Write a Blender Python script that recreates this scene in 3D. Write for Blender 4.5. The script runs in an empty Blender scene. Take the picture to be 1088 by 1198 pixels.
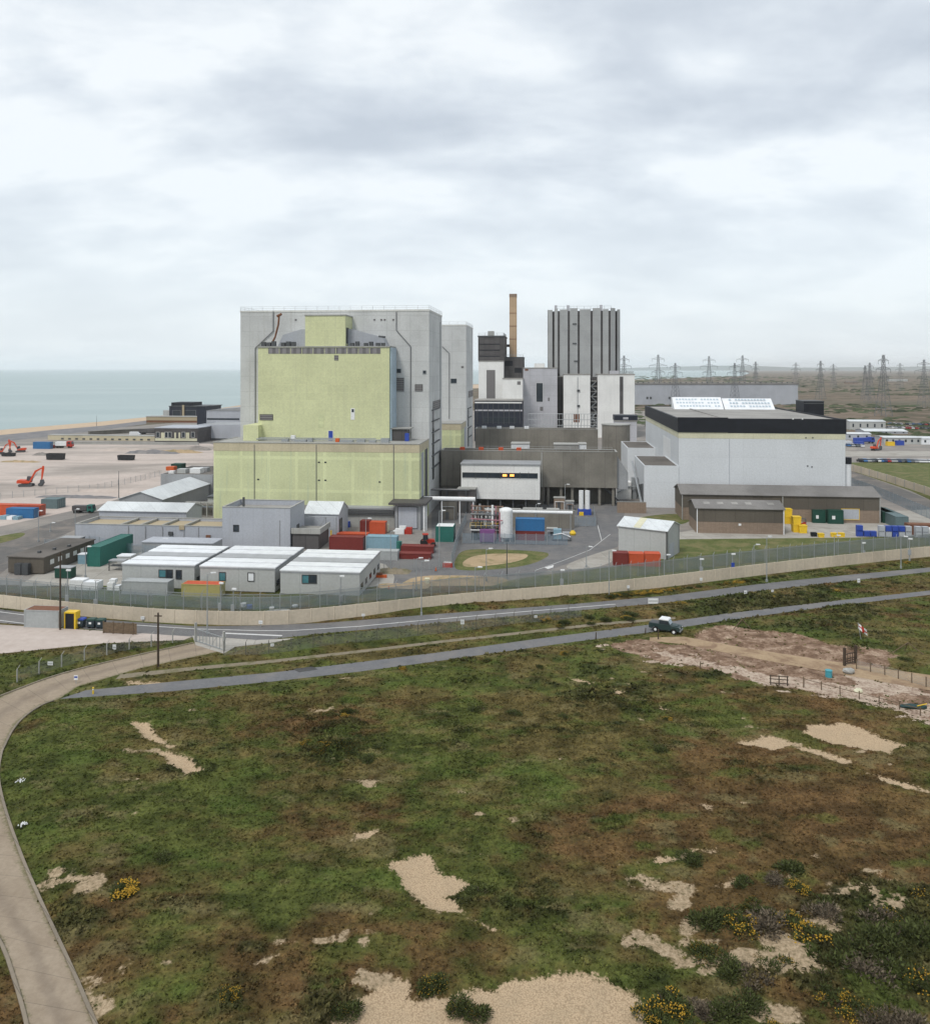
import bpy, math, random
import numpy as np
from math import sin, cos, pi, atan, radians, sqrt
random.seed(7)
RNG = np.random.default_rng(11)
SC = bpy.context.scene
COL = SC.collection
# ---------------------------------------------------------------- camera maths
F, H, HZ, CX = 950.0, 40.0, 431.0, 544.0
A = atan(0.106)                      # the whole site is turned by this angle
def G(px, py, z=0.0):
    Y = (H - z) * F / (py - HZ)
    return ((px - CX) / F * Y, Y)
def pxof(x, y, z=0.0):
    return CX + x / y * F, HZ + (H - z) / y * F

class Fr:
    """a ground frame: u along the front, v away from it"""
    def __init__(s, P, ang=-A):
        s.P = P; s.ang = ang
        s.e = (cos(ang), sin(ang)); s.d = (-sin(ang), cos(ang))
    def pt(s, u, v): return (s.P[0] + u*s.e[0] + v*s.d[0], s.P[1] + u*s.e[1] + v*s.d[1])
    def u_at(s, px, v=0.0):
        k = (px - CX) / F; x, y = s.pt(0, v)
        return -(x - k*y) / (s.e[0] - k*s.e[1])
    def v_at(s, px, u):
        k = (px - CX) / F; x, y = s.pt(u, 0)
        return -(x - k*y) / (s.d[0] - k*s.d[1])
    def z_at(s, py, u, v=0.0):
        return H - (py - HZ) / F * s.pt(u, v)[1]
    def uz(s, px, py, v=0.0):
        u = s.u_at(px, v); return u, s.z_at(py, u, v)
    def vz(s, px, py, u):
        v = s.v_at(px, u); return v, s.z_at(py, u, v)

# ---------------------------------------------------------------- mesh builder
class MB:
    def __init__(s): s.v = []; s.f = []; s.m = []; s.mi = 0
    def add(s, vs, fs):
        n = len(s.v); s.v += [tuple(p) for p in vs]
        for f in fs: s.f.append([n+i for i in f]); s.m.append(s.mi)
        return s
    def box(s, x0, x1, y0, y1, z0, z1):
        return s.add([(x0,y0,z0),(x1,y0,z0),(x1,y1,z0),(x0,y1,z0),(x0,y0,z1),(x1,y0,z1),(x1,y1,z1),(x0,y1,z1)],
              [(0,3,2,1),(4,5,6,7),(0,1,5,4),(1,2,6,5),(2,3,7,6),(3,0,4,7)])
    def prism(s, pts, z0, z1):
        n = len(pts); a = [(x,y,z0) for x,y in pts]; b = [(x,y,z1) for x,y in pts]
        return s.add(a+b, [tuple(range(n-1,-1,-1)), tuple(range(n,2*n))] + [(i,(i+1)%n,n+(i+1)%n,n+i) for i in range(n)])
    def prof(s, pts, y0, y1):           # a profile in x,z extruded along y
        n = len(pts); a = [(x,y0,z) for x,z in pts]; b = [(x,y1,z) for x,z in pts]
        return s.add(a+b, [tuple(range(n)), tuple(range(2*n-1,n-1,-1))] + [(i,n+i,n+(i+1)%n,(i+1)%n) for i in range(n)])
    def profx(s, pts, x0, x1):          # a profile in y,z extruded along x
        n = len(pts); a = [(x0,y,z) for y,z in pts]; b = [(x1,y,z) for y,z in pts]
        return s.add(a+b, [tuple(range(n-1,-1,-1)), tuple(range(n,2*n))] + [(i,(i+1)%n,n+(i+1)%n,n+i) for i in range(n)])
    def cyl(s, cx, cy, z0, z1, r, n=16, r2=None):
        r2 = r if r2 is None else r2
        a = [(cx+r*cos(2*pi*i/n), cy+r*sin(2*pi*i/n), z0) for i in range(n)]
        b = [(cx+r2*cos(2*pi*i/n), cy+r2*sin(2*pi*i/n), z1) for i in range(n)]
        return s.add(a+b, [tuple(range(n-1,-1,-1)), tuple(range(n,2*n))] + [(i,(i+1)%n,n+(i+1)%n,n+i) for i in range(n)])
    def tube(s, p, q, r, n=6, r2=None):
        r2 = r if r2 is None else r2
        p = np.array(p, float); q = np.array(q, float); d = q-p; L = np.linalg.norm(d)
        if L < 1e-6: return s
        d /= L; a = np.array((0,0,1.0)) if abs(d[2]) < .9 else np.array((1.0,0,0))
        e = np.cross(d, a); e /= np.linalg.norm(e); g = np.cross(d, e)
        c0 = [tuple(p + r*(cos(2*pi*i/n+.4)*e + sin(2*pi*i/n+.4)*g)) for i in range(n)]
        c1 = [tuple(q + r2*(cos(2*pi*i/n+.4)*e + sin(2*pi*i/n+.4)*g)) for i in range(n)]
        return s.add(c0+c1, [tuple(range(n)), tuple(range(2*n-1,n-1,-1))] + [(i,n+i,n+(i+1)%n,(i+1)%n) for i in range(n)])
    def path(s, pts, r, n=6):
        for a, b in zip(pts, pts[1:]): s.tube(a, b, r, n)
        return s
    def wheel(s, x, y, z, r, w, n=14):   # axle along y
        a = [(x+r*cos(2*pi*i/n), y-w/2, z+r*sin(2*pi*i/n)) for i in range(n)]
        b = [(x+r*cos(2*pi*i/n), y+w/2, z+r*sin(2*pi*i/n)) for i in range(n)]
        return s.add(a+b, [tuple(range(n)), tuple(range(2*n-1,n-1,-1))] + [(i,n+i,n+(i+1)%n,(i+1)%n) for i in range(n)])
    def build(s, name, mats, parent=None, loc=(0,0,0), rz=0.0):
        me = bpy.data.meshes.new(name); me.from_pydata(s.v, [], s.f)
        mats = mats if isinstance(mats, (list,tuple)) else [mats]
        for m in mats: me.materials.append(m)
        if len(mats) > 1: me.polygons.foreach_set('material_index', s.m)
        me.update(); o = bpy.data.objects.new(name, me); COL.objects.link(o)
        o.location = loc; o.rotation_euler = (0,0,rz)
        if parent: o.parent = parent
        return o

def tag(o, label=None, cat=None, group=None, kind=None):
    if label: o['label'] = label
    if cat: o['category'] = cat
    if group: o['group'] = group
    if kind: o['kind'] = kind
    return o
def thing(name, label, cat, P, rz=0.0, z=0.0, group=None):
    o = bpy.data.objects.new(name, None); COL.objects.link(o); o.empty_display_size = 1
    o.location = (P[0], P[1], z); o.rotation_euler = (0,0,rz)
    return tag(o, label, cat, group)
KIDS = {}
def kids(o): return [c for c in COL.objects if c.parent == o]
def copy_tree(o, parent=None, ch=None):
    c = o.copy(); COL.objects.link(c); c.parent = parent
    for k in kids(o): copy_tree(k, c)
    return c
def dup(root, P, rz=0.0, label=None, z=0.0, s=1.0, group=None):
    c = copy_tree(root); c.location = (P[0], P[1], z); c.rotation_euler = (0,0,rz)
    c.scale = (s,s,s) if not isinstance(s, tuple) else s
    if label: c['label'] = label
    if group: c['group'] = group
    return c

# ---------------------------------------------------------------- materials
def new_mat(name):
    m = bpy.data.materials.new(name); m.use_nodes = True; nt = m.node_tree
    return m, nt, nt.nodes['Principled BSDF']
class N:
    """tiny node helper"""
    def __init__(s, nt): s.nt = nt
    def n(s, t, **kw):
        x = s.nt.nodes.new(t)
        for k, v in kw.items(): setattr(x, k, v)
        return x
    def l(s, a, b): s.nt.links.new(a, b)
    def val(s, sock, v):
        if isinstance(v, bpy.types.NodeSocket): s.l(v, sock)
        else: sock.default_value = v
    def math(s, op, a, b=0.0, c=None, clamp=False):
        x = s.n('ShaderNodeMath', operation=op, use_clamp=clamp)
        s.val(x.inputs[0], a); s.val(x.inputs[1], b)
        if c is not None: s.val(x.inputs[2], c)
        return x.outputs[0]
    def noise(s, vec, scale, detail=4, rough=.55, dist=0.0):
        x = s.n('ShaderNodeTexNoise'); s.l(vec, x.inputs['Vector'])
        x.inputs['Scale'].default_value = scale; x.inputs['Detail'].default_value = detail
        x.inputs['Roughness'].default_value = rough; x.inputs['Distortion'].default_value = dist
        return x.outputs['Fac']
    def ramp(s, fac, stops, interp='LINEAR'):
        x = s.n('ShaderNodeValToRGB'); s.l(fac, x.inputs[0]); r = x.color_ramp; r.interpolation = interp
        while len(r.elements) < len(stops): r.elements.new(.5)
        for e, (p, c) in zip(r.elements, stops):
            e.position = p; e.color = (c if len(c) == 4 else (*c, 1)) if not isinstance(c, (int,float)) else (c,c,c,1)
        return x.outputs[0]
    def mix(s, fac, a, b, mode='MIX'):
        x = s.n('ShaderNodeMix', data_type='RGBA', blend_type=mode)
        s.val(x.inputs[0], fac)
        for i, c in ((6,a),(7,b)):
            if isinstance(c, bpy.types.NodeSocket): s.l(c, x.inputs[i])
            else: x.inputs[i].default_value = (*c[:3],1)
        return x.outputs[2]
    def mapv(s, vec, sc=(1,1,1), loc=(0,0,0)):
        x = s.n('ShaderNodeMapping'); s.l(vec, x.inputs[0]); x.inputs['Scale'].default_value = sc; x.inputs['Location'].default_value = loc
        return x.outputs[0]
    def step(s, v, a, b):
        x = s.n('ShaderNodeMapRange', interpolation_type='SMOOTHSTEP'); s.val(x.inputs[0], v)
        x.inputs[1].default_value = a; x.inputs[2].default_value = b
        return x.outputs[0]
def spec(b, v):
    b.inputs['Specular IOR Level'].default_value = v
MC = {}
def wallm(name, col, seam=None, dark=.8, var=.05, stain=.18, stain_col=(.16,.14,.11), rough=.6, blot=.12, metal=0.0, corr=None, row=.5):
    """a cladding, concrete or painted metal wall in object coordinates"""
    if name in MC: return MC[name]
    m, nt, b = new_mat(name); g = N(nt)
    tc = g.n('ShaderNodeTexCoord').outputs['Object']
    sp = g.n('ShaderNodeSeparateXYZ'); g.l(tc, sp.inputs[0])
    s_ = g.math('ADD', sp.outputs[0], sp.outputs[1])
    cb = g.n('ShaderNodeCombineXYZ'); g.l(s_, cb.inputs[0]); g.l(sp.outputs[2], cb.inputs[1])
    c = None
    if seam:
        br = g.n('ShaderNodeTexBrick'); g.l(cb.outputs[0], br.inputs['Vector'])
        br.offset = 0.0 if row == .5 else row; br.inputs['Scale'].default_value = 1
        br.inputs['Brick Width'].default_value = seam[0]; br.inputs['Row Height'].default_value = seam[1]
        br.inputs['Mortar Size'].default_value = seam[2] if len(seam) > 2 else .05
        br.inputs['Mortar Smooth'].default_value = .3
        br.inputs['Color1'].default_value = (*[x*(1+var) for x in col],1)
        br.inputs['Color2'].default_value = (*[x*(1-var) for x in col],1)
        br.inputs['Mortar'].default_value = (*[x*dark for x in col],1)
        c = br.outputs['Color']
    else:
        rg = g.n('ShaderNodeRGB'); rg.outputs[0].default_value = (*col,1); c = rg.outputs[0]
    n1 = g.noise(tc, .09, 5, .6)
    c = g.mix(g.step(n1, .35, .75), c, g.mix(1.0, c, (1-blot*1.6,)*3, 'MULTIPLY'))
    st = g.noise(g.mapv(tc, (.9,.9,.05)), 1.0, 5, .65)
    c = g.mix(g.math('MULTIPLY', g.step(st, .5, .8), stain), c, stain_col)
    n2 = g.noise(tc, 2.2, 4, .7)
    c = g.mix(1.0, c, g.ramp(n2, [(.3,.88),(.7,1.06)]), 'MULTIPLY')
    g.l(c, b.inputs['Base Color']); b.inputs['Roughness'].default_value = rough; b.inputs['Metallic'].default_value = metal
    spec(b, .3)
    if corr:
        wv = g.n('ShaderNodeTexWave', wave_type='BANDS', bands_direction='X'); g.l(cb.outputs[0], wv.inputs['Vector'])
        wv.inputs['Scale'].default_value = corr; bp = g.n('ShaderNodeBump'); bp.inputs['Strength'].default_value = .6; bp.inputs['Distance'].default_value = .05
        g.l(wv.outputs['Fac'], bp.inputs['Height']); g.l(bp.outputs[0], b.inputs['Normal'])
    MC[name] = m; return m
def plain(name, col, rough=.6, metal=0.0, var=.12, sc=3.0, emit=None):
    if name in MC: return MC[name]
    m, nt, b = new_mat(name); g = N(nt)
    tc = g.n('ShaderNodeTexCoord').outputs['Object']
    n = g.noise(tc, sc, 4, .65)
    c = g.mix(1.0, col, g.ramp(n, [(.25,1-var*1.6),(.75,1+var*.6)]), 'MULTIPLY')
    g.l(c, b.inputs['Base Color']); b.inputs['Roughness'].default_value = rough; b.inputs['Metallic'].default_value = metal; spec(b, .3)
    if emit:
        b.inputs['Emission Color'].default_value = (*emit[0],1); b.inputs['Emission Strength'].default_value = emit[1]
    MC[name] = m; return m
def louvre(name, col, pitch=.5, dark=.45, axis=2):
    if name in MC: return MC[name]
    m, nt, b = new_mat(name); g = N(nt)
    sp = g.n('ShaderNodeSeparateXYZ'); g.l(g.n('ShaderNodeTexCoord').outputs['Object'], sp.inputs[0])
    v = sp.outputs[2] if axis == 2 else g.math('ADD', sp.outputs[0], sp.outputs[1])
    w = g.math('FRACT', g.math('DIVIDE', v, pitch))
    g.l(g.mix(g.step(w, .35, .6), [x*dark for x in col], col), b.inputs['Base Color']); b.inputs['Roughness'].default_value = .6
    MC[name] = m; return m
def meshfence(name, col, cover=.4, cell=.25):
    """wire mesh: woven lines a few centimetres thick with open holes"""
    if name in MC: return MC[name]
    m, nt, b = new_mat(name); g = N(nt)
    sp = g.n('ShaderNodeSeparateXYZ'); g.l(g.n('ShaderNodeTexCoord').outputs['Object'], sp.inputs[0])
    s_ = g.math('ADD', sp.outputs[0], g.math('MULTIPLY', sp.outputs[1], .73))
    def ln(x): return g.math('LESS_THAN', g.math('FRACT', g.math('DIVIDE', x, cell)), cover*.5)
    a = ln(g.math('ADD', s_, sp.outputs[2])); c = ln(g.math('SUBTRACT', s_, sp.outputs[2]))
    f = g.math('MAXIMUM', a, c)
    tr = g.n('ShaderNodeBsdfTransparent'); mx = g.n('ShaderNodeMixShader')
    g.l(f, mx.inputs[0]); g.l(tr.outputs[0], mx.inputs[1]); g.l(b.outputs[0], mx.inputs[2])
    g.l(mx.outputs[0], nt.nodes['Material Output'].inputs[0]); b.inputs['Base Color'].default_value = (*col,1); b.inputs['Roughness'].default_value = .7
    MC[name] = m; return m

M = dict(
 reactor = wallm('reactor_cladding', (.56,.57,.565), (6.5,4.2,.12), .9, .03, .42, (.34,.33,.3)),
 reactor_side = wallm('reactor_side_cladding', (.64,.64,.61), (6.5,4.2,.1), .88, .03, .3, (.34,.33,.3)),
 yellow = wallm('pale_yellow_panels', (.60,.62,.37), (3.0,2.1,.08), 1.05, .03, .45, (.44,.45,.3), blot=.06),
 yellow2 = wallm('faded_yellow_panels', (.58,.61,.36), (7.4,8.5,.45), 1.14, .06, .45, (.36,.44,.34), blot=.10),
 peach = wallm('peach_concrete_band', (.53,.47,.33), (4,3,.06), .9, .04, .3),
 white = wallm('white_cladding', (.72,.735,.75), (3.0,6.0,.05), .92, .02, .15, (.4,.4,.38), blot=.05),
 whitebig = wallm('hall_white_cladding', (.62,.645,.665), (9.0,7.3,.06), .93, .02, .1, (.45,.46,.45), blot=.05),
 bwhite = wallm('station_white_cladding', (.76,.76,.74), (5.0,5.0,.08), .93, .02, .25, (.4,.4,.4), blot=.08),
 bgrey = wallm('station_grey_panels', (.47,.47,.5), (4.0,6.0,.1), .85, .05, .25, (.3,.3,.3)),
 fin = wallm('tower_grey_fins', (.37,.38,.38), (50,9.0,.12), .88, .03, .3, (.26,.26,.25)),
 black = plain('black_fascia', (.012,.014,.02), .6, 0, .3, .5),
 blackblue = plain('blue_black_cladding', (.02,.025,.04), .55, 0, .3, .4),
 darkgrey = wallm('dark_grey_cladding', (.085,.08,.08), (3,3,.08), .6, .15, .2, (.02,.02,.02)),
 cream = wallm('cream_stripe', (.62,.6,.44), None, 1, 0, .4, (.4,.36,.2)),
 conc = wallm('brown_grey_concrete', (.23,.215,.185), (6,20,.12), .8, .05, .5, (.09,.08,.065), blot=.25, rough=.85),
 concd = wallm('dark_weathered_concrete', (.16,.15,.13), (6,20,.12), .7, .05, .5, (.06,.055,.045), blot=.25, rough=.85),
 concl = wallm('light_grey_concrete', (.36,.36,.34), (4,3,.08), .8, .05, .35, rough=.85),
 roofg = wallm('grey_felt_roof', (.32,.31,.29), (7,60,.12), .9, .03, .2, (.22,.2,.18), blot=.2, rough=.9),
 roofd = wallm('dark_felt_roof', (.15,.135,.12), None, 1, 0, .3, (.08,.075,.06), blot=.3, rough=.9),
 roofw = wallm('white_metal_roof', (.62,.65,.66), (3.0,30,.1), .85, .04, .25, (.4,.38,.34), blot=.15, rough=.45),
 asb = wallm('grey_fibre_cement_roof', (.23,.22,.21), None, 1, 0, .4, (.15,.14,.11), blot=.2, corr=2.0, rough=.9),
 shedd = wallm('dark_brown_cladding', (.12,.105,.085), (4.6,9,.05), .7, .08, .4, (.07,.06,.045), corr=2.0, rough=.85),
 brick = wallm('buff_brown_brick', (.27,.205,.155), (.9,.3,.05), .85, .08, .3, (.15,.12,.09), rough=.9),
 gclad = wallm('grey_blue_cladding', (.4,.42,.46), (2.4,9,.05), .9, .03, .2, (.3,.29,.27), blot=.08),
 gclad2 = wallm('mid_grey_cladding', (.31,.32,.33), (2.4,9,.05), .9, .03, .25, (.2,.19,.17)),
 cabin = wallm('cabin_grey_panels', (.42,.43,.42), (3.6,9,.06), .82, .02, .15, (.3,.3,.27), blot=.05),
 cabinroof = plain('cabin_white_roof', (.74,.76,.78), .35, 0, .1, .6),
 cabinroofg = plain('cabin_grey_roof', (.36,.37,.38), .5, 0, .12, .6),
 glass = plain('dark_window_glass', (.035,.045,.055), .12, 0, .2, .6),
 glassb = plain('teal_window_glass', (.08,.22,.25), .12, 0, .2, .6),
 frame = plain('white_window_frame', (.66,.66,.64), .5),
 dframe = plain('dark_frame', (.05,.05,.05), .5),
 lou = louvre('grey_louvre', (.2,.19,.19), .6),
 louv = louvre('grey_window_bays', (.22,.21,.215), 1.9, .6, 0),
 steel = plain('galvanised_steel', (.34,.36,.37), .5, .3),
 dsteel = plain('dark_steel', (.09,.095,.1), .55, .3),
 pylon = plain('pylon_steel', (.16,.17,.18), .6, .2),
 whitep = plain('white_paint', (.75,.76,.76), .45),
 red = plain('red_paint', (.42,.035,.02), .5, 0, .2), dred = wallm('dark_red_container', (.2,.035,.03), None, 1, 0, .3, (.1,.04,.03), corr=3.5),
 ored = wallm('orange_red_container', (.58,.10,.04), None, 1, 0, .3, (.25,.06,.04), corr=3.5),
 orange = plain('orange_paint', (.6,.12,.03), .5, 0, .2), dorange = plain('excavator_orange', (.62,.07,.02), .5, 0, .15),
 blue = wallm('blue_container', (.035,.16,.36), None, 1, 0, .3, (.1,.1,.12), corr=3.5),
 lblue = wallm('pale_blue_container', (.25,.4,.48), None, 1, 0, .3, (.2,.2,.2), corr=3.5),
 teal = wallm('teal_container', (.03,.16,.13), None, 1, 0, .3, (.04,.08,.07), corr=3.5),
 green = wallm('dark_green_container', (.015,.07,.05), None, 1, 0, .3, (.02,.04,.03), corr=3.5),
 ggreen = wallm('grey_green_container', (.13,.19,.2), None, 1, 0, .3, (.1,.09,.07), corr=3.5),
 ycont = wallm('faded_yellow_container', (.45,.4,.16), None, 1, 0, .3, (.3,.25,.12), corr=3.5),
 gcont = wallm('light_grey_container', (.42,.44,.44), None, 1, 0, .2, (.3,.28,.24), corr=3.5),
 bcont = wallm('black_skip_paint', (.03,.032,.035), None, 1, 0, .3, (.06,.04,.03), corr=3.5),
 yellowp = plain('bright_yellow_paint', (.75,.5,.03), .5), bluep = plain('blue_plastic', (.03,.07,.36), .5), purple = plain('purple_cloth', (.2,.08,.22), .7),
 bin = plain('dark_bin_plastic', (.025,.04,.05), .5), bing = plain('green_bin_plastic', (.02,.06,.045), .5),
 rust = plain('rust_brown', (.2,.09,.05), .8, 0, .3), timber = plain('weathered_timber', (.16,.115,.075), .85, 0, .3), dtimber = plain('dark_timber', (.07,.05,.035), .85, 0, .3),
 stack = wallm('tan_chimney', (.46,.33,.21), (40,6,.1), .85, .05, .4, (.25,.16,.1)),
 wallb = wallm('beige_concrete_wall', (.58,.5,.39), (3.6,30,.08), .9, .03, .4, (.38,.32,.25), blot=.15, rough=.85),
 mesh = meshfence('green_grey_mesh', (.2,.23,.235), .27, .22), meshb = meshfence('blue_grey_mesh', (.2,.27,.33), .33, .22), meshl = meshfence('light_wire_mesh', (.3,.31,.3), .12, .2),
 tyre = plain('tyre_rubber', (.02,.02,.02), .8), tan = plain('tan_paint', (.4,.33,.22), .7),
 lamp = plain('lit_orange_lamp', (1,.4,.1), .5, 0, .05, 1, ((1,.30,.06), 2.2)),
 dpipe = plain('weathered_pipe', (.19,.195,.2), .6),
 copper = plain('brown_pipe', (.22,.14,.1), .6), pinkp = plain('pink_pipe', (.36,.17,.2), .6),
)
# ---------------------------------------------------------------- noise and polygon masks
def vnoise(x, y, seed=0):
    xi = np.floor(x).astype(np.int64); yi = np.floor(y).astype(np.int64); fx = x-xi; fy = y-yi
    def h(a, b):
        n = (a*374761393 + b*668265263 + seed*974711) & 0x7fffffff
        n = ((n ^ (n >> 13))*1274126177) & 0x7fffffff
        return ((n ^ (n >> 16)) & 0xffff)/65535.0
    u = fx*fx*(3-2*fx); v = fy*fy*(3-2*fy)
    return (h(xi,yi)*(1-u)+h(xi+1,yi)*u)*(1-v) + (h(xi,yi+1)*(1-u)+h(xi+1,yi+1)*u)*v
def fbm(x, y, s, o=4, seed=0, r=.5):
    t = np.zeros_like(x, dtype=float); a = 1.0; w = 0
    for i in range(o):
        t += a*vnoise(x/s*2**i + 17.3*i, y/s*2**i - 9.1*i, seed+i); w += a; a *= r
    return t/w
def sdpoly(x, y, P):
    """metres inside (+) or outside (-) a polygon of ground points"""
    d = np.full(x.shape, 1e9); ins = np.zeros(x.shape, bool); n = len(P)
    for i in range(n):
        x0, y0 = P[i]; x1, y1 = P[(i+1)%n]; ex, ey = x1-x0, y1-y0
        t = np.clip(((x-x0)*ex + (y-y0)*ey)/(ex*ex+ey*ey+1e-12), 0, 1)
        d = np.minimum(d, (x-x0-t*ex)**2 + (y-y0-t*ey)**2)
        c = (y0 <= y) != (y1 <= y)
        with np.errstate(divide='ignore', invalid='ignore'):
            xx = x0 + (y-y0)/(ey if ey else 1e-9)*ex
        ins ^= c & (x < xx)
    return np.where(ins, 1, -1)*np.sqrt(d)
def gp(pts): return [G(*p) for p in pts]
def strip(top, bot):                      # photo-edge lists of a road -> ground polygon
    return gp(top) + gp(bot)[::-1]
ROAD = strip([(-160,693),(0,713),(70,722),(160,728),(230,733),(300,732),(380,729),(492,720),(600,712),(680,706),(780,697),(900,682),(1000,672),(1088,664),(1300,643)],
             [(-160,708),(0,729),(100,736),(225,746),(300,750),(380,741),(492,731),(600,721),(680,714),(780,705),(900,690),(1000,679),(1088,669),(1300,647)])
PATH = strip([(100,808),(200,798),(320,787),(420,775),(510,764),(640,746),(680,741),(760,731),(850,718),(960,705),(1088,691),(1300,668)],
             [(70,818),(200,809),(320,797.5),(420,786),(510,774),(640,755.5),(680,750),(760,740),(850,726),(960,711),(1088,696),(1300,672)])
LANE = gp([(259,752),(229,752),(129,774),(62,791),(20,806),(0,815)]) + [(-90,99),(-84,88),(-74,78),(-62,69)] + gp([(-70,1040),(-20,1075),(0,1096),(25,1174),(34,1215),(70,1320)]) \
     + gp([(170,1320),(118,1215),(85,1136),(60,1083),(32,1021),(14.7,975),(2,935),(-3,905),(2,880),(17.6,848),(44,827),(70,817.6),(91,803.5),(141,789),(165,782),(259,762)])
LANE = gp([(259,752),(229,752),(129,774),(62,791),(20,806),(0,816),(-50,845),(-85,890),(-95,950),(-75,1010),(-35,1060),(0,1096),(25,1174),(34,1215),(70,1320)]) \
     + gp([(170,1320),(118,1215),(85,1136),(60,1083),(32,1021),(14.7,975),(2,935),(-3,905),(2,880),(17.6,848),(44,827),(70,817.6),(91,803.5),(141,789),(165,782),(259,762)])
JUNC = gp([(225,744),(300,749),(345,747),(320,752),(275,757),(262,765),(229,755)])
TRACK = strip([(141,789),(220,781),(320,772),(420,761),(520,749),(620,738),(700,729),(790,722)], [(135,795),(220,785),(320,775.5),(420,764),(520,752),(620,741),(700,732),(790,724.5)])
PADL = gp([(-200,735),(0,731),(100,737),(225,745),(215,749),(120,753),(0,765),(-200,790)])
TRK2 = strip([(760,746),(800,745),(870,758),(1000,778),(1088,790),(1300,815)], [(760,750),(800,754),(870,768),(1000,792),(1088,808),(1300,840)])
FLAT = [ROAD, PATH, LANE, JUNC, TRACK, PADL, TRK2]
SHING = [gp(p) for p in (
 [(455,1015),(480,1006),(507,1004),(507,1018),(520,1029),(533,1029),(553,1043),(530,1050),(522,1052),(541,1071),(512,1072),(480,1056),(472,1040)],
 [(536,1070),(580,1092),(566,1085)],
 [(385,1200),(400,1185),(440,1165),(458,1152),(478,1150),(483,1172),(520,1172),(560,1160),(600,1150),(655,1143),(700,1150),(735,1165),(765,1205),(800,1300),(330,1300)],
 [(150,848),(172,849),(188,866),(205,875),(198,879),(170,868)], [(182,882),(215,884),(236,905),(215,912),(196,896)],
 [(945,850),(990,848),(1058,876),(1040,884),(985,875),(940,862)], [(865,872),(900,862),(935,872),(905,880)], [(925,873),(965,880),(1000,893),(990,897),(950,884)],
 [(1002,903),(1040,914),(1088,927),(1200,948),(1200,952),(1088,930.5),(1035,919)], [(412,978),(445,972),(436,984),(408,991)],
 [(757,1010),(790,1005),(812,998),(808,1008),(770,1014)], [(818,1000),(838,996),(835,1004)], [(828,1040),(860,1033),(850,1046)], [(812,944),(835,946),(830,951)],
 [(665,795),(700,800),(690,804)], [(715,808),(730,812),(722,816)], [(770,828),(785,833),(776,834)],
 [(1030,1033),(1052,1036),(1040,1042)], [(145,797),(190,799),(185,802),(150,802)], [(555,1000),(580,1003),(560,1006)])]
DIG = [gp(p) for p in ([(690,757),(760,748),(800,752),(850,733),(905,742),(960,757),(1052,770),(1010,790),(1088,795),(1300,830),(1300,900),(1088,850),(1000,822),(900,805),(800,778)],)]
PALE = [gp(p) for p in ([(712,760),(760,758),(830,775),(900,790),(990,800),(1088,835),(1088,850),(990,818),(890,802),(790,776)], [(940,800),(1010,800),(1050,815),(1000,822)], [(990,790),(1088,808),(1088,822),(1000,806)])]
BROWNB = [(*G(80,770),16,-1.2),(*G(190,750),14,-1.2),(*G(60,900),12,-.6),(*G(500,960),12,-.5),(*G(180,1100),6,-.4),(*G(600,860),14,-.3),(*G(980,930),16,1.0),(*G(900,960),10,.7),(*G(1060,980),9,1.0),(*G(430,1120),7,1.0),(*G(330,1130),4,.6),(*G(470,915),8,.8),(*G(860,845),12,.5),(*G(240,930),6,.7),(*G(700,990),6,.5),(*G(900,1080),7,.7),(*G(850,1060),5,1.),(*G(880,1120),5,.9),(*G(920,1100),5,.8),(*G(200,1000),4,.5),(*G(350,850),10,.4)]
DARKB = [(*G(1000,1130),5,1.0),(*G(1070,1115),5,1.2),(*G(860,1090),3,.8),(*G(920,1165),3,.7),(*G(420,880),6,.8),(*G(720,820),14,.7),(*G(610,1050),5,.6),(*G(105,965),3,.9),(*G(190,1010),3,.8),(*G(940,780),6,.5),(*G(430,1060),4,.5),(*G(560,840),10,.4),
         (*G(900,712),14,1.2),(*G(1000,700),14,1.2),(*G(840,715),8,1.0),(*G(380,1190),2,.8),(*G(540,1185),2,1.),(*G(20,780),14,.5)]
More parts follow.
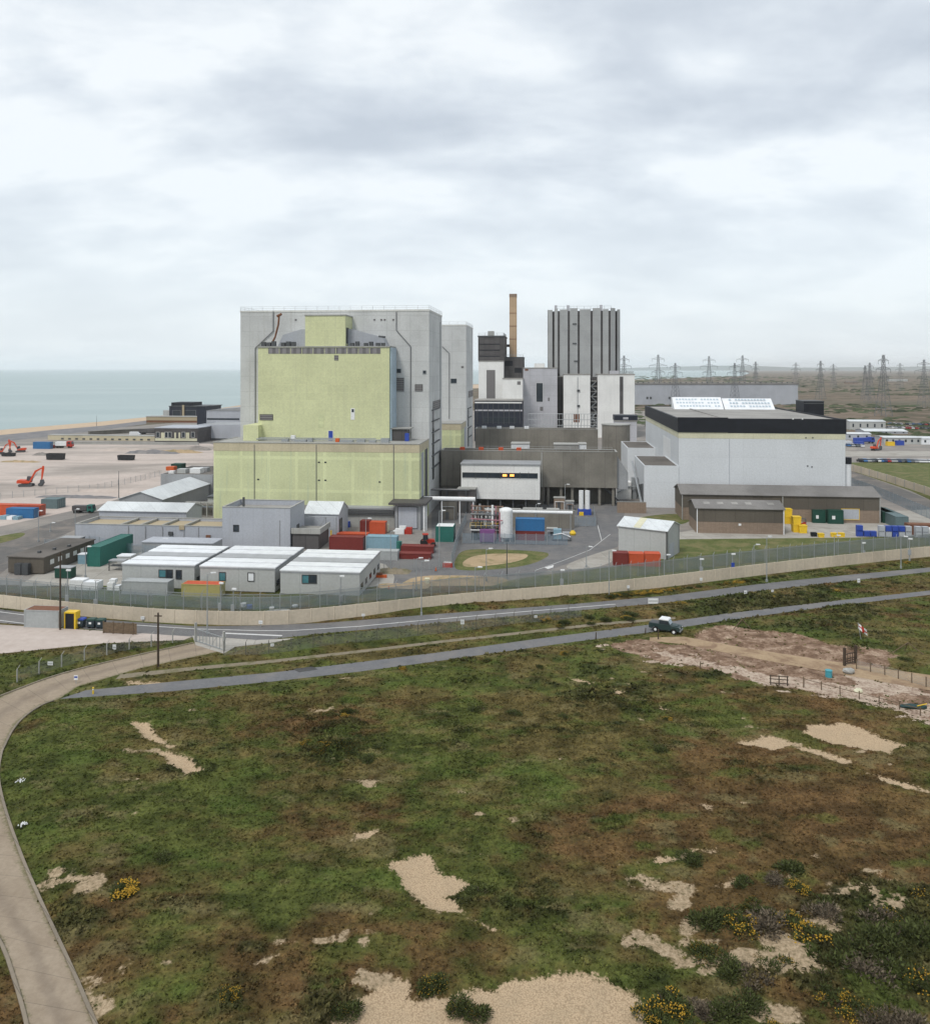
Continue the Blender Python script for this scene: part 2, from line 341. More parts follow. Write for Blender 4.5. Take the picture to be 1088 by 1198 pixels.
def masks(x, y):
    sh = np.full(x.shape, -9.0)
    for P in SHING: sh = np.maximum(sh, sdpoly(x, y, P))
    sh = sh + (fbm(x, y, 1.0, 5, 3, .7)-.5)*1.5
    # crumbs of shingle in worn places
    worn = fbm(x, y*1.6, 3.2, 4, 40)-.5
    wz = np.zeros(x.shape)
    for (cx, cy, r, w) in [(*G(850,1105),7,1.15),(*G(800,1135),6,1.25),(*G(830,1170),5,1.2),(*G(760,1100),4,.95),(*G(800,1060),4,.9),(*G(985,1082),6,1.),(*G(900,1150),5,.95),(*G(1020,1070),4,.9),(*G(1060,1040),4,.6),(*G(880,1195),4,.9),(*G(950,1180),4,.8),(*G(440,920),5,.55),(*G(72,1022),3.0,.95),(*G(112,1048),2.6,1.),(*G(120,1165),4,.7),(*G(60,1060),2,.7),(*G(320,1120),4,.6),(*G(170,880),8,.5),(*G(780,1040),4,.6),(*G(420,1125),5,.5),(*G(760,810),9,.4),(*G(940,870),8,.5),(*G(330,830),8,.4),(*G(990,1080),5,.6),(*G(870,990),6,.5),(*G(560,925),6,.4),(*G(480,785),10,.1)]:
        wz = np.maximum(wz, w*np.exp(-((x-cx)**2+(y-cy)**2)/(r*r)))
    masks.worn = worn - .36 + .34*wz + (fbm(x, y, .7, 3, 51)-.5)*.22
    dg = np.full(x.shape, -9.0)
    for P in DIG: dg = np.maximum(dg, sdpoly(x, y, P))
    dg = dg + (fbm(x, y, 5, 4, 60)-.5)*7
    pl = np.full(x.shape, -9.0)
    for P in PALE: pl = np.maximum(pl, sdpoly(x, y, P))
    pl = pl + (fbm(x, y*1.4, 3.2, 5, 66, .65)-.5)*11
    br = fbm(x, y*1.3, 13, 5, 20)-.56
    dk = fbm(x, y*1.4, 7, 5, 30, .6)-.60
    for (cx, cy, r, w) in BROWNB: br += .28*w*np.exp(-((x-cx)**2+(y-cy)**2)/(r*r))
    for (cx, cy, r, w) in DARKB: dk += .22*w*np.exp(-((x-cx)**2+(y-cy)**2)/(r*r))
    return sh, dg, pl, br, dk
def sm(v, a, b): t = np.clip((v-a)/(b-a), 0, 1); return t*t*(3-2*t)
def hcol(x, y, br, dk):
    """colour of the heath plants, patch by patch"""
    t = fbm(x, y*1.5, 2.6, 4, 7, .6)*.6 + fbm(x, y*1.3, .8, 2, 8)*.4; t = sm(t, .25, .78)[:,None]
    c = np.array((.036,.046,.011))*(1-t) + np.array((.098,.112,.029))*t
    w = (.8*sm(fbm(x, y*1.4, 8, 5, 9, .65), .42, .62))[:,None]; c = c*(1-w) + w*(np.array((.066,.050,.018))*(1-t) + np.array((.155,.115,.046))*t)
    w = (.8*sm(br + (fbm(x, y*1.5, 2.2, 4, 12, .6)-.5)*.5, -.08, .24))[:,None]; c = c*(1-w) + w*(np.array((.060,.034,.015))*(1-t) + np.array((.15,.084,.038))*t)
    w = (.72*sm(dk + (fbm(x, y*1.5, 1.6, 4, 13, .6)-.5)*.5, .02, .22))[:,None]; c = c*(1-w) + w*(np.array((.018,.025,.009))*(1-t) + np.array((.055,.066,.022))*t)
    w = (.55*sm(fbm(x, y*1.6, 3.4, 5, 14, .65), .60, .72))[:,None]; c = c*(1-w) + w*np.array((.165,.14,.065))
    w = (.5*sm(fbm(x, y*1.6, 4.4, 4, 15, .6), .60, .72))[:,None]; c = c*(1-w) + w*np.array((.07,.104,.022))
    return c
def flatsd(x, y):
    d = np.full(x.shape, -99.0)
    for P in FLAT: d = np.maximum(d, sdpoly(x, y, P))
    return d
# ---------------------------------------------------------------- the ground sheet
def axis(lo, hi, step, far, k=1.25):
    a = list(np.arange(lo, hi+1e-6, step)); s = step; v = a[-1]
    while v < far: s *= k; v += s; a.append(v)
    s = step; v = a[0]
    while v > -far: s *= k; v -= s; a.insert(0, v)
    return np.array(a)
xs = axis(-95, 112, .33, 26000); ys = axis(46, 176, .33, 26000)
GX, GY = np.meshgrid(xs, ys); gx = GX.ravel(); gy = GY.ravel()
near = (gx > -130) & (gx < 150) & (gy > 30) & (gy < 240)
sh = np.full(gx.shape, -9.0); dg = sh.copy(); pl = sh.copy(); br = np.zeros(gx.shape); dk = br-.3; fl = np.full(gx.shape, -99.0)
a = masks(gx[near], gy[near]); sh[near], dg[near], pl[near], br[near], dk[near] = a
fl[near] = flatsd(gx[near], gy[near])
def relief(x, y, sh, dg, dk, fl):
    keep = np.clip((-fl-.5)/2.2, 0, 1)
    edge = np.clip((150-y)/12, 0, 1)*np.clip((y-40)/5, 0, 1)
    h = fbm(x, y, 9, 4, 80)*.55 + fbm(x, y, 1.6, 3, 90)*.18 + np.clip(dk, 0, .3)*1.0
    h = h*(1-.8*np.clip(sh+.5, 0, 1)) * (1-.5*np.clip(dg, 0, 1))
    return h*keep*edge
gz = relief(gx, gy, sh, dg, dk, fl)
nx, ny = len(xs), len(ys)
me = bpy.data.meshes.new('ground'); co = np.stack([gx, gy, gz], 1).astype(np.float32)
idx = (np.arange(ny-1)[:,None]*nx + np.arange(nx-1)[None,:]).ravel()
quads = np.stack([idx, idx+1, idx+nx+1, idx+nx], 1).astype(np.int32)
me.vertices.add(len(co)); me.vertices.foreach_set('co', co.ravel())
me.loops.add(quads.size); me.loops.foreach_set('vertex_index', quads.ravel())
me.polygons.add(len(quads)); me.polygons.foreach_set('loop_start', np.arange(len(quads), dtype=np.int32)*4)
me.update(); me.validate()
def attr(me, name, *ch):
    at = me.attributes.new(name, 'FLOAT_COLOR', 'POINT'); n = len(ch[0])
    arr = np.ones((n,4), np.float32)
    for i, c in enumerate(ch): arr[:,i] = c
    at.data.foreach_set('color', arr.ravel())
attr(me, 'msk', np.clip(sh/4+.5, 0, 1), np.clip(dg/8+.5, 0, 1), np.clip(pl/8+.5, 0, 1))
hc = np.zeros((len(gx),3)); hc[:] = (.08,.085,.03); hc[near] = hcol(gx[near], gy[near], br[near], dk[near]); wn = np.full(len(gx), -1.0); wn[near] = masks.worn if len(masks.worn) == near.sum() else wn[near]
attr(me, 'veg', np.clip(wn*2+.5, 0, 1)); attr(me, 'heath', hc[:,0], hc[:,1], hc[:,2])
for p in me.polygons: break
me.polygons.foreach_set('use_smooth', np.ones(len(me.polygons), bool))
ground = bpy.data.objects.new('ground', me); COL.objects.link(ground); tag(ground, kind='structure')

m, nt, b = new_mat('heath_and_marsh'); g = N(nt)
pos = g.n('ShaderNodeNewGeometry').outputs['Position']
a1 = g.n('ShaderNodeAttribute', attribute_name='msk'); s1 = g.n('ShaderNodeSeparateColor'); g.l(a1.outputs['Color'], s1.inputs[0])
a2 = g.n('ShaderNodeAttribute', attribute_name='veg'); s2 = g.n('ShaderNodeSeparateColor'); g.l(a2.outputs['Color'], s2.inputs[0])
nf = g.noise(pos, 3.5, 6, .7); nm = g.noise(pos, .55, 5, .65, .4); nl = g.noise(pos, .09, 4, .6)
green = g.ramp(g.math('ADD', g.math('MULTIPLY', nm, .55), g.math('MULTIPLY', nf, .45)), [(.3,(.03,.04,.01)),(.45,(.062,.075,.02)),(.56,(.092,.102,.03)),(.7,(.15,.145,.055))])
olive = g.ramp(nf, [(.3,(.055,.05,.016)),(.5,(.115,.098,.036)),(.7,(.19,.155,.072))])
brown = g.ramp(nf, [(.3,(.045,.032,.014)),(.5,(.098,.066,.03)),(.7,(.16,.12,.06))])
dark = g.ramp(nf, [(.3,(.014,.02,.008)),(.6,(.04,.05,.017)),(.75,(.08,.088,.03))])
jf = g.math('MULTIPLY', g.math('SUBTRACT', nf, .5), .25)
a3 = g.n('ShaderNodeAttribute', attribute_name='heath')
c = g.mix(1.0, a3.outputs['Color'], g.ramp(nf, [(.28,(.5,.5,.5)),(.5,(1,1,1)),(.72,(1.6,1.55,1.4))]), 'MULTIPLY')
c = g.mix(1.0, c, g.ramp(nm, [(.3,.8),(.7,1.2)]), 'MULTIPLY')
# turned earth
vo = g.n('ShaderNodeTexVoronoi'); g.l(pos, vo.inputs['Vector']); vo.inputs['Scale'].default_value = 9
earth = g.ramp(g.math('ADD', g.math('MULTIPLY', nm, .6), g.math('MULTIPLY', nf, .4)), [(.33,(.075,.047,.03)),(.46,(.16,.10,.066)),(.54,(.27,.185,.13)),(.64,(.44,.34,.255))])
pale = g.ramp(g.math('ADD', g.math('MULTIPLY', nm, .4), g.math('MULTIPLY', nf, .6)), [(.3,(.12,.08,.055)),(.42,(.25,.175,.13)),(.52,(.44,.35,.275)),(.68,(.54,.455,.36))])
c = g.mix(g.step(g.math('ADD', s1.outputs[1], jf), .48, .56), c, earth)
c = g.mix(g.step(g.math('ADD', s1.outputs[2], jf), .46, .54), c, pale)
peb = g.ramp(vo.outputs['Distance'], [(0,(.54,.41,.275)),(.4,(.48,.36,.235)),(.75,(.34,.25,.16))])
crumb = g.ramp(nf, [(.3,(.13,.11,.06)),(.5,(.33,.25,.16)),(.7,(.5,.39,.27))])
c = g.mix(g.step(g.math('ADD', s2.outputs[0], g.math('MULTIPLY', jf, 1.6)), .5, .66), c, crumb)
peb = g.mix(g.math('MULTIPLY', g.step(nm, .4, .7), .35), peb, (.34,.27,.18))
c = g.mix(g.step(g.math('ADD', s1.outputs[0], g.math('MULTIPLY', jf, 1.8)), .48, .56), c, peb)
# far: shingle flats and marsh beyond the station
sv = g.mapv(pos, (.35,1.6,1)); f1 = g.noise(sv, .004, 6, .65, .6); f2 = g.noise(pos, .03, 5, .7); f3 = g.noise(g.mapv(pos, (.2,1,1)), .006, 5, .6)
far = g.ramp(g.math('ADD', g.math('MULTIPLY', f1, .6), g.math('MULTIPLY', f2, .4)), [(.36,(.045,.045,.026)),(.44,(.11,.088,.06)),(.5,(.19,.145,.11)),(.56,(.075,.07,.042)),(.63,(.25,.2,.155)),(.7,(.38,.31,.25))])
far = g.mix(g.step(f3, .5, .62), far, g.mix(.5, far, (.10,.10,.07)))
spz = g.n('ShaderNodeSeparateXYZ'); g.l(pos, spz.inputs[0])
c = g.mix(g.step(g.math('ADD', spz.outputs[1], g.math('MULTIPLY', g.math('SUBTRACT', f2, .5), 120)), 330, 420), c, far)
g.l(c, b.inputs['Base Color']); b.inputs['Roughness'].default_value = .95; spec(b, .1)
bp = g.n('ShaderNodeBump'); bp.inputs['Strength'].default_value = .8; bp.inputs['Distance'].default_value = .18
g.l(nf, bp.inputs['Height']); g.l(bp.outputs[0], b.inputs['Normal'])
ground.data.materials.append(m)

# ---------------------------------------------------------------- sheets lying on the ground
def gmat(name, stops, s_fine=2.5, s_big=.12, bigc=None, bigamt=.5, rough=.92, strch=(1,1,1), seam=None, lanes=None):
    m, nt, b = new_mat(name); g = N(nt); pos = g.n('ShaderNodeNewGeometry').outputs['Position']
    n1 = g.noise(pos, s_fine, 6, .7); n0 = g.noise(pos, s_fine*.2, 4, .6)
    c = g.ramp(g.math('ADD', g.math('MULTIPLY', n1, .6), g.math('MULTIPLY', n0, .4)), stops)
    if bigc:
        n2 = g.noise(g.mapv(pos, strch), s_big, 6, .65, .5)
        c = g.mix(g.math('MULTIPLY', g.step(n2, .45, .68), bigamt), c, bigc)
    if seam:
        br = g.n('ShaderNodeTexBrick'); rot = g.n('ShaderNodeMapping'); g.l(pos, rot.inputs[0]); rot.inputs['Rotation'].default_value = (0,0,seam[2])
        g.l(rot.outputs[0], br.inputs['Vector']); br.offset = 0; br.inputs['Scale'].default_value = 1
        br.inputs['Brick Width'].default_value = seam[0]; br.inputs['Row Height'].default_value = seam[1]; br.inputs['Mortar Size'].default_value = .08
        br.inputs['Color1'].default_value = (1,1,1,1); br.inputs['Color2'].default_value = (.93,.93,.93,1); br.inputs['Mortar'].default_value = (.72,.72,.72,1)
        c = g.mix(1.0, c, br.outputs['Color'], 'MULTIPLY')
    g.l(c, b.inputs['Base Color']); b.inputs['Roughness'].default_value = rough; spec(b, .15)
    return m
GM = dict(
 asph = gmat('asphalt', [(.3,(.10,.10,.103)),(.7,(.18,.178,.178))], bigc=(.24,.22,.2), bigamt=.4),
 asphd = gmat('old_asphalt', [(.3,(.09,.088,.085)),(.7,(.16,.153,.145))], bigc=(.26,.22,.19), bigamt=.7, s_big=.08),
 path = gmat('path_tarmac', [(.3,(.11,.112,.118)),(.7,(.185,.185,.19))], bigc=(.22,.2,.18), bigamt=.5, s_big=.2),
 lane = gmat('worn_concrete_lane', [(.3,(.235,.185,.135)),(.7,(.35,.29,.22))], bigc=(.2,.155,.11), bigamt=.4, s_big=.25),
 conc = gmat('light_concrete_yard', [(.3,(.30,.28,.25)),(.7,(.43,.41,.37))], bigc=(.24,.22,.19), bigamt=.6, seam=(6,6,-A)),
 yard = gmat('grey_yard', [(.3,(.16,.15,.14)),(.7,(.27,.25,.23))], bigc=(.34,.3,.26), bigamt=.6, s_big=.06),
 demo = gmat('pale_rubble_ground', [(.3,(.39,.325,.285)),(.7,(.53,.465,.42))], s_fine=.8, bigc=(.25,.225,.2), bigamt=.9, s_big=.03, strch=(.35,1,1)),
 track = gmat('gritty_track', [(.3,(.16,.135,.095)),(.7,(.27,.23,.17))], bigc=(.1,.1,.04), bigamt=.7, s_big=.5),
 dtrack = gmat('sandy_track', [(.3,(.25,.175,.105)),(.7,(.42,.315,.205))], bigc=(.19,.12,.08), bigamt=.8, s_big=.3),
 grass = gmat('mown_grass', [(.32,(.04,.055,.015)),(.5,(.095,.112,.035)),(.66,(.17,.165,.07))], s_fine=2.2, bigc=(.18,.155,.075), bigamt=.8, s_big=.22),
 sand = gmat('sandy_ground', [(.3,(.30,.22,.13)),(.7,(.45,.34,.22))], bigc=(.13,.13,.05), bigamt=.6, s_big=.3),
 beach = gmat('shingle_beach', [(.3,(.42,.32,.22)),(.7,(.55,.43,.31))], s_fine=.6, bigc=(.36,.27,.2), bigamt=.5),
 rock = gmat('grey_rocks', [(.3,(.11,.11,.115)),(.7,(.24,.235,.24))], s_fine=.5, bigc=(.3,.27,.24), bigamt=.4),
 line = gmat('road_paint', [(.3,(.45,.45,.44)),(.7,(.66,.66,.65))]),
 patch = gmat('dark_tar_patch', [(.3,(.05,.05,.052)),(.7,(.09,.09,.09))]),
)
def csmooth(P, n=2):
    for _ in range(n): P = [q for a, b_ in zip(P, P[1:]+P[:1]) for q in ((a[0]*.75+b_[0]*.25, a[1]*.75+b_[1]*.25), (a[0]*.25+b_[0]*.75, a[1]*.25+b_[1]*.75))]
    return P
def sheet(name, pts, mat, z, kind='structure', world=False):
    P = pts if world else gp(pts)
    if name in ('grass_island','sand_patch','grass_verge','pale_strip','kerb_pavement','cabin_yard'):
        P = csmooth(P, 2); nz_ = (fbm(np.array([p[0] for p in P]), np.array([p[1] for p in P]), 2, 2, 4)-.5)*(.9 if name in ('sand_patch','pale_strip') else .3); P = [(p[0]+z_, p[1]+z_) for p, z_ in zip(P, nz_)]
    o = MB().add([(x,y,0) for x,y in P], [tuple(range(len(P)))]).build(name, mat, loc=(0,0,z))
    if o.data.polygons[0].normal.z < 0: o.data.flip_normals()
    return tag(o, kind=kind)
sheet('yard_ground', [(-220,680),(0,706),(70,715),(220,726),(300,727),(350,725),(420,718),(520,706),(620,696),(700,691),(780,682),(900,667),(1000,656),(1120,645),(1120,600),(1010,548),(985,520),(985,492),(743,480),(560,480),(290,487),(0,512),(-220,540)], GM['yard'], .006)
sheet('demolition_ground', [(-220,540),(0,522),(120,519),(245,519),(262,523),(262,560),(150,580),(118,590),(60,603),(0,616),(-220,700)], GM['demo'], .012)
sheet('inner_road', [(-120,660),(0,629),(50,615),(110,600),(140,588),(155,600),(95,617),(45,638),(25,652),(0,672),(-120,705)], GM['asphd'], .018)
sheet('station_road', [(505,590),(620,580),(690,578),(735,578),(730,604),(722,616),(728,630),(722,640),(690,650),(660,661),(625,673),(560,676),(515,690),(420,700),(430,650),(505,640)], GM['asph'], .018)
sheet('grass_island', [(530,664),(536,645),(560,642),(637,645),(645,650),(619,662),(573,667),(540,668)], GM['grass'], .022)
sheet('sand_patch', [(540,660),(552,650),(590,647),(620,648),(612,656),(575,662),(545,664)], GM['sand'], .026)
sheet('kerb_pavement', [(660,661),(690,650),(722,640),(722,655),(700,664),(668,668)], GM['conc'], .022)
sheet('road_marking', [(637,664),(648,661),(647,664),(641,666)], GM['line'], .024)
sheet('grass_bank', [(400,724),(430,703),(540,690),(625,674),(680,668),(730,662),(795,628),(1000,628),(1120,624),(1120,645),(1000,656),(900,667),(780,682),(700,691),(620,696),(520,706)], GM['grass'], .022)
sheet('concrete_yard', [(740,632),(800,622),(917,603),(1090,596),(1130,610),(1110,626),(1000,629),(800,631)], GM['conc'], .03)
sheet('grass_verge', [(738,612),(750,604),(800,600),(812,612),(760,618),(735,622)], GM['grass'], .026)
sheet('grass_verge', [(-20,633),(0,627),(30,622),(28,628),(0,636),(-20,640)], GM['grass'], .022)
sheet('cabin_yard', [(0,700),(60,660),(140,640),(440,650),(470,680),(425,705),(300,722),(200,716),(60,710)], GM['conc'], .024)
sheet('pale_strip', [(470,680),(500,672),(610,676),(560,690),(500,700),(440,708)], GM['sand'], .026)
sheet('road', ROAD, GM['asph'], .010, world=True)
sheet('road_junction', JUNC, GM['conc'], .022, world=True)
sheet('footpath', PATH, GM['path'], .012, world=True)
def rs(P, n):
    P = np.array(P); d = np.concatenate([[0], np.cumsum(np.hypot(*np.diff(P, axis=0).T))]); t = np.linspace(0, d[-1], n); return np.stack([np.interp(t, d, P[:,0]), np.interp(t, d, P[:,1])], 1)
NL_ = 160; _o = rs(LANE[:15], NL_); _i = rs(LANE[15:][::-1], NL_); vs_ = []; fs_ = []; ac_ = []
for a_, b_ in zip(_o, _i):
    for k in range(9): t = k/8; vs_.append((a_[0]*(1-t)+b_[0]*t, a_[1]*(1-t)+b_[1]*t, 0)); ac_.append(t)
for r_ in range(NL_-1):
    for k in range(8): q = r_*9+k; fs_.append((q,q+9,q+10,q+1))
lane = MB().add(vs_, fs_).build('lane', None or GM['lane'], loc=(0,0,.016)); 
if lane.data.polygons[0].normal.z < 0: lane.data.flip_normals()
attr(lane.data, 'across', np.array(ac_), np.arange(len(ac_))//9/NL_, np.zeros(len(ac_))); tag(lane, kind='structure')
nt = GM['lane'].node_tree; g = N(nt); b = nt.nodes['Principled BSDF']; src = b.inputs['Base Color'].links[0].from_socket
at = g.n('ShaderNodeAttribute', attribute_name='across'); sx = g.n('ShaderNodeSeparateColor'); g.l(at.outputs['Color'], sx.inputs[0]); pos = g.n('ShaderNodeNewGeometry').outputs['Position']
nz = g.noise(pos, .7, 4, .6); ed = g.math('ABSOLUTE', g.math('SUBTRACT', sx.outputs[0], .5))
mid = g.math('SUBTRACT', 1.0, g.step(g.math('ADD', ed, g.math('MULTIPLY', g.math('SUBTRACT', nz, .5), .3)), .02, .2))
c = g.mix(g.math('MULTIPLY', mid, .35), src, (.14,.112,.09))
edge = g.step(g.math('ADD', ed, g.math('MULTIPLY', g.math('SUBTRACT', g.noise(pos, 2.2, 4, .7), .5), .35)), .4, .5)
c = g.mix(g.math('MULTIPLY', edge, .7), c, (.12,.12,.055))
jn = g.math('FRACT', g.math('MULTIPLY', sx.outputs[1], 26)); jl = g.math('LESS_THAN', jn, .02)
c = g.mix(g.math('MULTIPLY', jl, .35), c, (.05,.045,.04)); g.l(c, b.inputs['Base Color'])
sheet('track', TRACK, GM['track'], .014, world=True)
sheet('pale_pad', PADL, GM['demo'], .020, world=True)
sheet('sandy_track', TRK2, GM['dtrack'], .014, world=True)
sheet('tar_patch', [(342,783),(366,780),(372,783.5),(350,787)], GM['patch'], .018)
def line(top, w=.18, z=.02, dash=None):
    P = gp(top); vs = []; fs = []
    for (x0,y0),(x1,y1) in zip(P, P[1:]):
        L = sqrt((x1-x0)**2+(y1-y0)**2); nx_, ny_ = -(y1-y0)/L*w/2, (x1-x0)/L*w/2; n = len(vs)
        vs += [(x0-nx_,y0-ny_,0),(x1-nx_,y1-ny_,0),(x1+nx_,y1+ny_,0),(x0+nx_,y0+ny_,0)]; fs.append((n,n+1,n+2,n+3))
    return tag(MB().add(vs, fs).build('road_marking', GM['line'], loc=(0,0,z)), kind='structure')
line([(-120,699),(0,716),(70,725),(110,728)], .22)
line([(150,731),(230,736),(300,738),(340,738),(420,733),(500,725.5),(610,716),(690,709.5),(720,707)], .22)
line([(626,667.6),(660,655.5),(690,643.6),(714,625)], .14, .026); line([(699,614),(704,633)], .14, .026); line([(262,741),(330,744)], .5); line([(-120,712),(0,726),(40,731)], .2)
# far right: field, car park strips, service road
sheet('grass_field', [(985,541),(1088,541),(1350,545),(1350,680),(1100,586),(1000,552)], GM['grass'], .008)
sheet('service_road', [(985,548),(1000,552),(1060,574),(1140,606),(1140,640),(1088,607),(1030,578),(990,562)], GM['asphd'], .02)
sheet('car_park_ground', [(960,512),(1350,515),(1350,545),(1088,541),(985,541)], GM['yard'], .012)
sheet('gravel_road', [(960,528),(1300,527),(1300,533),(960,534)], GM['conc'], .016)
# shore
COAST = gp([(-400,560),(-150,519),(0,503),(60,498),(120,493),(171,488),(240,480),(281,474)]) + [(-190,1300),(-60,1900),(250,2500),(700,3050),(1500,4400),(2600,7400),(4200,12600)]
beach_in = [(611+40,2850),(250,2150),(-40,1500),(-170,1100)] + gp([(281,481),(240,485),(171,492),(120,498),(60,503),(0,509),(-150,526),(-400,570)])
sheet('beach', COAST[:10] + [(611,2950)] + beach_in, GM['beach'], .03, world=True)
sheet('rock_armour', gp([(-400,570),(-150,526),(0,509),(60,503),(120,498),(171,492),(171,496),(120,503),(60,510),(0,517),(-150,537),(-400,590)]), GM['rock'], .034, world=True)
m, nt, b = new_mat('grey_green_sea'); g = N(nt); pos = g.n('ShaderNodeNewGeometry').outputs['Position']
n1 = g.noise(g.mapv(pos, (.4,1,1)), .006, 5, .6); n2 = g.noise(g.mapv(pos, (1,.5,1)), .12, 6, .7)
g.l(g.mix(g.step(n1, .35, .7), (.27,.345,.345), (.33,.40,.395)), b.inputs['Base Color'])
b.inputs['Roughness'].default_value = .42; spec(b, .22)
bp = g.n('ShaderNodeBump'); bp.inputs['Strength'].default_value = .9; bp.inputs['Distance'].default_value = 1.2; g.l(n2, bp.inputs['Height']); g.l(bp.outputs[0], b.inputs['Normal'])
sheet('sea', COAST + [(9000,25000),(-25500,25000),(-25500,-2000),(-900,-2000)], m, .04, world=True)
# distant hills across the bay
hm = gmat('wooded_hills', [(.3,(.05,.07,.06)),(.7,(.10,.12,.09))], s_fine=.004)
hv = []; n = 160
for i in range(n):
    x = 3000 + 15500*i/(n-1); t = i/(n-1)
    hh = 40 + 95*fbm(np.array([x*1.0]), np.array([3.0]), 2600, 5, 5)[0]*min(1, t*6+.12)*(1-.25*t)
    hv += [(x, 16500, 0), (x, 17300, hh), (x, 19500, hh*.8), (x, 21500, 0)]
hf = []
for i in range(n-1):
    for k in range(3): hf.append((4*i+k, 4*i+4+k, 4*i+5+k, 4*i+1+k))
tag(MB().add(hv, hf).build('hills', hm), kind='structure')

# ---------------------------------------------------------------- ground cover
def tuftmesh(name, n_try, ylo, yhi, size, blades, mat, seed):
    r = np.random.default_rng(seed)
    y = np.sqrt(r.uniform(ylo**2, yhi**2, n_try)); x = y*r.uniform(-.63, .63, n_try)
    sh, dg, pl, br, dk = masks(x, y); fl = flatsd(x, y)
    wall = np.interp(x, *np.array(sorted(gp([(-220,680),(0,711),(70,720),(150,727),(220,731),(300,732),(350,730),(420,723),(520,711),(620,701),(700,696),(780,687),(900,672),(1000,661),(1120,649)]))).T)
    ok = (sh < -.12+.5*(r.random(n_try)-.5)) & (masks.worn < .02+.2*(r.random(n_try)-.5)) & (fl < -.05+.5*(fbm(x, y, 1.1, 2, 71)-.5)) & (y < wall-.4) & ((dg < .3) | (r.random(n_try) < .12)) & (r.random(n_try) < .45+.5*fbm(x, y, 2.0, 3, 99)+1.2*np.clip(dk, 0, .3))
    x, y, sh, dg, dk, br, fl = [q[ok] for q in (x, y, sh, dg, dk, br, fl)]; n = len(x)
    z = relief(x, y, sh, dg, dk, fl)
    S = size*r.uniform(.5, 1.3, n)*(1+1.6*np.clip(dk, 0, .3)/.3*.6)
    cls = hcol(x, y, br, dk)*r.uniform(.8, 1.4, (n,1))
    B = blades; ang = r.uniform(0, 2*pi, (n,B)); rad = r.uniform(0, .55, (n,B)); hh = r.uniform(.35, 1.0, (n,B)); ww = r.uniform(.22, .5, (n,B)); tl = r.uniform(-.35, .35, (n,B,2)); az = r.uniform(0, 2*pi, (n,B))
    bx = x[:,None]+S[:,None]*rad*np.cos(ang); by = y[:,None]+S[:,None]*rad*np.sin(ang); bz = np.repeat(z[:,None], B, 1)-.03
    V = np.zeros((n,B,3,3)); W = S[:,None]*ww
    V[:,:,0] = np.stack([bx-W*np.cos(az), by-W*np.sin(az), bz], -1)
    V[:,:,1] = np.stack([bx+W*np.cos(az), by+W*np.sin(az), bz+.3*S[:,None]*hh*.6], -1)
    V[:,:,2] = np.stack([bx+S[:,None]*tl[:,:,0]*1.4, by+S[:,None]*tl[:,:,1]*1.4, bz+S[:,None]*hh*.62], -1)
    Cc = np.repeat(cls[:,None,:], B, 1)*r.uniform(.78, 1.22, (n,B,1)); Cc = np.repeat(Cc[:,:,None,:], 3, 2)
    V = V.reshape(-1,3).astype(np.float32); nn = len(V); me = bpy.data.meshes.new(name)
    me.vertices.add(nn); me.vertices.foreach_set('co', V.ravel()); me.loops.add(nn); me.loops.foreach_set('vertex_index', np.arange(nn, dtype=np.int32))
    me.polygons.add(nn//3); me.polygons.foreach_set('loop_start', np.arange(nn//3, dtype=np.int32)*3); me.update()
    Cc = Cc.reshape(-1,3); attr(me, 'tint', Cc[:,0], Cc[:,1], Cc[:,2]); me.materials.append(mat)
    o = bpy.data.objects.new(name, me); COL.objects.link(o); return o
m, nt, b = new_mat('heath_leaves'); g = N(nt); at = g.n('ShaderNodeAttribute', attribute_name='tint')
g.l(at.outputs['Color'], b.inputs['Base Color']); b.inputs['Roughness'].default_value = .9; spec(b, .1); LEAF = m
tag(tuftmesh('heath_grass', 105000, 48, 98, .23, 5, LEAF, 1), 'short rough heath grass and moss across the foreground', 'grass', kind='stuff')
tag(tuftmesh('heath_scrub', 80000, 96, 185, .34, 4, LEAF, 2), 'rough grass and low scrub on the far half of the heath', 'grass', kind='stuff')

# ---------------------------------------------------------------- sky, sun, haze, camera
w = bpy.data.worlds.new('World'); SC.world = w; w.use_nodes = True; nt = w.node_tree; g = N(nt); nt.nodes.clear()
out = g.n('ShaderNodeOutputWorld'); bg = g.n('ShaderNodeBackground'); g.l(bg.outputs[0], out.inputs[0])
SUN_EL, SUN_AZ = radians(55), radians(215)     # azimuth measured clockwise from +Y
sky = g.n('ShaderNodeTexSky', sky_type='NISHITA', sun_disc=False, sun_elevation=SUN_EL, sun_rotation=SUN_AZ, air_density=1.0, dust_density=2.0)
tc = g.n('ShaderNodeTexCoord').outputs['Generated']; sp = g.n('ShaderNodeSeparateXYZ'); g.l(tc, sp.inputs[0])
zz = g.math('MAXIMUM', sp.outputs[2], 0.0); den = g.math('ADD', zz, .30)
cb = g.n('ShaderNodeCombineXYZ'); g.l(g.math('DIVIDE', sp.outputs[0], den), cb.inputs[0]); g.l(g.math('DIVIDE', sp.outputs[1], den), cb.inputs[1])
pv = g.mapv(cb.outputs[0], (1.5,2.1,1), (3.1,1.3,0))
c1 = g.noise(pv, 1.15, 6, .52, .2); c2 = g.noise(g.mapv(pv, (1,1,1), (7,2,0)), 2.6, 6, .55, .3)
cf = g.math('ADD', g.math('MULTIPLY', c1, .68), g.math('MULTIPLY', c2, .32))
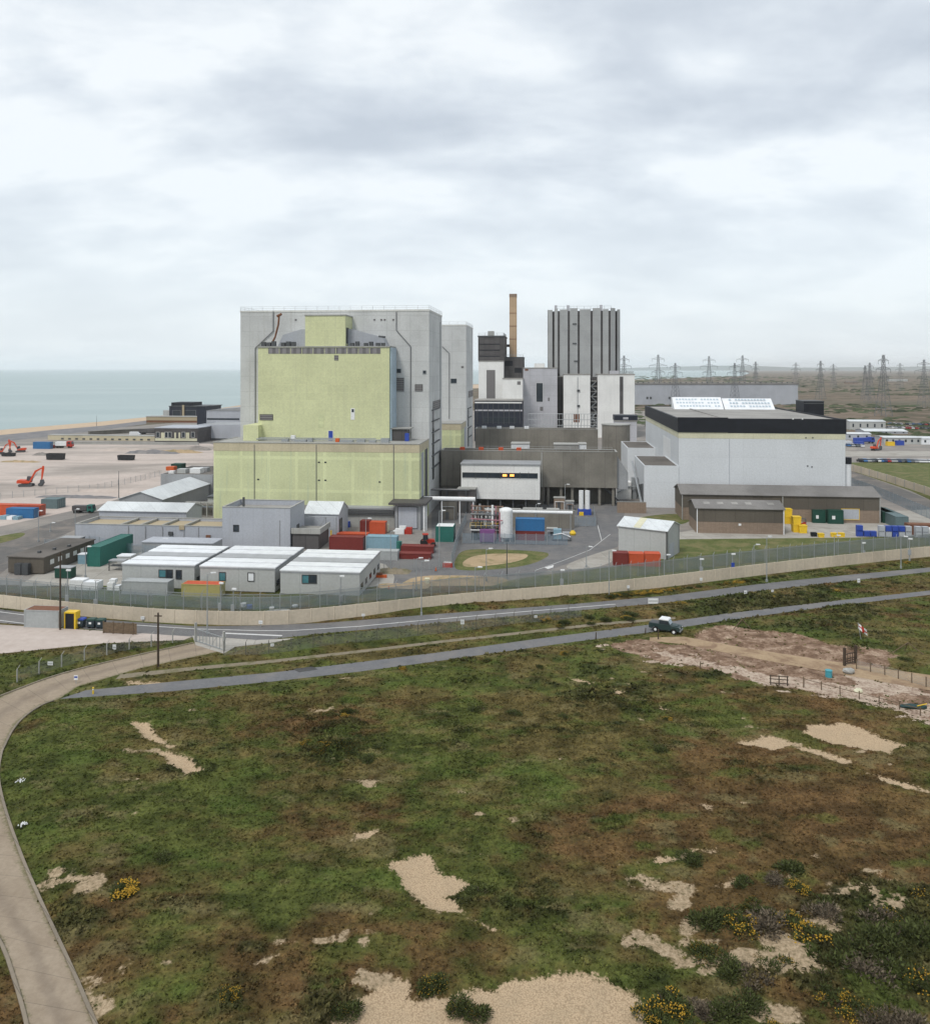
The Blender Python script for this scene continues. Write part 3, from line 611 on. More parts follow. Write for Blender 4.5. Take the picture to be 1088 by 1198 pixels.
def blob(cx, cz, wx, wz, amt):
    a = g.math('DIVIDE', g.math('SUBTRACT', sp.outputs[0], cx), wx); c_ = g.math('DIVIDE', g.math('SUBTRACT', sp.outputs[2], cz), wz)
    return g.math('MULTIPLY', g.math('EXPONENT', g.math('MULTIPLY', g.math('ADD', g.math('MULTIPLY', a, a), g.math('MULTIPLY', c_, c_)), -1.0)), amt)
for q_ in ((.14,.28,.4,.045,-.07), (-.22,.42,.25,.06,-.05), (.3,.43,.3,.05,-.04), (-.45,.24,.22,.07,.08), (.28,.33,.16,.03,.06), (-.05,.34,.2,.03,.05), (.1,.2,.6,.06,.015)): cf = g.math('ADD', cf, blob(*q_))
cl = g.ramp(cf, [(.36,(4.5,4.95,5.5)),(.44,(5.3,5.75,6.25)),(.51,(6.2,6.65,7.05)),(.58,(7.4,7.75,7.95))])
hor = g.math('SUBTRACT', 1.0, g.step(zz, .03, .33))
c = g.mix(g.math('MULTIPLY', hor, .72), cl, (6.75,7.3,7.65))
c = g.mix(.12, c, sky.outputs[0])
g.l(c, bg.inputs['Color']); bg.inputs['Strength'].default_value = .1
sl = bpy.data.lights.new('sun', 'SUN'); sl.energy = 1.5; sl.angle = radians(14); sl.color = (1,.96,.9)
so = bpy.data.objects.new('sun', sl); COL.objects.link(so)
so.rotation_euler = (pi/2-SUN_EL, 0, -SUN_AZ+pi); so.location = (0,0,300)
hz = MB().box(-26500, 26500, -3000, 26500, -1.0, 190).build('haze', [])
mh = bpy.data.materials.new('haze_air'); mh.use_nodes = True; nt = mh.node_tree; nt.nodes.clear()
o_ = nt.nodes.new('ShaderNodeOutputMaterial'); pvn = nt.nodes.new('ShaderNodeVolumePrincipled'); nt.links.new(pvn.outputs[0], o_.inputs['Volume'])
pvn.inputs['Color'].default_value = (.93,.97,1,1); pvn.inputs['Density'].default_value = HAZE = 5.5e-5
hz.data.materials.append(mh); tag(hz, kind='stuff'); hz['label'] = 'thin pale sea haze over the whole coast'; hz['category'] = 'haze'
cam = bpy.data.cameras.new('camera'); co_ = bpy.data.objects.new('camera', cam); COL.objects.link(co_)
co_.location = (0,0,H); co_.rotation_euler = (pi/2,0,0)
cam.sensor_fit = 'HORIZONTAL'; cam.sensor_width = 36; cam.lens = 36*F/1088; cam.shift_y = -(599-HZ)/1088; cam.clip_start = .5; cam.clip_end = 90000
SC.camera = co_
SC.view_settings.view_transform = 'Standard'; SC.view_settings.look = 'None'; SC.view_settings.exposure = .45; SC.view_settings.gamma = 1
SC.cycles.volume_bounces = 1
# ---------------------------------------------------------------- building helpers
def win(T, fr, x0, y0, x1, y1, v=0.0, mat='glass', frame='dframe', name='window', t=.06, fw=.12, ylevels=None):
    u0, z1 = fr.uz(x0, y0, v); u1, z0 = fr.uz(x1, y1, v)
    o = MB().box(u0, u1, v-t, v+.03, z0, z1).build(name, M[mat], T)
    if frame:
        f = MB()
        f.box(u0-fw, u0, v-t-.04, v+.02, z0-fw, z1+fw); f.box(u1, u1+fw, v-t-.04, v+.02, z0-fw, z1+fw)
        f.box(u0, u1, v-t-.04, v+.02, z0-fw, z0); f.box(u0, u1, v-t-.04, v+.02, z1, z1+fw)
        f.build('frame', M[frame], o)
    return o
def swin(T, fr, u, x0, y0, x1, y1, right=True, mat='glass', name='window', frame='dframe'):
    """a panel on a side wall at local u"""
    v0, z1 = fr.vz(x0, y0, u); v1, z0 = fr.vz(x1, y1, u)
    if v0 > v1: v0, v1 = v1, v0
    if z0 > z1: z0, z1 = z1, z0
    s = 1 if right else -1; a, b_ = sorted((u-.03*s, u+.06*s))
    o = MB().box(a, b_, v0, v1, z0, z1).build(name, M[mat], T)
    if frame:
        a, b_ = sorted((u-.02*s, u+.1*s)); MB().box(a, b_, v0-.12, v0, z0-.12, z1+.12).box(a, b_, v1, v1+.12, z0-.12, z1+.12).box(a, b_, v0, v1, z1, z1+.12).box(a, b_, v0, v1, z0-.12, z0).build('frame', M[frame], o)
    return o
def railing(mb, pts, h=1.1, step=3.0, r=.04):
    for (a, b_) in zip(pts, pts[1:]):
        a = np.array(a, float); b_ = np.array(b_, float); L = np.linalg.norm(b_-a); n = max(1, int(L/step))
        for i in range(n+1):
            p = a+(b_-a)*i/n; mb.tube(p, p+(0,0,h), r, 4)
        for k in (.5, 1.0): mb.tube(a+(0,0,h*k), b_+(0,0,h*k), r*.8, 4)
def frame_from(px, py, ang=-A): return Fr(G(px, py), ang)
def gable(mb, w, d, ze, zr, z0=0.0, axis='u', ov=.35, roof=None, u0=0.0, v0=0.0, th=.14):
    """gabled body; roof slabs go into the mesh builder `roof`"""
    if axis == 'u':
        mb.profx([(v0,z0),(v0+d,z0),(v0+d,ze),(v0+d/2,zr),(v0,ze)], u0, u0+w)
        s = (zr-ze)/(d/2); e = .01
        for (a, b_, za, zb) in ((v0-ov, v0+d/2, ze-ov*s, zr), (v0+d+ov, v0+d/2, ze-ov*s, zr)):
            roof.profx([(a,za+e),(b_,zb+e),(b_,zb+th),(a,za+th)] if a < b_ else [(b_,zb+e),(a,za+e),(a,za+th),(b_,zb+th)], u0-ov, u0+w+ov)
    else:
        mb.prof([(u0,z0),(u0+w,z0),(u0+w,ze),(u0+w/2,zr),(u0,ze)], v0, v0+d)
        s = (zr-ze)/(w/2); e = .01
        for (a, b_, za, zb) in ((u0-ov, u0+w/2, ze-ov*s, zr), (u0+w+ov, u0+w/2, ze-ov*s, zr)):
            roof.prof([(a,za+e),(b_,zb+e),(b_,zb+th),(a,za+th)] if a < b_ else [(b_,zb+e),(a,za+e),(a,za+th),(b_,zb+th)], v0-ov, v0+d+ov)
def parapet_box(w, d, h, u0=0.0, v0=0.0, z0=0.0, p=.6, t=.35, wm='white', rm='roofg', T=None, wall='wall', roof='roof', coping=None):
    b_ = MB().box(u0, u0+w, v0, v0+d, z0, h-p)
    b_.box(u0, u0+w, v0, v0+t, h-p, h).box(u0, u0+w, v0+d-t, v0+d, h-p, h).box(u0, u0+t, v0+t, v0+d-t, h-p, h).box(u0+w-t, u0+w, v0+t, v0+d-t, h-p, h)
    wo = b_.build(wall, M[wm], T)
    ro = MB().box(u0+t+.01, u0+w-t-.01, v0+t+.01, v0+d-t-.01, h-p+.005, h-p+.1).build(roof, M[rm], T)
    if coping:
        c = MB(); o = .08; z1 = h+.004
        c.box(u0-o, u0+w+o, v0-o, v0+t+o, z1, z1+.12).box(u0-o, u0+w+o, v0+d-t-o, v0+d+o, z1, z1+.12).box(u0-o, u0+t+o, v0+t+o, v0+d-t-o, z1, z1+.12).box(u0+w-t-o, u0+w+o, v0+t+o, v0+d-t-o, z1, z1+.12)
        c.build('coping', M[coping], T)
    return wo, ro

# ---------------------------------------------------------------- the two old reactor buildings
def reactor(fr_low, first, label, group='twin reactor buildings'):
    """fr_low: ground frame at the front left corner of the low yellow block"""
    fr = fr_low; T = thing('reactor_building', label, 'reactor building', fr.P, fr.ang, group=group)
    LW, LD, LH = LOWW, 15.9, 20.7
    # low yellow block
    MB().box(0, LW, 0, LD, 0, LH-2.1).build('lower_wall', M['yellow2'], T)
    MB().box(-.05, LW+.05, -.05, LD, LH-2.09, LH).build('parapet', M['peach'], T)
    MB().box(.4, LW-.4, .35, LD, LH+.004, LH+.1).build('lower_roof', M['concl'], T)
    c = MB(); c.box(-.15, LW+.15, -.15, .35, LH+.004, LH+.2); c.box(-.15, .3, .35, LD, LH+.004, LH+.2); c.box(LW-.3, LW+.15, .35, LD, LH+.004, LH+.2)
    c.build('coping', M['concl'], T)
    # main block
    u1 = fr.u_at(502, LD) if first else MAINU1; u0 = u1 - MAINW
    hh = 56.2
    MB().box(u0, u1, LD+.02, LD+26, 0, hh-.5).build('main_wall', M['reactor'], T)
    MB().box(u0-.1, u1+.1, LD-.08, LD+26.1, hh-.5, hh).build('roof', M['reactor_side'], T)
    r = MB(); railing(r, [(u0,LD+.2,hh),(u1,LD+.2,hh),(u1,LD+25.8,hh),(u0,LD+25.8,hh),(u0,LD+.2,hh)]); r.build('roof_railing', M['steel'], T)
    return T, fr, u0, u1, LW, LD, LH, hh
f0 = frame_from(250, 0.0+615.0); f0 = Fr(G(460, 615)); _u = f0.u_at(250, 0); f0 = Fr(f0.pt(_u, 0))
LOWW = f0.u_at(490.5, 0); MAINU1 = f0.u_at(502, 15.9); MAINW = MAINU1 - f0.u_at(281.3, 15.9)
T, fr, u0, u1, LW, LD, LH, hh = reactor(f0, True, 'huge pale grey reactor building with big pale yellow panel, nearest the sea')
RA = T
# upper yellow block on the low roof
vy = 8.0; a = fr.u_at(302, vy); b_ = fr.u_at(455.5, vy); zt = fr.z_at(405, a, vy)
MB().box(a, b_, vy, LD, LH+.11, zt-.35).build('upper_wall', M['yellow'], T)
MB().box(a-.2, b_+.2, vy-.2, LD-.02, zt-.35, zt).build('upper_roof', M['concl'], T)
MB().box(b_+.005, b_+.5, vy+.6, LD-.4, LH+.12, zt-.4).build('side_cladding', wallm('pale_blue_strip', (.42,.52,.6), (9,4,.05), .92), T)
for i in range(10):
    x0 = 314 + i*13.2; win(T, fr, x0, 406.9, x0+12.4, 413.6, vy, 'louv', None, 'louvre')
win(T, fr, 391, 415.5, 396, 421.5, vy, 'lou', None, 'louvre'); win(T, fr, 304.5, 485, 319, 491, vy, 'lou', 'dframe', 'louvre')
d = win(T, fr, 410.5, 477.5, 415, 491, vy, 'whitep', None, 'door'); win(T, fr, 411.5, 478.5, 414, 482, vy-.05, 'glass', None, 'door_window')
win(T, fr, 384.5, 504, 389.5, 517.5, vy, 'bluep', 'frame', 'door'); win(T, fr, 373, 485, 379, 500, vy, 'yellow2', None, 'patch_panel')
# penthouse
pu0 = fr.u_at(357, vy+.4); pu1 = fr.u_at(404, vy+.4); pz = fr.z_at(368, pu0, vy+.4)
MB().box(pu0, pu1, vy+.4, LD, zt+.005, pz-.3).build('penthouse_wall', M['yellow'], T)
MB().box(pu0-.15, pu1+.15, vy+.25, LD-.01, pz-.3, pz).build('penthouse_roof', M['concl'], T)
swin(T, fr, pu1, 405, 383, 408, 402, True, 'dsteel', 'louvre', None)
# lean-to wings either side of the penthouse
zl = fr.z_at(404, pu0, vy+3); zh = fr.z_at(385, pu0, vy+3)
MB().prof([(fr.u_at(325, vy+3), zt+.01), (pu0-.05, zt+.01), (pu0-.05, zh), (pu0-2, zh), (fr.u_at(331, vy+3), zt+3.2)], vy+3, LD-.05).build('wing', M['gclad'], T)
MB().prof([(pu1+.05, zt+.01), (fr.u_at(452, vy+3), zt+.01), (fr.u_at(447, vy+3), zt+2.4), (pu1+1.0, zh), (pu1+.05, zh)], vy+3, LD-.05).build('wing', M['gclad'], T)
# clutter on the upper roof: pipes and vents
mb = MB()
for x in (306, 312, 318, 329, 335, 341): 
    u = fr.u_at(x, vy+1); MB().box(u, u+1.1, vy+.6, vy+1.6, zt+.01, zt+1.0+.6*random.random()).build('roof_vent', M['dsteel'], T)
for x in (410, 416, 426, 432, 440, 446):
    u = fr.u_at(x, vy+1); MB().box(u, u+1.0, vy+.5, vy+1.6, zt+.01, zt+.8+.9*random.random()).build('roof_vent', M['dsteel'], T)
u = fr.u_at(330, vy+5); MB().path([(u-2.2,vy+2,zt+.1),(u-.9,vy+2,zt+2.6),(u,vy+2,zt+6.0),(u+.2,vy+2,zt+8.6)], .28).tube((u-.4,vy+2,zt+8.2),(u+.9,vy+2,zt+8.8),.35).build('exhaust_pipe', M['rust'], T)
mb = MB(); 
for x in (444, 449):
    u = fr.u_at(x, vy+1.5)
mb.tube((fr.u_at(443,vy+1), vy+1, zt+2.6), (fr.u_at(451,vy+1), vy+1, zt+2.4), .25).build('roof_pipe', M['dsteel'], T)
# downpipes on the main front
def dpipe(pts, name='downpipe', mat='dpipe', r=.12, v=None):
    v = LD-.2 if v is None else v
    P = [(fr.u_at(x, v), v, fr.z_at(y, fr.u_at(x, v), v)) for x, y in pts]; MB().path(P, r, 6).build(name, M[mat], T)
dpipe([(319.6,364),(319.6,387),(298.5,407),(298.5,506)]); dpipe([(463.6,364),(463.6,386),(480.4,405),(480.4,512)])
dpipe([(456.6,417),(457.2,500)], r=.22)
win(T, fr, 463, 442, 472.5, 457.5, LD, 'lou', 'steel', 'louvre'); win(T, fr, 486, 450, 494, 457, LD, 'lou', 'dframe', 'louvre')
win(T, fr, 464.5, 431.5, 469, 436, LD, 'glass', 'steel'); win(T, fr, 495, 433.5, 498.3, 437, LD, 'glass', 'steel')
for x in (437, 445, 449, 459, 345): win(T, fr, x, 373, x+2.2, 375, LD, 'lou', None, 'vent')
# bays and ladders on the right side of the main block
v0_, v1_ = LD, LD+26
for (y0, y1) in ((470,476),): swin(T, fr, u1, 506.5, y0, 514.5, y1, True, 'lou', 'louvre')
for y in (480, 493, 506, 519, 533, 547):
    zc = fr.z_at(y, u1, LD+8)
    MB().box(u1+.02, u1+.35, LD+5, LD+19, zc, zc+.35).build('ledge', M['dsteel'], T)
    MB().box(u1+.02, u1+.12, LD+6, LD+9, zc-3.2, zc-.2).build('window', M['glass'], T)
mb = MB()
for k in range(60): mb.box(u1+.05, u1+.12, LD+22, LD+22.6, 6+k*.8, 6.1+k*.8)
mb.box(u1+.05, u1+.15, LD+21.9, LD+22, 5, 54).box(u1+.05, u1+.15, LD+22.6, LD+22.7, 5, 54).build('ladder', M['steel'], T)
# things on the low roof
mb = MB()
for (x, w_, h_) in ((330,5,.7),(345,9,.5),(360,4,1.0),(398,10,.5),(418,6,.8),(432,5,.5),(446,6,1.1)):
    u = fr.u_at(x, 4); mb.box(u, u+w_*.35, 3.4, 4.6, LH+.12, LH+.12+h_)
mb.tube((fr.u_at(300,5),5,LH+.6),(fr.u_at(455,5),5,LH+.6),.16).tube((fr.u_at(300,5.6),5.6,LH+.9),(fr.u_at(440,5.6),5.6,LH+.9),.12)
mb.build('roof_plant', M['steel'], T)
u = fr.u_at(341, 6); MB().box(u, u+1.1, 5.4, 6.4, LH+.12, LH+1.6).build('roof_cabinet', M['whitep'], T)
u = fr.u_at(393, 4); MB().box(u, u+1.0, 3.4, 4.2, LH+.12, LH+1.1).build('roof_box', M['orange'], T)
a = fr.u_at(284.5, 5); b_ = fr.u_at(302, 5); MB().box(a, b_, 5, LD-.3, LH+.12, LH+4.2).build('stair_house', M['yellow'], T)
a = fr.u_at(458, 9); MB().box(a, a+4.2, 9, 13, LH+.12, LH+3.2).build('dark_shelter', M['darkgrey'], T)
MB().box(a-.3, a+5.2, 8.6, 13.3, LH+3.2, LH+3.5).build('shelter_roof', M['concl'], T)
a = fr.u_at(474, 8); MB().box(a, a+1.0, 7.6, 8.6, LH+.12, LH+2.2).build('roof_cabinet', M['bluep'], T)
# front face of the low block: downpipes, joints, small vents
for x in (297.5, 370, 460.5):
    dpipe([(x,520),(x,600)], 'downpipe', 'dpipe', .09, -.12)
for (x, y) in ((372,540),(379.5,540),(372,561),(379.5,561),(301,560),(443,563)): win(T, fr, x, y, x+2.4, y+1.6, 0, 'glass', None, 'vent')
swin(T, fr, LW, 493, 530, 495.5, 606, True, 'gclad', 'side_panel', None); swin(T, fr, LW, 497, 526, 500, 600, True, 'dsteel', 'pipe_duct', None)
MB().box(LW*.32, LW-.5, -.02, -.005, .3, 4.9).build('lower_apron', M['concl'], T)
# second reactor, behind and to the right
f1 = Fr(f0.pt(2.1, 77.0)); T2, fr2, a0, a1, *_ = reactor(f1, False, 'second pale grey reactor building half hidden behind the yellow panelled one')
T = T2; fr = fr2
dpipe([(517.3,405),(525.5,413),(525.5,490)]); win(T, fr, 527.5, 443, 534, 448, LD, 'glass', 'steel'); win(T, fr, 539.5, 428, 542.5, 430.5, LD, 'lou', None, 'vent')
for y in (478, 489, 501, 512):
    zc = fr.z_at(y, a1, LD+8); MB().box(a1+.02, a1+.3, LD+5, LD+19, zc, zc+.3).build('ledge', M['dsteel'], T); MB().box(a1+.02, a1+.12, LD+6, LD+9, zc-3.2, zc-.2).build('window', M['glass'], T)
swin(T, fr, a1, 548, 458, 553, 463, True, 'lou', 'louvre')
swin(T, fr, LW, 543, 500, 545, 525, True, 'gclad', 'side_panel', None)

# ---------------------------------------------------------------- grey workshop between reactor front and yard
f = Fr(G(462, 620)); T = thing('workshop', 'low dark grey annexe with roller door under the yellow block', 'workshop', f.pt(0,0), f.ang); f = Fr(f.pt(0,0))
w_ = f.u_at(492, 0); h_ = f.z_at(590, 0, 0)
MB().box(0, w_, 0, 11, 0, h_).build('wall', M['gclad2'], T); MB().box(-1.4, w_+1.6, -1.2, 11, h_+.01, h_+.5).build('roof', M['darkgrey'], T)
win(T, f, 466, 593, 488, 618, 0, 'gclad', 'dframe', 'roller_door'); MB().box(w_-.1+.9, w_+1.2, -.9, -.6, 0, h_).box(w_+1.9-.6, w_+1.6, -.3, .1, 0, h_).build('post', M['whitep'], T)
f = Fr(G(404, 617)); w_ = f.u_at(461, 0); T = thing('workshop', 'low grey lean-to with dark pipes along its eaves below the yellow wall', 'workshop', f.P, f.ang)
MB().box(0, w_, .6, 8, 0, 4.6).build('wall', M['concl'], T); mb = MB()
mb.box(-.3, w_+.3, .1, 8, 4.61, 5.0).build('roof', M['gclad2'], T)
mb = MB()
for k in range(3): mb.tube((0, .2-.02*k, 4.1-.35*k), (w_, .2, 4.1-.35*k), .13)
mb.build('pipe', M['dsteel'], T)

# ---------------------------------------------------------------- long concrete blocks in the middle
f = Fr(G(700, 592)); f = Fr(f.pt(f.u_at(516, 0), 0)); w_ = f.u_at(722, 0); h_ = f.z_at(529, w_, 0)
T = thing('turbine_hall', 'long brown grey concrete block in front with open dark undercroft', 'turbine hall', f.P, f.ang)
z0 = f.z_at(571, w_, 0)
wo, ro = parapet_box(w_, 7, h_, z0=z0, wm='conc', rm='roofg', T=T, coping='concl')
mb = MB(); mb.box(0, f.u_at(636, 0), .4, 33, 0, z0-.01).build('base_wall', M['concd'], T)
for x in (640, 655, 668, 684, 700, 716): u = f.u_at(x, .5); MB().box(u, u+.7, .5, 1.3, 0, z0-.01).build('column', M['conc'], T)
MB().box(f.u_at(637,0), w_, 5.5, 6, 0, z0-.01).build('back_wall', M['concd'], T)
a = f.u_at(633, -.2); MB().box(a, a+.35, -.12, -.01, z0, h_-.3).build('pilaster', M['concl'], T)
for (x, y) in ((541,525.5),(563,525.5),(586,526),(607,526.5)): u = f.u_at(x, 1.6); MB().box(u-.7, u+.7, 1.0, 2.2, h_-.4, h_+.9).build('roof_vent', M['ored'], T)
mb = MB(); railing(mb, [(1,5.2,h_-.5),(w_-1,5.2,h_-.5)], 1.4, 4); mb.build('roof_railing', M['steel'], T)
for (x0_, x1_, yt_, v_, mt_, lb_) in ((598,619,518.5,26,'white','white plant house showing above the front concrete block'),(648,677,519.5,30,'roofg','wide brown grey plant house showing above the front concrete block'),(677.3,686,519,30.5,'white','narrow white plant house at the right end of the brown grey one')):
    a_ = f.u_at(x0_, v_); c_ = f.u_at(x1_, v_); q_ = f.z_at(yt_, a_, v_); TT = thing('plant_house', lb_, 'plant house', f.pt(a_, v_), -A)
    MB().box(0, c_-a_, 0, 6, 0, q_-.3).build('wall', M[mt_], TT); MB().box(-.15, c_-a_+.15, -.15, 6.15, q_-.3, q_).build('roof', M['concl'], TT)
TH_TOP = h_
MB().prof([(w_+.01, z0-.5),(w_+3.2, z0-.5),(w_+3.2, h_-6),(w_+.01, h_-1)], 1, 6).build('side_duct', M['gclad2'], T)
# rear one
f = Fr(G(700, 431+40*950/325)); f = Fr(f.pt(f.u_at(556, 0), 0)); w_ = f.u_at(699.5, 0); h_ = f.z_at(502.5, w_, 0)
T = thing('turbine_hall', 'rear brown grey concrete block below the far white station', 'turbine hall', f.P, f.ang)
parapet_box(w_, 8, h_, wm='conc', rm='roofg', T=T, coping='concl')
for x in (566.5, 584, 599, 616): u = f.u_at(x, 1.5); MB().box(u-.9, u+.9, 1, 2.4, h_-.4, h_+1.0).build('roof_vent', M['white'], T)
f = Fr(G(722, 431+40*950/338)); T = thing('storage_tank', 'round brown concrete tank left of the big white hall', 'tank', f.P, f.ang)
hz_ = H-(498-HZ)/F*338
MB().cyl(0, 6.2, 0, hz_, 5.9, 28).build('tank_wall', M['conc'], T); MB().cyl(0, 6.2, hz_+.01, hz_+.4, 6.15, 28).build('tank_roof', M['concl'], T)

# white control building with lit lamps
f = Fr(G(585, 598)); f = Fr(f.pt(f.u_at(539.5, 0), 0)); w_ = f.u_at(631.5, 0); h_ = f.z_at(544, w_/2, 0); zb = f.z_at(584, w_/2, 0)
T = thing('control_building', 'white raised building with dark window band and two lit orange lamps', 'building', f.P, f.ang)
MB().box(0, w_, 0, 9, zb, h_).build('wall', M['bwhite'], T); MB().box(-.25, w_+.25, -.25, 9.2, h_+.01, h_+.35).build('roof', M['gclad2'], T)
win(T, f, 541, 552.5, 629, 560, 0, 'glass', 'frame', 'window_band')
mb = MB()
for x in (556, 570, 585, 608, 618): u = f.u_at(x, 0); mb.box(u, u+.15, -.12, -.07, f.z_at(560, u), f.z_at(552.5, u))
mb.build('mullion', M['dframe'], T)
for x in (590.5, 599): u = f.u_at(x, 0); z = f.z_at(556, u); MB().box(u-.55, u+.55, -.35, -.13, z-.28, z+.28).build('lamp', M['lamp'], T)
for i in range(7):
    u = .4+i*(w_-.8)/6
    for v_ in (.5, 7.6): MB().box(u-.2, u+.2, v_, v_+.4, 0, zb-.01).build('leg', M['dsteel'], T)

# ---------------------------------------------------------------- far station (white, grey and black blocks, fluted tower)
YB = 480.0
def farblk(name, label, cat, x0, x1, ytop, mat, depth=30, Y=YB, roof='roofg', zbot=0.0, group=None, ang=-A):
    P = ((x0-CX)/F*Y, Y); f = Fr(P, ang); w_ = f.u_at(x1, 0); h_ = f.z_at(ytop, w_/2, 0)
    T = thing(name, label, cat, P, ang, group=group)
    MB().box(0, w_, 0, depth, zbot, h_).build('wall', M[mat], T); MB().box(-.2, w_+.2, -.2, depth+.2, h_+.01, h_+.6).build('roof', M[roof], T)
    return T, f, w_, h_
T, f, w_, h_ = farblk('boiler_house', 'brown black topped tall block beside the chimney', 'building', 560, 589, 422.8, 'bwhite', 34, 472)
zt = f.z_at(394, 5); MB().box(-.3, w_+.3, -.3, 30, h_+.65, zt).build('upper_wall', M['darkgrey'], T); MB().box(-.6, w_+.6, -.6, 30.4, zt+.01, zt+.8).build('upper_roof', M['dsteel'], T)
mb = MB(); railing(mb, [(0,0,zt+.8),(w_,0,zt+.8),(w_,28,zt+.8)], 1.6, 3, .08); mb.build('roof_railing', M['steel'], T)
MB().box(5, 8.5, 4, 8, zt+.81, zt+3.6).build('roof_vent', M['concl'], T)
for y in (402, 409, 416): win(T, f, 561, y, 585, y+1.0, -.3, 'black', None, 'louvre')
win(T, f, 569.5, 433, 579, 467, 0, louvre('greenish_glazing', (.24,.28,.26), 2.2, .45) and 'lou', 'dframe', 'window')
T, f, w_, h_ = farblk('annexe_block', 'dark grey link block at the foot of the tan chimney', 'building', 589.3, 612, 418.5, 'darkgrey', 26, 479, 'dsteel')
win(T, f, 590.5, 422, 600, 428, 0, 'black', None, 'louvre'); win(T, f, 602, 430, 610, 436, 0, 'black', None, 'louvre')
mb = MB(); railing(mb, [(0,0,h_+.6),(w_,0,h_+.6)], 1.5, 3, .08); mb.build('roof_railing', M['steel'], T)
T, f, w_, h_ = farblk('white_block', 'low white block below the dark topped tall block', 'building', 588, 611.3, 443.5, 'bwhite', 14, 464)
win(T, f, 605, 446, 609, 450, 0, 'lou', None, 'louvre')
T, f, w_, h_ = farblk('black_banded_block', 'low block with black bands and a pale strip under the far station', 'building', 555, 611, 469, 'blackblue', 20, 446)
win(T, f, 555.5, 470, 610.5, 471.8, -.02, 'bwhite', None, 'pale_band'); win(T, f, 556, 479, 611, 481, 0, 'bgrey', None, 'pale_band')
mb = MB()
for i in range(9): u = 1.5+i*(w_-3)/8; mb.box(u, u+.3, -.3, -.02, f.z_at(496,u), f.z_at(472,u))
mb.build('mullion', M['dsteel'], T); win(T, f, 566, 488, 604, 494, 0, 'glass', 'dsteel', 'window_band')
T, f, w_, h_ = farblk('turbine_block', 'pale grey stepped block with a tall dark window, left of fluted tower', 'building', 612, 652, 431, 'bgrey', 30, 476)
a = f.u_at(625, 2); b_ = f.u_at(637, 2); zz_ = f.z_at(425, a, 2); MB().box(a, b_, 2, 20, h_+.62, zz_).build('upper_wall', M['bwhite'], T)
win(T, f, 627.5, 448, 635, 470, 0, 'glass', 'bwhite'); win(T, f, 632, 476, 635, 480, 0, 'lou', 'dframe'); win(T, f, 614, 431.5, 618, 433.5, 0, 'rust', None, 'stain_panel'); win(T, f, 641, 465, 643, 469, 0, 'lou', None, 'vent')
T, f, w_, h_ = farblk('link_block', 'narrow dark recess block between pale grey and white fronts', 'building', 652.2, 659, 441, 'darkgrey', 20, 486)
# fluted reactor tower
P = ((641.5-CX)/F*492, 492.0); f = Fr(P); w_ = f.u_at(725.5, 0); zt = f.z_at(361, w_/2)
T = thing('fluted_tower', 'tall grey fluted reactor tower with dark vertical gaps', 'reactor tower', P, -A)
D_ = w_*.85; cc = 5.2
oct_ = [(cc+.6,.6),(w_-cc-.6,.6),(w_-.6,cc+.6),(w_-.6,D_-cc),(w_-cc,D_-.6),(cc,D_-.6),(.6,D_-cc),(.6,cc+.6)]
MB().prism(oct_, 0, zt-1.2).build('core', M['darkgrey'], T)
gaps = [535,557.5,600,642,697,740,773,803]; gaps = [500+x/3.627 for x in gaps]
edges = [641.5] + gaps + [725.5]
mb = None
for i, (x0, x1) in enumerate(zip(edges, edges[1:])):
    ua = f.u_at(x0, 0) + (.65 if i else 0); ub = f.u_at(x1, 0) - (.65 if i < len(edges)-2 else 0)
    def fv(u): return max(0, cc-(u)) if u < cc else (max(0, u-(w_-cc)) if u > w_-cc else 0)
    va, vb = fv(ua)*.9, fv(ub)*.9; tt = 1.4
    zz_ = zt + (.4 if i % 2 else -.3)
    MB().prism([(ua,va-.1),(ub,vb-.1),(ub,vb+tt),(ua,va+tt)], 0, zz_).build('fin', M['fin'], T)
for i in range(6):
    va = cc+1.5+i*(D_-2*cc)/6; vb = va+(D_-2*cc)/6-1.2
    MB().box(w_-.55, w_+.5, va, vb, 0, zt).build('fin', M['fin'], T); MB().box(-.5, .55, va, vb, 0, zt).build('fin', M['fin'], T)
for (x, y) in ((616,177),(616,260),(622,335)):
    u = f.u_at(500+x/3.627, -.2); z = f.z_at(330+y/3.627, u); MB().box(u, u+2.4, -.5, -.12, z-.3, z+.4).build('bracket', M['dsteel'], T)
for x in (545, 597, 737): u = f.u_at(500+x/3.627, 2); MB().box(u-.8, u+.8, 2, 4, zt-1.19, zt+2.4).build('roof_vent', M['bgrey'], T)
mb = MB(); railing(mb, [(cc,2.2,zt-1.2),(w_-cc,2.2,zt-1.2)], 3.0, 4, .09); mb.build('roof_railing', M['steel'], T)
T, f, w_, h_ = farblk('front_block', 'white block with stained brackets in front of the fluted tower', 'building', 659.3, 690.5, 438.5, 'bwhite', 16, 470)
for (x, y) in ((635,460),(635,525)): u = f.u_at(500+x/3.627, -.2); z = f.z_at(330+y/3.627, u); MB().box(u, u+1.6, -.5, -.01, z-.6, z+.6).build('bracket', M['dsteel'], T)
mb = MB(); u = f.u_at(675.5, -.2); mb.box(u, u+.3, -.3, -.01, 6, h_-1); mb.build('downpipe', M['steel'], T)
win(T, f, 671, 484, 678, 494, 0, 'rust', None, 'stained_panel')
P = ((690.6-CX)/F*474, 474.0); f = Fr(P); w_ = f.u_at(699.2, 0); h_ = f.z_at(441, 3)
T = thing('stair_tower', 'open dark stair tower with stacked landings between white fronts', 'stair tower', P, -A)
MB().box(0, w_, 3, 10, 0, h_).build('back_wall', M['darkgrey'], T)
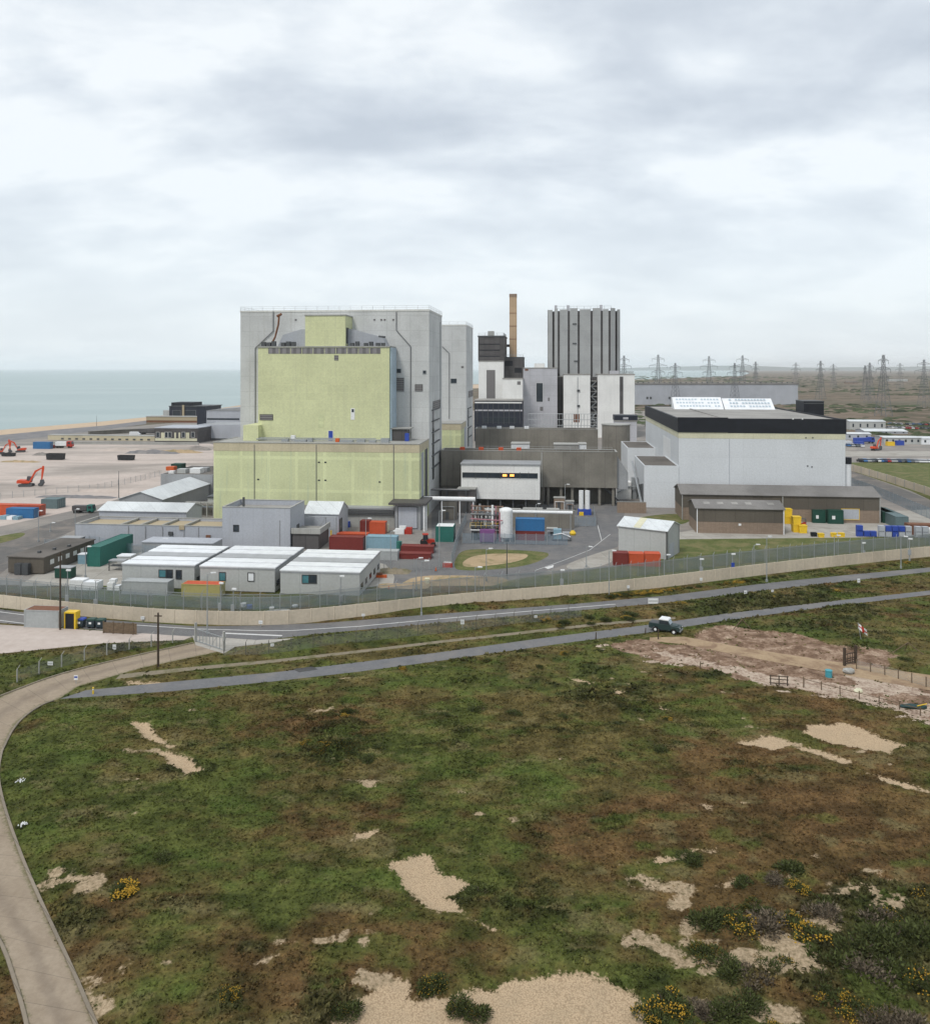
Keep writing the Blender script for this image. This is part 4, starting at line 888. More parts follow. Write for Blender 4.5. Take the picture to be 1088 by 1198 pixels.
for k in range(11):
    z = 2+k*(h_-3)/10.5; MB().box(.1, w_-.1, -.3, 2.95, z, z+.5).build('landing', M['concl'], T)
    if k < 10: MB().prof([(.4 if k%2 else w_-.4, z+.5),(1.1 if k%2 else w_-1.1, z+.5),(w_-.4 if k%2 else .4, z+(h_-3)/10.5),(w_-1.1 if k%2 else 1.1, z+(h_-3)/10.5)], 0, .8).build('flight', M['steel'], T)
T, f, w_, h_ = farblk('front_block', 'white block with one dark vertical slot, right of the stair tower', 'building', 699.3, 742.5, 438.5, 'bwhite', 40, 470)
win(T, f, 725, 440.5, 729, 484, 0, 'darkgrey', 'bgrey', 'slot_window')
MB().box(w_*.35, w_*.6, 6, 14, h_+.61, h_+2.4).build('roof_house', M['bgrey'], T)
mb = MB(); railing(mb, [(w_*.6,2,h_+.6),(w_-.5,2,h_+.6),(w_-.5,30,h_+.6)], 1.6, 3, .08); mb.build('roof_railing', M['steel'], T)
T, f, w_, h_ = farblk('pump_house', 'small grey building with black upper half at the foot of the white block', 'building', 719.5, 745, 493, 'bgrey', 10, 400)
zz_ = f.z_at(486, 3); MB().box(-.3, w_+.3, -.3, 10.3, h_+.65, zz_).build('upper_wall', M['blackblue'], T); win(T, f, 729, 488, 735, 490.5, -.3, 'bgrey', None, 'window')
# chimney
P = ((596.0-CX)/F*500, 500.0); r_ = (604-595.7)/2/F*500; ht = H+(431-343.5)/F*500
T = thing('chimney', 'tall square tan chimney with darker top', 'chimney', P, -A)
MB().box(0, 2*r_, 0, 2*r_, 0, ht-2).build('shaft', M['stack'], T); MB().box(-.12, 2*r_+.12, -.12, 2*r_+.12, ht-2, ht).build('cap', wallm('chimney_cap', (.25,.18,.13)), T)
for z in (58, 66, 74): MB().box(-.1, 2*r_+.1, -.1, -.005, z, z+.35).build('band', M['rust'], T)
MB().box(-2.6, -.01, 1, 2.6, ht*.62, ht*.62+1.6).build('duct', M['darkgrey'], T)
# scaffold screen in front of the far station
P = G(618, 431+40*950/440); f = Fr(P); w_ = f.u_at(698.5, 0); mb = MB(); zt = f.z_at(484, 5)
T = thing('scaffold', 'pale scaffold frames standing before the white far station', 'scaffold', P, -A)
n = 22
for i in range(n+1):
    u = w_*i/n; mb.tube((u,0,0),(u,0,zt),.09,4); mb.tube((u,2,0),(u,2,zt),.09,4)
mb.build('upright', M['steel'], T); mb = MB()
for k in range(5): z = zt*(k+1)/5; mb.tube((0,0,z),(w_,0,z),.08,4); mb.tube((0,2,z),(w_,2,z),.08,4)
for k in range(0, n, 3): mb.tube((w_*k/n,0,0),(w_*(k+3)/n if k+3 <= n else w_,0,zt),.07,4)
mb.build('brace', M['steel'], T)

# ---------------------------------------------------------------- long grey hall far right
f = Fr(((743.0-CX)/F*900, 900.0), .012); w_ = f.u_at(933.6, 0); h_ = f.z_at(448, w_/2)
T = thing('switchgear_hall', 'very long low pale grey hall with brown roof edge beyond the big white hall', 'hall', f.P, f.ang)
MB().box(0, w_, 0, 26, 0, h_-1.6).build('wall', M['gclad'], T); MB().box(-.5, w_+.5, -.5, 26.5, h_-1.6, h_).build('roof', M['asb'], T)
for x in (756, 760, 782, 786): win(T, f, x, 464, x+2.6, 467, 0, 'dsteel', None, 'door')
for k in range(30): u = 4+k*(w_-8)/29; MB().box(u, u+1.2, 6, 7.2, h_+.01, h_+1.0).build('roof_vent', M['dsteel'], T)

# ---------------------------------------------------------------- big white hall on the right
f = Fr(G(794, 594)); w_ = f.u_at(989, 0); h_ = f.z_at(489.5, 0); d_ = 82.0
T = thing('big_white_hall', 'huge white hall with black fascia and cream stripe on the right', 'hall', f.P, f.ang)
z1 = f.z_at(505.5, 0); z2 = f.z_at(512.5, 0)
MB().box(0, w_, 0, d_, 0, z2).build('wall', M['whitebig'], T)
MB().box(-.04, w_+.04, -.04, d_+.04, z2+.002, z1).build('cream_band', M['cream'], T)
a = f.u_at(851.6, 0)
fa = MB(); t = .5
fa.box(-.25, a, -.25, t, z1+.002, h_+.35).box(a+.004, w_+.25, -.12, t, z1-.12, h_+.1).box(-.25, t, t, d_-t, z1+.002, h_).box(w_-t, w_+.25, t, d_-t, z1+.002, h_).box(-.25, w_+.25, d_-t, d_+.25, z1+.002, h_)
fa.build('fascia', M['black'], T)
MB().box(t+.01, w_-t-.01, t+.01, d_-t-.01, z1+.01, h_-.35).build('roof', M['roofg'], T)
MB().box(a-.4, a+.2, t, d_-t-.1, h_-.345, h_-.1).build('roof_ridge', M['roofg'], T)
# white sawtooth roof light near the back
v0 = 62; ua = f.u_at(789, v0); ub = f.u_at(907, v0); zb = h_-.34
zt = f.z_at(464.5, ua, v0+5)
MB().profx([(v0,zb),(v0+7.5,zb),(v0+7.5,zt-.3),(v0+6,zt)], ua, (ua+ub)/2-.2).profx([(v0,zb),(v0+7.5,zb),(v0+7.5,zt-.8),(v0+6,zt-.4)], (ua+ub)/2+.2, ub).build('roof_light', M['cabinroof'], T)
mb = MB(); 
for r in range(3):
    for i in range(30):
        u = ua+1.2+i*(ub-ua-2)/30; q = .2+.27*r; vv = v0+6*q; zz_ = zb+(zt-zb)*q
        if abs(u-(ua+ub)/2) < 1.6 or (i*7+r*3) % 11 == 0: continue
        MB().add([(u,vv-.06,zz_+.03),(u+.75,vv-.06,zz_+.03),(u+.75,vv+.75,zz_+.03+.75*(zt-zb)/6),(u,vv+.75,zz_+.03+.75*(zt-zb)/6)], [(0,1,2,3)]).build('pane', plain('pale_rooflight_pane', (.42,.5,.56), .3), T)
for (x, y) in ((942,512),(950,512),(944,545),(949,546),(938,490),(927,490)): win(T, f, x, y-.6, x+1.6, y+.8, -.27 if y < 500 else -.05, 'dsteel' if y > 500 else 'whitep', None, 'vent')
win(T, f, 853, 513.5, 853.6, 575, 0, 'gclad', None, 'joint')
swin(T, f, 0, 784, 514, 776, 560, False, 'whitep', 'side_panel', None)
TB = T; FB = f; WB = w_
P = f.pt(w_+1.6, 43); f2 = Fr(P); zz_ = f.z_at(469.5, w_, 45)
T = thing('plant_tower', 'square black tower behind the right end of the big white hall', 'tower', P, -A); MB().box(0, 6.4, 0, 9, 0, zz_).build('wall', M['black'], T); MB().box(-.1, 6.5, -.1, 9.1, zz_+.01, zz_+.3).build('roof', M['dsteel'], T); MB().box(-.05, 6.45, -.05, -.005, zz_-.7, zz_-.4).build('band', M['dsteel'], T)
P = f.pt(w_+.3, 1.0); f2 = Fr(P); uu = f2.u_at(997.5, 0); zz_ = f.z_at(536, w_)
T = thing('water_tank', 'small white round tank with black cap against the right end of the white hall', 'tank', P, -A)
MB().cyl(uu/2, uu/2+.2, 0, zz_-1.8, uu/2, 18).build('tank_wall', M['white'], T); MB().cyl(uu/2, uu/2+.2, zz_-1.79, zz_, uu/2+.1, 18).build('cap', M['black'], T)
# annexes against its left side
def annexe(x0, x1, yt, v, dep, label, xb=None):
    a = FB.u_at(x0, v); b_ = -.05; h_ = FB.z_at(yt, a, v)
    P = FB.pt(a, v); T = thing('annexe', label, 'annexe', P, -A)
    parapet_box(b_-a, dep, h_, wm='whitebig', rm='roofd', T=T, p=.25, t=.3); return T, Fr(P), h_
T, f2, h_ = annexe(753.5, 792, 544.5, -.3, 27, 'white flat roofed annexe nearest the camera on the white hall')
mb = MB()
for k in range(8): mb.box(-.25, -.01, 2+k*3, 2.5+k*3, 1, 6.5-.5*k)
mb.build('wall_bracket', M['dsteel'], T)
MB().path([(-.8,-2,.8),(-.8,12,5.5),(-.8,26,10.2)], .35, 6).build('pipe', M['steel'], T)
T, f2, h_ = annexe(734, 765, 523.8, 51.6, 26, 'white flat roofed annexe further back on the white hall')
# ---------------------------------------------------------------- sheds and yard buildings
def shed(name, label, px, py, x1, yeave, yridge, dep, wm, rm, axis='u', lower=None, group=None, ang=-A, base=None):
    f = Fr(G(px, py), ang); w_ = f.u_at(x1, 0); ze = f.z_at(yeave, 0); zr = f.z_at(yridge, w_/2 if axis == 'v' else 0, 0 if axis == 'v' else dep/2)
    T = thing(name, label, 'shed', f.P, ang, group=group); wb = MB(); rb = MB()
    zl = 0
    if lower: zl = ze*lower[1]; MB().box(.03, w_-.03, .03, dep-.03, 0, zl-.002).build('lower_wall', M[lower[0]], T)
    gable(wb, w_, dep, ze, zr, zl, axis, .35, rb); wb.build('wall', M[wm], T); rb.build('roof', M[rm], T)
    return T, f, w_, ze, zr
T, f, w_, ze, zr = shed('long_shed', 'long brown shed with grey roof in front of the big white hall', 797.6, 608, 1029.7, 578, 566.3, 12, 'shedd', 'asb', lower=('brick', .48))
for x in (797.6, 915, 1029): u = f.u_at(min(x,1028.7), 0); MB().box(u, u+.25, -.2, -.01, 0, ze-.1).build('downpipe', M['concl'], T)
win(T, f, 984.5, 595.5, 1005, 607.8, .03, 'gclad', 'yellowp', 'roller_door'); 
T, f, w_, ze, zr = shed('small_shed', 'shorter brown shed with four pale roof panels before the long shed', 814.5, 623.5, 917.3, 594.4, 584.3, 10.4, 'shedd', 'asb', lower=('brick', .46))
for x in (815, 916.3): u = f.u_at(x, 0); MB().box(u, u+.2, -.2, -.01, 0, ze-.1).build('downpipe', M['whitep'], T)
for x in (821, 837, 854, 870, 896):
    u = f.u_at(x+2, 2.6); q = 2.2; sl_ = (zr-ze)/5.2
    MB().add([(u,q,ze+q*sl_+.17),(u+1.5,q,ze+q*sl_+.17),(u+1.5,q+1.4,ze+(q+1.4)*sl_+.17),(u,q+1.4,ze+(q+1.4)*sl_+.17)], [(0,1,2,3)]).build('roof_panel', M['roofg'], T)
win(T, f, 864, 612.5, 867, 615, .03, 'whitep', None, 'notice')
# white shed turned towards the left behind the red containers
c0 = G(780, 655); c1 = G(723.5, 647.5); c2 = G(792.4, 645)
an = math.atan2(c0[1]-c1[1], c0[0]-c1[0]); f = Fr(c1, an); w_ = sqrt((c0[0]-c1[0])**2+(c0[1]-c1[1])**2); dep = 8.2
ze = f.z_at(621.5, w_); zr = ze+1.35
T = thing('white_shed', 'small white gabled shed with a cream roof stripe behind orange red containers', 'shed', f.P, an); wb = MB(); rb = MB()
gable(wb, w_, dep, ze, zr, 0, 'u', .3, rb); wb.build('wall', M['cabin'], T); rb.build('roof', M['roofw'], T)
u = w_*.32; MB().add([(u,-.2,ze+.12),(u+1.6,-.2,ze+.12),(u+1.6,dep/2,zr+.165),(u,dep/2,zr+.165)], [(0,1,2,3)]).build('roof_stripe', M['cream'], T)
MB().box(w_-.12, w_+.06, -.08, .1, 0, ze).build('corner_post', M['dframe'], T); MB().box(w_+.01, w_+.06, 1.5, 4.5, 0, 3).build('door', M['gclad'], T)
for t_ in (.5, 7.6): MB().box(w_+.01, w_+.07, t_, t_+.08, 0, ze).build('trim', M['dframe'], T)

# grey complex on the left
f = Fr(G(260, 640.6)); f = Fr(f.pt(f.u_at(88, 0), 0)); w_ = f.u_at(260, 0)-.02; h_ = f.z_at(613, 0)
T = thing('low_office', 'long low grey flat roofed building with ribs across its sunken roof', 'building', f.P, -A)
parapet_box(w_, 9.5, h_, wm='gclad', rm='sand_roof' if False else 'tan', T=T, p=.7, t=.3, coping='concl')
for x in (140, 163, 188, 214): u = f.u_at(x, 1.2); MB().box(u, u+.5, .35, 9.1, h_-.5, h_-.05).build('roof_rib', M['concl'], T)
for (x, y) in ((200,624),(244,628)): u = f.u_at(x, 0); z = f.z_at(y, u); MB().box(u-.5, u+.5, -.35, -.01, z-.4, z+.4).build('wall_unit', M['dsteel'] if x == 200 else M['rust'], T)
for x in (150, 170, 190, 215, 232): u = f.u_at(x, 0); MB().box(u, u+.15, -.15, -.01, 0, h_-.2).build('downpipe', M['gclad2'], T)
u = f.u_at(213, 0); z = f.z_at(616, u); MB().box(u-.6, u+.6, -.25, -.01, z-.7, z+.3).build('wall_box', M['tan'], T)
f = Fr(G(260, 640.6)); w_ = f.u_at(339.4, 0); h_ = f.z_at(594, w_/2)
T = thing('grey_block', 'taller plain grey block with raised roof edge and one small dark window', 'building', f.P, -A)
parapet_box(w_, 10.5, h_, wm='gclad', rm='roofg', T=T, p=1.2, t=.3, coping='concl')
win(T, f, 273.5, 614.5, 279, 621.5, 0, 'glass', 'dframe'); MB().box(w_*.2, w_*.2+.4, 4, 4.4, h_-1.1, h_+1.6).build('flue', M['dsteel'], T)
swin(T, f, w_, 347, 614, 350, 630, True, 'dsteel', 'door', None); u = f.u_at(327, 0); MB().box(u, u+.12, -.12, -.01, 0, h_*.7).build('downpipe', M['gclad2'], T)
f = Fr(G(340, 642)); T = thing('loading_platform', 'dark walled platform with a pale rim right of the plain grey block', 'platform', f.pt(.4, 0), -A); w_ = f.u_at(373, 0)
MB().box(0, w_-.4, 0, 8, 0, 3.4).build('wall', M['darkgrey'], T); c = MB()
z = 3.41; c.box(-.2, w_, -.3, 0.1, z, z+1.2).box(w_-.4, w_, .1, 8, z, z+1.2).build('rim', M['concl'], T); MB().box(-.2, w_-.41, .11, 8, z, z+.2).build('deck', M['roofg'], T)
f = Fr(G(356, 628)); w_ = f.u_at(396, 0); h_ = f.z_at(598, 0)
T = thing('grey_hut', 'grey hut with a white curved roof behind the plain grey block', 'hut', f.P, -A); wb = MB(); rb = MB()
gable(wb, w_, 9, h_-.6, h_+1.6, 0, 'u', .2, rb); wb.build('wall', M['gclad'], T); rb.build('roof', M['roofw'], T)
swin(T, f, w_, 397, 608, 400, 626, True, 'glass', 'door', 'dframe')
fr_ = MB()
for u in (0, w_*.35, w_*.7, w_): fr_.tube((u,-2,0),(u,-2,5.2),.1,4)
fr_.tube((0,-2,5.2),(w_,-2,5.2),.1,4).tube((0,-2,2.6),(w_,-2,2.6),.08,4).tube((w_*.35,-2,5.2),(w_,-2,0),.07,4).tube((w_*.3,-2,0),(w_*.7,-2,5.2),.07,4); fr_.build('pipe_frame', M['steel'], T)
for k in range(9): MB().cyl(1+k*(w_-2)/8, -2.8-.4*(k%2), 0, 1.2+.5*(k%3), .18, 8).build('valve', M[('yellowp','steel','tan','whitep')[k%4]], T)
T, f, w_, ze, zr = shed('white_store', 'long low white roofed store behind the low grey building', 116, 617, 218, 597, 587, 9, 'gclad', 'roofw')
T, f, w_, ze, zr = shed('gabled_store', 'white roofed store with its gable end facing the camera', 139.5, 603, 190, 583.5, 575.5, 30, 'gclad2', 'roofw', axis='v')
f = Fr(G(249, 583)); f = Fr(f.pt(f.u_at(188, 0), 0)); w_ = f.u_at(250, 0)-.3; h_ = f.z_at(554.5, 0)
T = thing('grey_annexe', 'plain mid grey flat roofed annexe left of the yellow block with roof units', 'annexe', f.P, -A); parapet_box(w_, 22, h_, wm='gclad2', rm='roofd', T=T, p=.2, t=.25)
for (x, v_, m_, s_) in ((194,9,'orange',1.9),(200,13,'green',2.6),(197,2,'whitep',1.2),(207,3,'cabin',2.0),(213,6,'cabin',1.5),(222,3,'whitep',2.4),(232,7,'gclad2',2.0)):
    u = f.u_at(x, v_); MB().box(u, u+s_*1.4, v_, v_+s_*1.2, h_-.09, h_+s_*.6).build('roof_unit', M[m_], T)
f = Fr(G(218, 604)); w_ = f.u_at(249, 0); T = thing('pipe_gantry', 'open steel frames and dark ducting between grey stores', 'pipe frame', f.P, -A)
for k in range(5): u = k*w_/4; MB().box(u, u+.3, 0, .3, 0, 3.6).build('post', M['concl'], T)
MB().box(-.2, w_+.4, -.05, .35, 3.61, 4.0).build('beam', M['concl'], T); MB().box(.6, w_-.6, 2, 5, 0, 2.8).build('duct_box', M['concd'], T)
MB().path([(0,1,1.6),(w_*.5,1.2,2.4),(w_,1,2.4)], .3, 8).build('duct', M['steel'], T)
f = Fr(G(250, 598)); f2 = f; w_ = f.u_at(272, 0); T = thing('white_kiosk', 'small white kiosk with dark pipe against the foot of the yellow block', 'kiosk', f.pt(0,-4), -A)
MB().box(0, w_, 0, 3.2, 0, 4.4).build('wall', M['cabin'], T); MB().box(-.3, w_+.3, -.3, 3.4, 4.41, 4.8).build('roof', M['dsteel'], T); MB().tube((w_*.55,-.3,0),(w_*.55,-.3,6.2),.3,8).build('pipe', M['dsteel'], T); MB().box(1,2.2,-.05,-.005,.1,2.4).build('door', M['gclad2'], T)

# coast-side buildings
f = Fr(G(181, 518)); w_ = f.u_at(231, 0); h_ = f.z_at(500, 0)
T = thing('canteen_building', 'cream and black fronted low building with bay windows by the shore', 'building', f.P, -A)
MB().box(0, w_, 0, 22, 0, h_-.4).build('wall', M['darkgrey'], T); MB().box(-.2, w_+.2, -.2, 22.2, h_-.39, h_).build('roof', M['gclad'], T)
win(T, f, 181.5, 512.5, 230.5, 516, 0, 'cream', None, 'cream_band')
for x in (188.5, 204, 209, 217.5): win(T, f, x, 506, x+(4 if x in (188.5,217.5) else 2), 513, 0, 'cream', None, 'panel')
for x in (183, 193, 197, 213, 224): win(T, f, x, 505.5, x+3.4, 511.5, 0, 'glass', 'frame', 'window')
f = Fr(G(231.5, 515)); w_ = f.u_at(283, 0); h_ = f.z_at(496.5, 0)
T = thing('pale_office', 'long pale grey block between the black fronted building and the reactor', 'building', f.P, -A); parapet_box(w_, 26, h_, wm='gclad', rm='gclad2', T=T, p=.3, t=.3); MB().box(.3, w_-1, -.1, -.01, .1, 1.2).build('plinth', M['dsteel'], T)
f = Fr(G(241, 505)); w_ = f.u_at(283, 0); h_ = f.z_at(479.5, 0)
T = thing('grey_hall', 'pale grey hall with one dark horizontal stripe behind the pale office', 'hall', f.P, -A); MB().box(0, w_, 0, 24, 0, h_-.4).build('wall', M['gclad'], T); MB().prof([(-.3,h_-.39),(w_+.3,h_-.39),(w_+.3,h_+1.8),(w_*.3,h_+.6)], -.3, 24).build('roof', M['gclad2'], T); win(T, f, 242, 489, 280, 491.3, 0, 'glass', None, 'window_band')
f = Fr(G(230.5, 505)); w_ = f.u_at(240.7, 0); h_ = f.z_at(475.5, 0)
T = thing('dark_stair_block', 'square blue black stair block in front of the dark intake building', 'stair block', f.P, -A); MB().box(0, w_, 0, 8, 0, h_).build('wall', M['blackblue'], T); MB().box(-.3, w_+.3, -.3, 8.3, h_+.01, h_+.4).build('roof', M['dsteel'], T)
f = Fr(G(198, 492)); w_ = f.u_at(231, 0); h_ = f.z_at(475.5, 0)
T = thing('intake_building', 'dark blue black intake building with a pale left wing by the sea', 'building', f.P, -A); MB().box(0, w_*1.35, 0, 26, 0, h_).build('wall', M['blackblue'], T); MB().box(-.4, w_*1.4, -.4, 26, h_+.01, h_+.5).build('roof', M['dsteel'], T)
u = f.u_at(226, 4); MB().box(.2, u, 3, 20, h_+.51, h_+3.0).build('upper_wall', M['black'], T); u = f.u_at(188, -2); MB().box(u, -.02, 2, 16, 0, h_*.72).build('wing', M['cabin'], T)
win(T, f, 202, 480, 211, 489, 0, 'glass', 'gclad2', 'window'); win(T, f, 215, 480, 229, 486, 0, 'glass', 'gclad2', 'window'); u = f.u_at(213, -1); MB().box(u, u+1.6, -1, -.02, 0, h_+1.2).build('pillar', M['tan'], T)
f = Fr(G(171, 494)); w_ = f.u_at(231, 0)
T = thing('low_store', 'very low tan store with a rusty red base strip near the beach', 'store', f.P, -A); MB().box(0, w_, 0, 9, 1.5, 4.2).build('wall', M['tan'], T); MB().box(.2, w_-.2, .2, 8.8, 0, 1.49).build('plinth', M['rust'], T); MB().box(-.3, w_+.3, -.3, 9.3, 4.21, 4.5).build('roof', M['concl'], T)
def seawall(label, x0, y0, x1, y1, h, d, mat, roof):
    P = G(x0, y0); Q = G(x1, y1); L = sqrt((Q[0]-P[0])**2+(Q[1]-P[1])**2); an = math.atan2(Q[1]-P[1], Q[0]-P[0]); T = thing('sea_defence_wall', label, 'wall', P, an)
    MB().box(0, L, 0, d, 0, h).build('wall', M[mat], T); MB().box(-.05, L+.05, -.1, d+.1, h+.01, h+.3).build('coping', M[roof], T); return T, L
T, L = seawall('long low beige wall with pale top along the shore side of the rubble yard', 56, 514.5, 182, 516, 2.6, 5, 'peach', 'concl')
for k in range(14): MB().box(8+k*L/15, 9.6+k*L/15, -.06, -.005, .3, 1.2).build('opening', M['dsteel'], T)
seawall('pale grey kerb wall across the back of the rubble yard', 62, 519.5, 232, 520.5, 1.0, 1.0, 'concl', 'concl')
seawall('dark weathered wall behind the long beige shore wall', 105, 509, 181, 505, 2.0, 3, 'concd', 'concd')
# rubble heaps on the demolition ground
def heap(px, py, L, W, h_, mat, label, seed, name='rubble_heap', ang=-A):
    r = random.Random(seed); mb = MB(); nu, nv = 14, 6; vs = []; fs = []
    for j in range(nv+1):
        for i in range(nu+1):
            u, v = i/nu, j/nv; e = max(0, sin(pi*u))**.5*sin(pi*v)**.8 if 0 < v < 1 else 0
            vs.append(((u-.5)*L, v*W, h_*e*r.uniform(.55, 1.15)-.02))
    for j in range(nv):
        for i in range(nu): a = j*(nu+1)+i; fs.append((a,a+1,a+nu+2,a+nu+1))
    o = mb.add(vs, fs).build(name, mat, loc=(*G(px,py),0), rz=ang); return tag(o, label, name.replace('_',' '), 'heaps of demolition rubble' if name == 'rubble_heap' else None)
hp = [(150,528,34,6,1.6,'pale broken concrete heap behind the right hand dark skip'),(175,531,26,5,1.8,'rust tinted rubble heap beside the back kerb wall'),(205,530,24,5,1.5,'low brown rubble heap near the grey kerb, right of centre'),(228,527,14,5,2.0,'orange tinted rubble heap closest to the pale office'),
      (112,576,40,5,1.0,'long white edged rubble ridge above the grey annexe road'),(85,583,26,4,.8,'low broken pale ridge beside the grey green container'),(20,541,18,4,.8,'dark muddy streak heap left of the dark skips'),(45,533,7,4,1.4,'small grey heap of scrap left of the black skip'),(60,560,30,3,.5,'faint low ridge of rubble right of the orange excavator')]
for i, (x, y, L, W, h_, lb) in enumerate(hp): heap(x, y, L, W, h_, (GM['demo'], GM['rock'], GM['sand'], GM['yard'])[i % 4], lb, i)

# ---------------------------------------------------------------- portable cabins
def cabin(label, x0, y0, x1, ytop, dep, wins, nband):
    f = Fr(G(x0, y0)); w_ = f.u_at(x1, 0); h_ = f.z_at(ytop, 0); T = thing('portable_cabin', label, 'cabin', f.P, -A, group='grey portable cabins in a row')
    MB().box(0, w_, 0, dep, .25, h_).build('wall', M['cabin'], T); MB().box(-.06, w_+.06, -.06, dep+.06, h_-.28, h_-.005).build('eaves', M['gclad2'], T)
    MB().box(.2, w_-.2, .2, dep-.2, 0, .24).build('plinth', M['darkgrey'], T)
    for k in range(nband):
        a = k*dep/nband; b_ = (k+1)*dep/nband
        MB().box(-.12, w_+.12, a+.06-(.1 if k == 0 else 0), b_-.5, h_+.01, h_+.2).build('roof_panel', M['cabinroof' if k in (0, 1, 3, 4) else 'cabinroofg'], T)
        MB().box(-.1, w_+.1, b_-.49, b_+.05, h_+.01, h_+.08).build('roof_joint', M['cabinroofg'], T)
        MB().box(w_+.005, w_+.05, a+.9, b_-.9, 1.1, 2.1).build('window', M['glass'], T)
    for (a, b_, c, d, m_) in wins: win(T, f, a, b_, c, d, 0, m_, 'dframe')
    return T
cabin('leftmost grey cabin with a half teal half black window', 143, 688, 227.5, 660, 16, [(186.5,667,194,675,'glassb'),(195,667,201.5,676,'glass'),(206.5,667.5,212,677,'glass')], 5)
cabin('middle grey cabin with two small pale windows', 234, 692, 321.5, 663, 17, [(257,670,263.5,679,'glassb'),(290.5,670.5,297,679.5,'cabinroof')], 5)
cabin('rightmost grey cabin with one wide teal and black window', 328, 696, 420.7, 668, 17, [(354,673,361.5,682,'glassb'),(362,673,370,682,'glass')], 5)
f = Fr(G(166, 650)); w_ = f.u_at(249, 0); T = thing('site_hut', 'long flat grey hut behind the leftmost cabin', 'hut', f.P, -A); MB().box(0, w_, 0, 5, 0, 2.8).build('wall', M['gclad2'], T); MB().box(-.15, w_+.15, -.15, 5.15, 2.81, 3.0).build('roof', M['gclad'], T)
# dark brown hut
an = -A-.02; f = Fr(G(9.6, 671), an); w_ = f.u_at(51, 0)
T = thing('brown_hut', 'dark brown flat roofed hut with a row of pale side windows', 'hut', f.P, an); MB().box(0, w_, 0, 17, .2, 3.2).build('wall', M['shedd'], T); MB().box(-.2, w_+.2, -.2, 17.2, 3.21, 3.4).build('roof', M['roofd'], T)
for k in range(6): MB().box(w_+.005, w_+.05, 2+k*2.5, 3.2+k*2.5, 1.5, 2.4).build('window', M['frame'], T)
for k in range(2): MB().box(2+k*1.5, 3.3+k*1.5, -1.0, -.02, .1, 2.2).build('wall_unit', M['dsteel'], T)
for k in range(3): MB().box(4+k*1.2, 4.5+k*1.2, 3+k*3, 3.6+k*3, 3.41, 3.8).build('roof_vent', M['dsteel'], T)

# ---------------------------------------------------------------- containers
def container(label, px, py, x1=None, mat='dred', L=6.06, ang=-A, z=0, h_=2.6, w_=2.44, doors=True, name='shipping_container', top=None, group=None, P=None, roofmat=None, u=None):
    f = Fr(P or G(px, py, z), ang)
    if x1: L = f.u_at(x1, 0)
    T = thing(name, label, 'container', f.P, ang, z=z, group=group)
    MB().box(.06, L-.06, .06, w_-.06, .12, h_-.06).build('body', M[mat], T)
    fr_ = MB()
    for a in (0, L-.14):
        for b_ in (0, w_-.14): fr_.box(a, a+.14, b_, b_+.14, 0, h_)
    for zz_ in (0, h_-.14):
        fr_.box(.14, L-.14, 0, .1, zz_, zz_+.14).box(.14, L-.14, w_-.1, w_, zz_, zz_+.14).box(0, .1, .14, w_-.14, zz_, zz_+.14).box(L-.1, L, .14, w_-.14, zz_, zz_+.14)
    fr_.build('frame', M[mat], T)
    if roofmat: MB().box(.15, L-.15, .12, w_-.12, h_-.058, h_-.01).build('roof', M[roofmat], T)
    if doors:
        for k in (0, 1):
            d_ = MB().box(L-.05, L+.02, .16+k*(w_-.3)/2, .13+(k+1)*(w_-.3)/2-.02, .2, h_-.2).build('door', M[mat], T)
            for q in (.25, .75): y_ = .16+(k+q)*(w_-.3)/2; MB().box(L+.021, L+.06, y_-.03, y_+.03, .25, h_-.25).build('bar', M['steel'], d_)
    return T
container('dark red container in front of the loading bay, left of the pale blue one', 385, 643.5, 424.5, 'dred', h_=2.9, w_=2.6)
container('pale blue container with a darker blue rim beside the dark red one', 428, 643, 464, 'lblue', h_=2.9, w_=2.6)
container('low cream tank container in front of the pale blue container', 427, 655, 465, 'gcont', h_=1.9)
container('orange framed flat container behind the dark red container', 394, 630, 430, 'ored', h_=1.2)
container('rust red container further back beside the orange one', 421, 622, 432, 'dred', h_=2.6, w_=2.4)
container('orange red container furthest back by the grey lean-to', 432, 624.5, 450.5, 'ored', h_=2.8, w_=2.4)
container('small blue container behind the orange framed one', 401, 617, 409, 'bluep', h_=1.5)
container('long low dark red skip container right of the pale blue one', 469, 647, 507, 'dred', h_=1.5)
container('second long dark red low container in front of the other', 466, 654, 504, 'dred', h_=1.2)
container('orange red container, left one of three beside the white shed', 717.6, 662, None, 'dred', L=3.0, h_=2.6, ang=-A, doors=False)
container('orange red container, middle one of three beside the white shed', 0, 0, None, 'ored', L=3.0, h_=2.5, P=Fr(G(717.6,662)).pt(3.15,.1), doors=False)
container('orange red container, right one of three beside the white shed', 0, 0, None, 'ored', L=3.1, h_=2.6, P=Fr(G(717.6,662)).pt(6.3,0))
container('teal green tall container with its narrow end towards the camera', 102, 663, 117, 'teal', h_=4.0, w_=13, doors=False)
container('faded yellow container with an orange roof by the perimeter fence', 212, 700, 257, 'ycont', h_=2.5, doors=True, roofmat='ored')
container('light grey container with a small red sign beside the leftmost cabin', 142, 697, 196, 'gcont', h_=2.6)
container('long rusty red container on the left yard', -16, 602.5, 47, 'ored', h_=2.9)
container('blue container in front of the long rusty red one', 7, 606, 39, 'blue', h_=2.6)
container('grey green container with stained end right of the long red one', 48, 595, 67, 'ggreen', h_=2.7, w_=4)
container('bright blue container raised over a maroon one beside the white tank', 603, 632, 637, 'dred', h_=2.2)
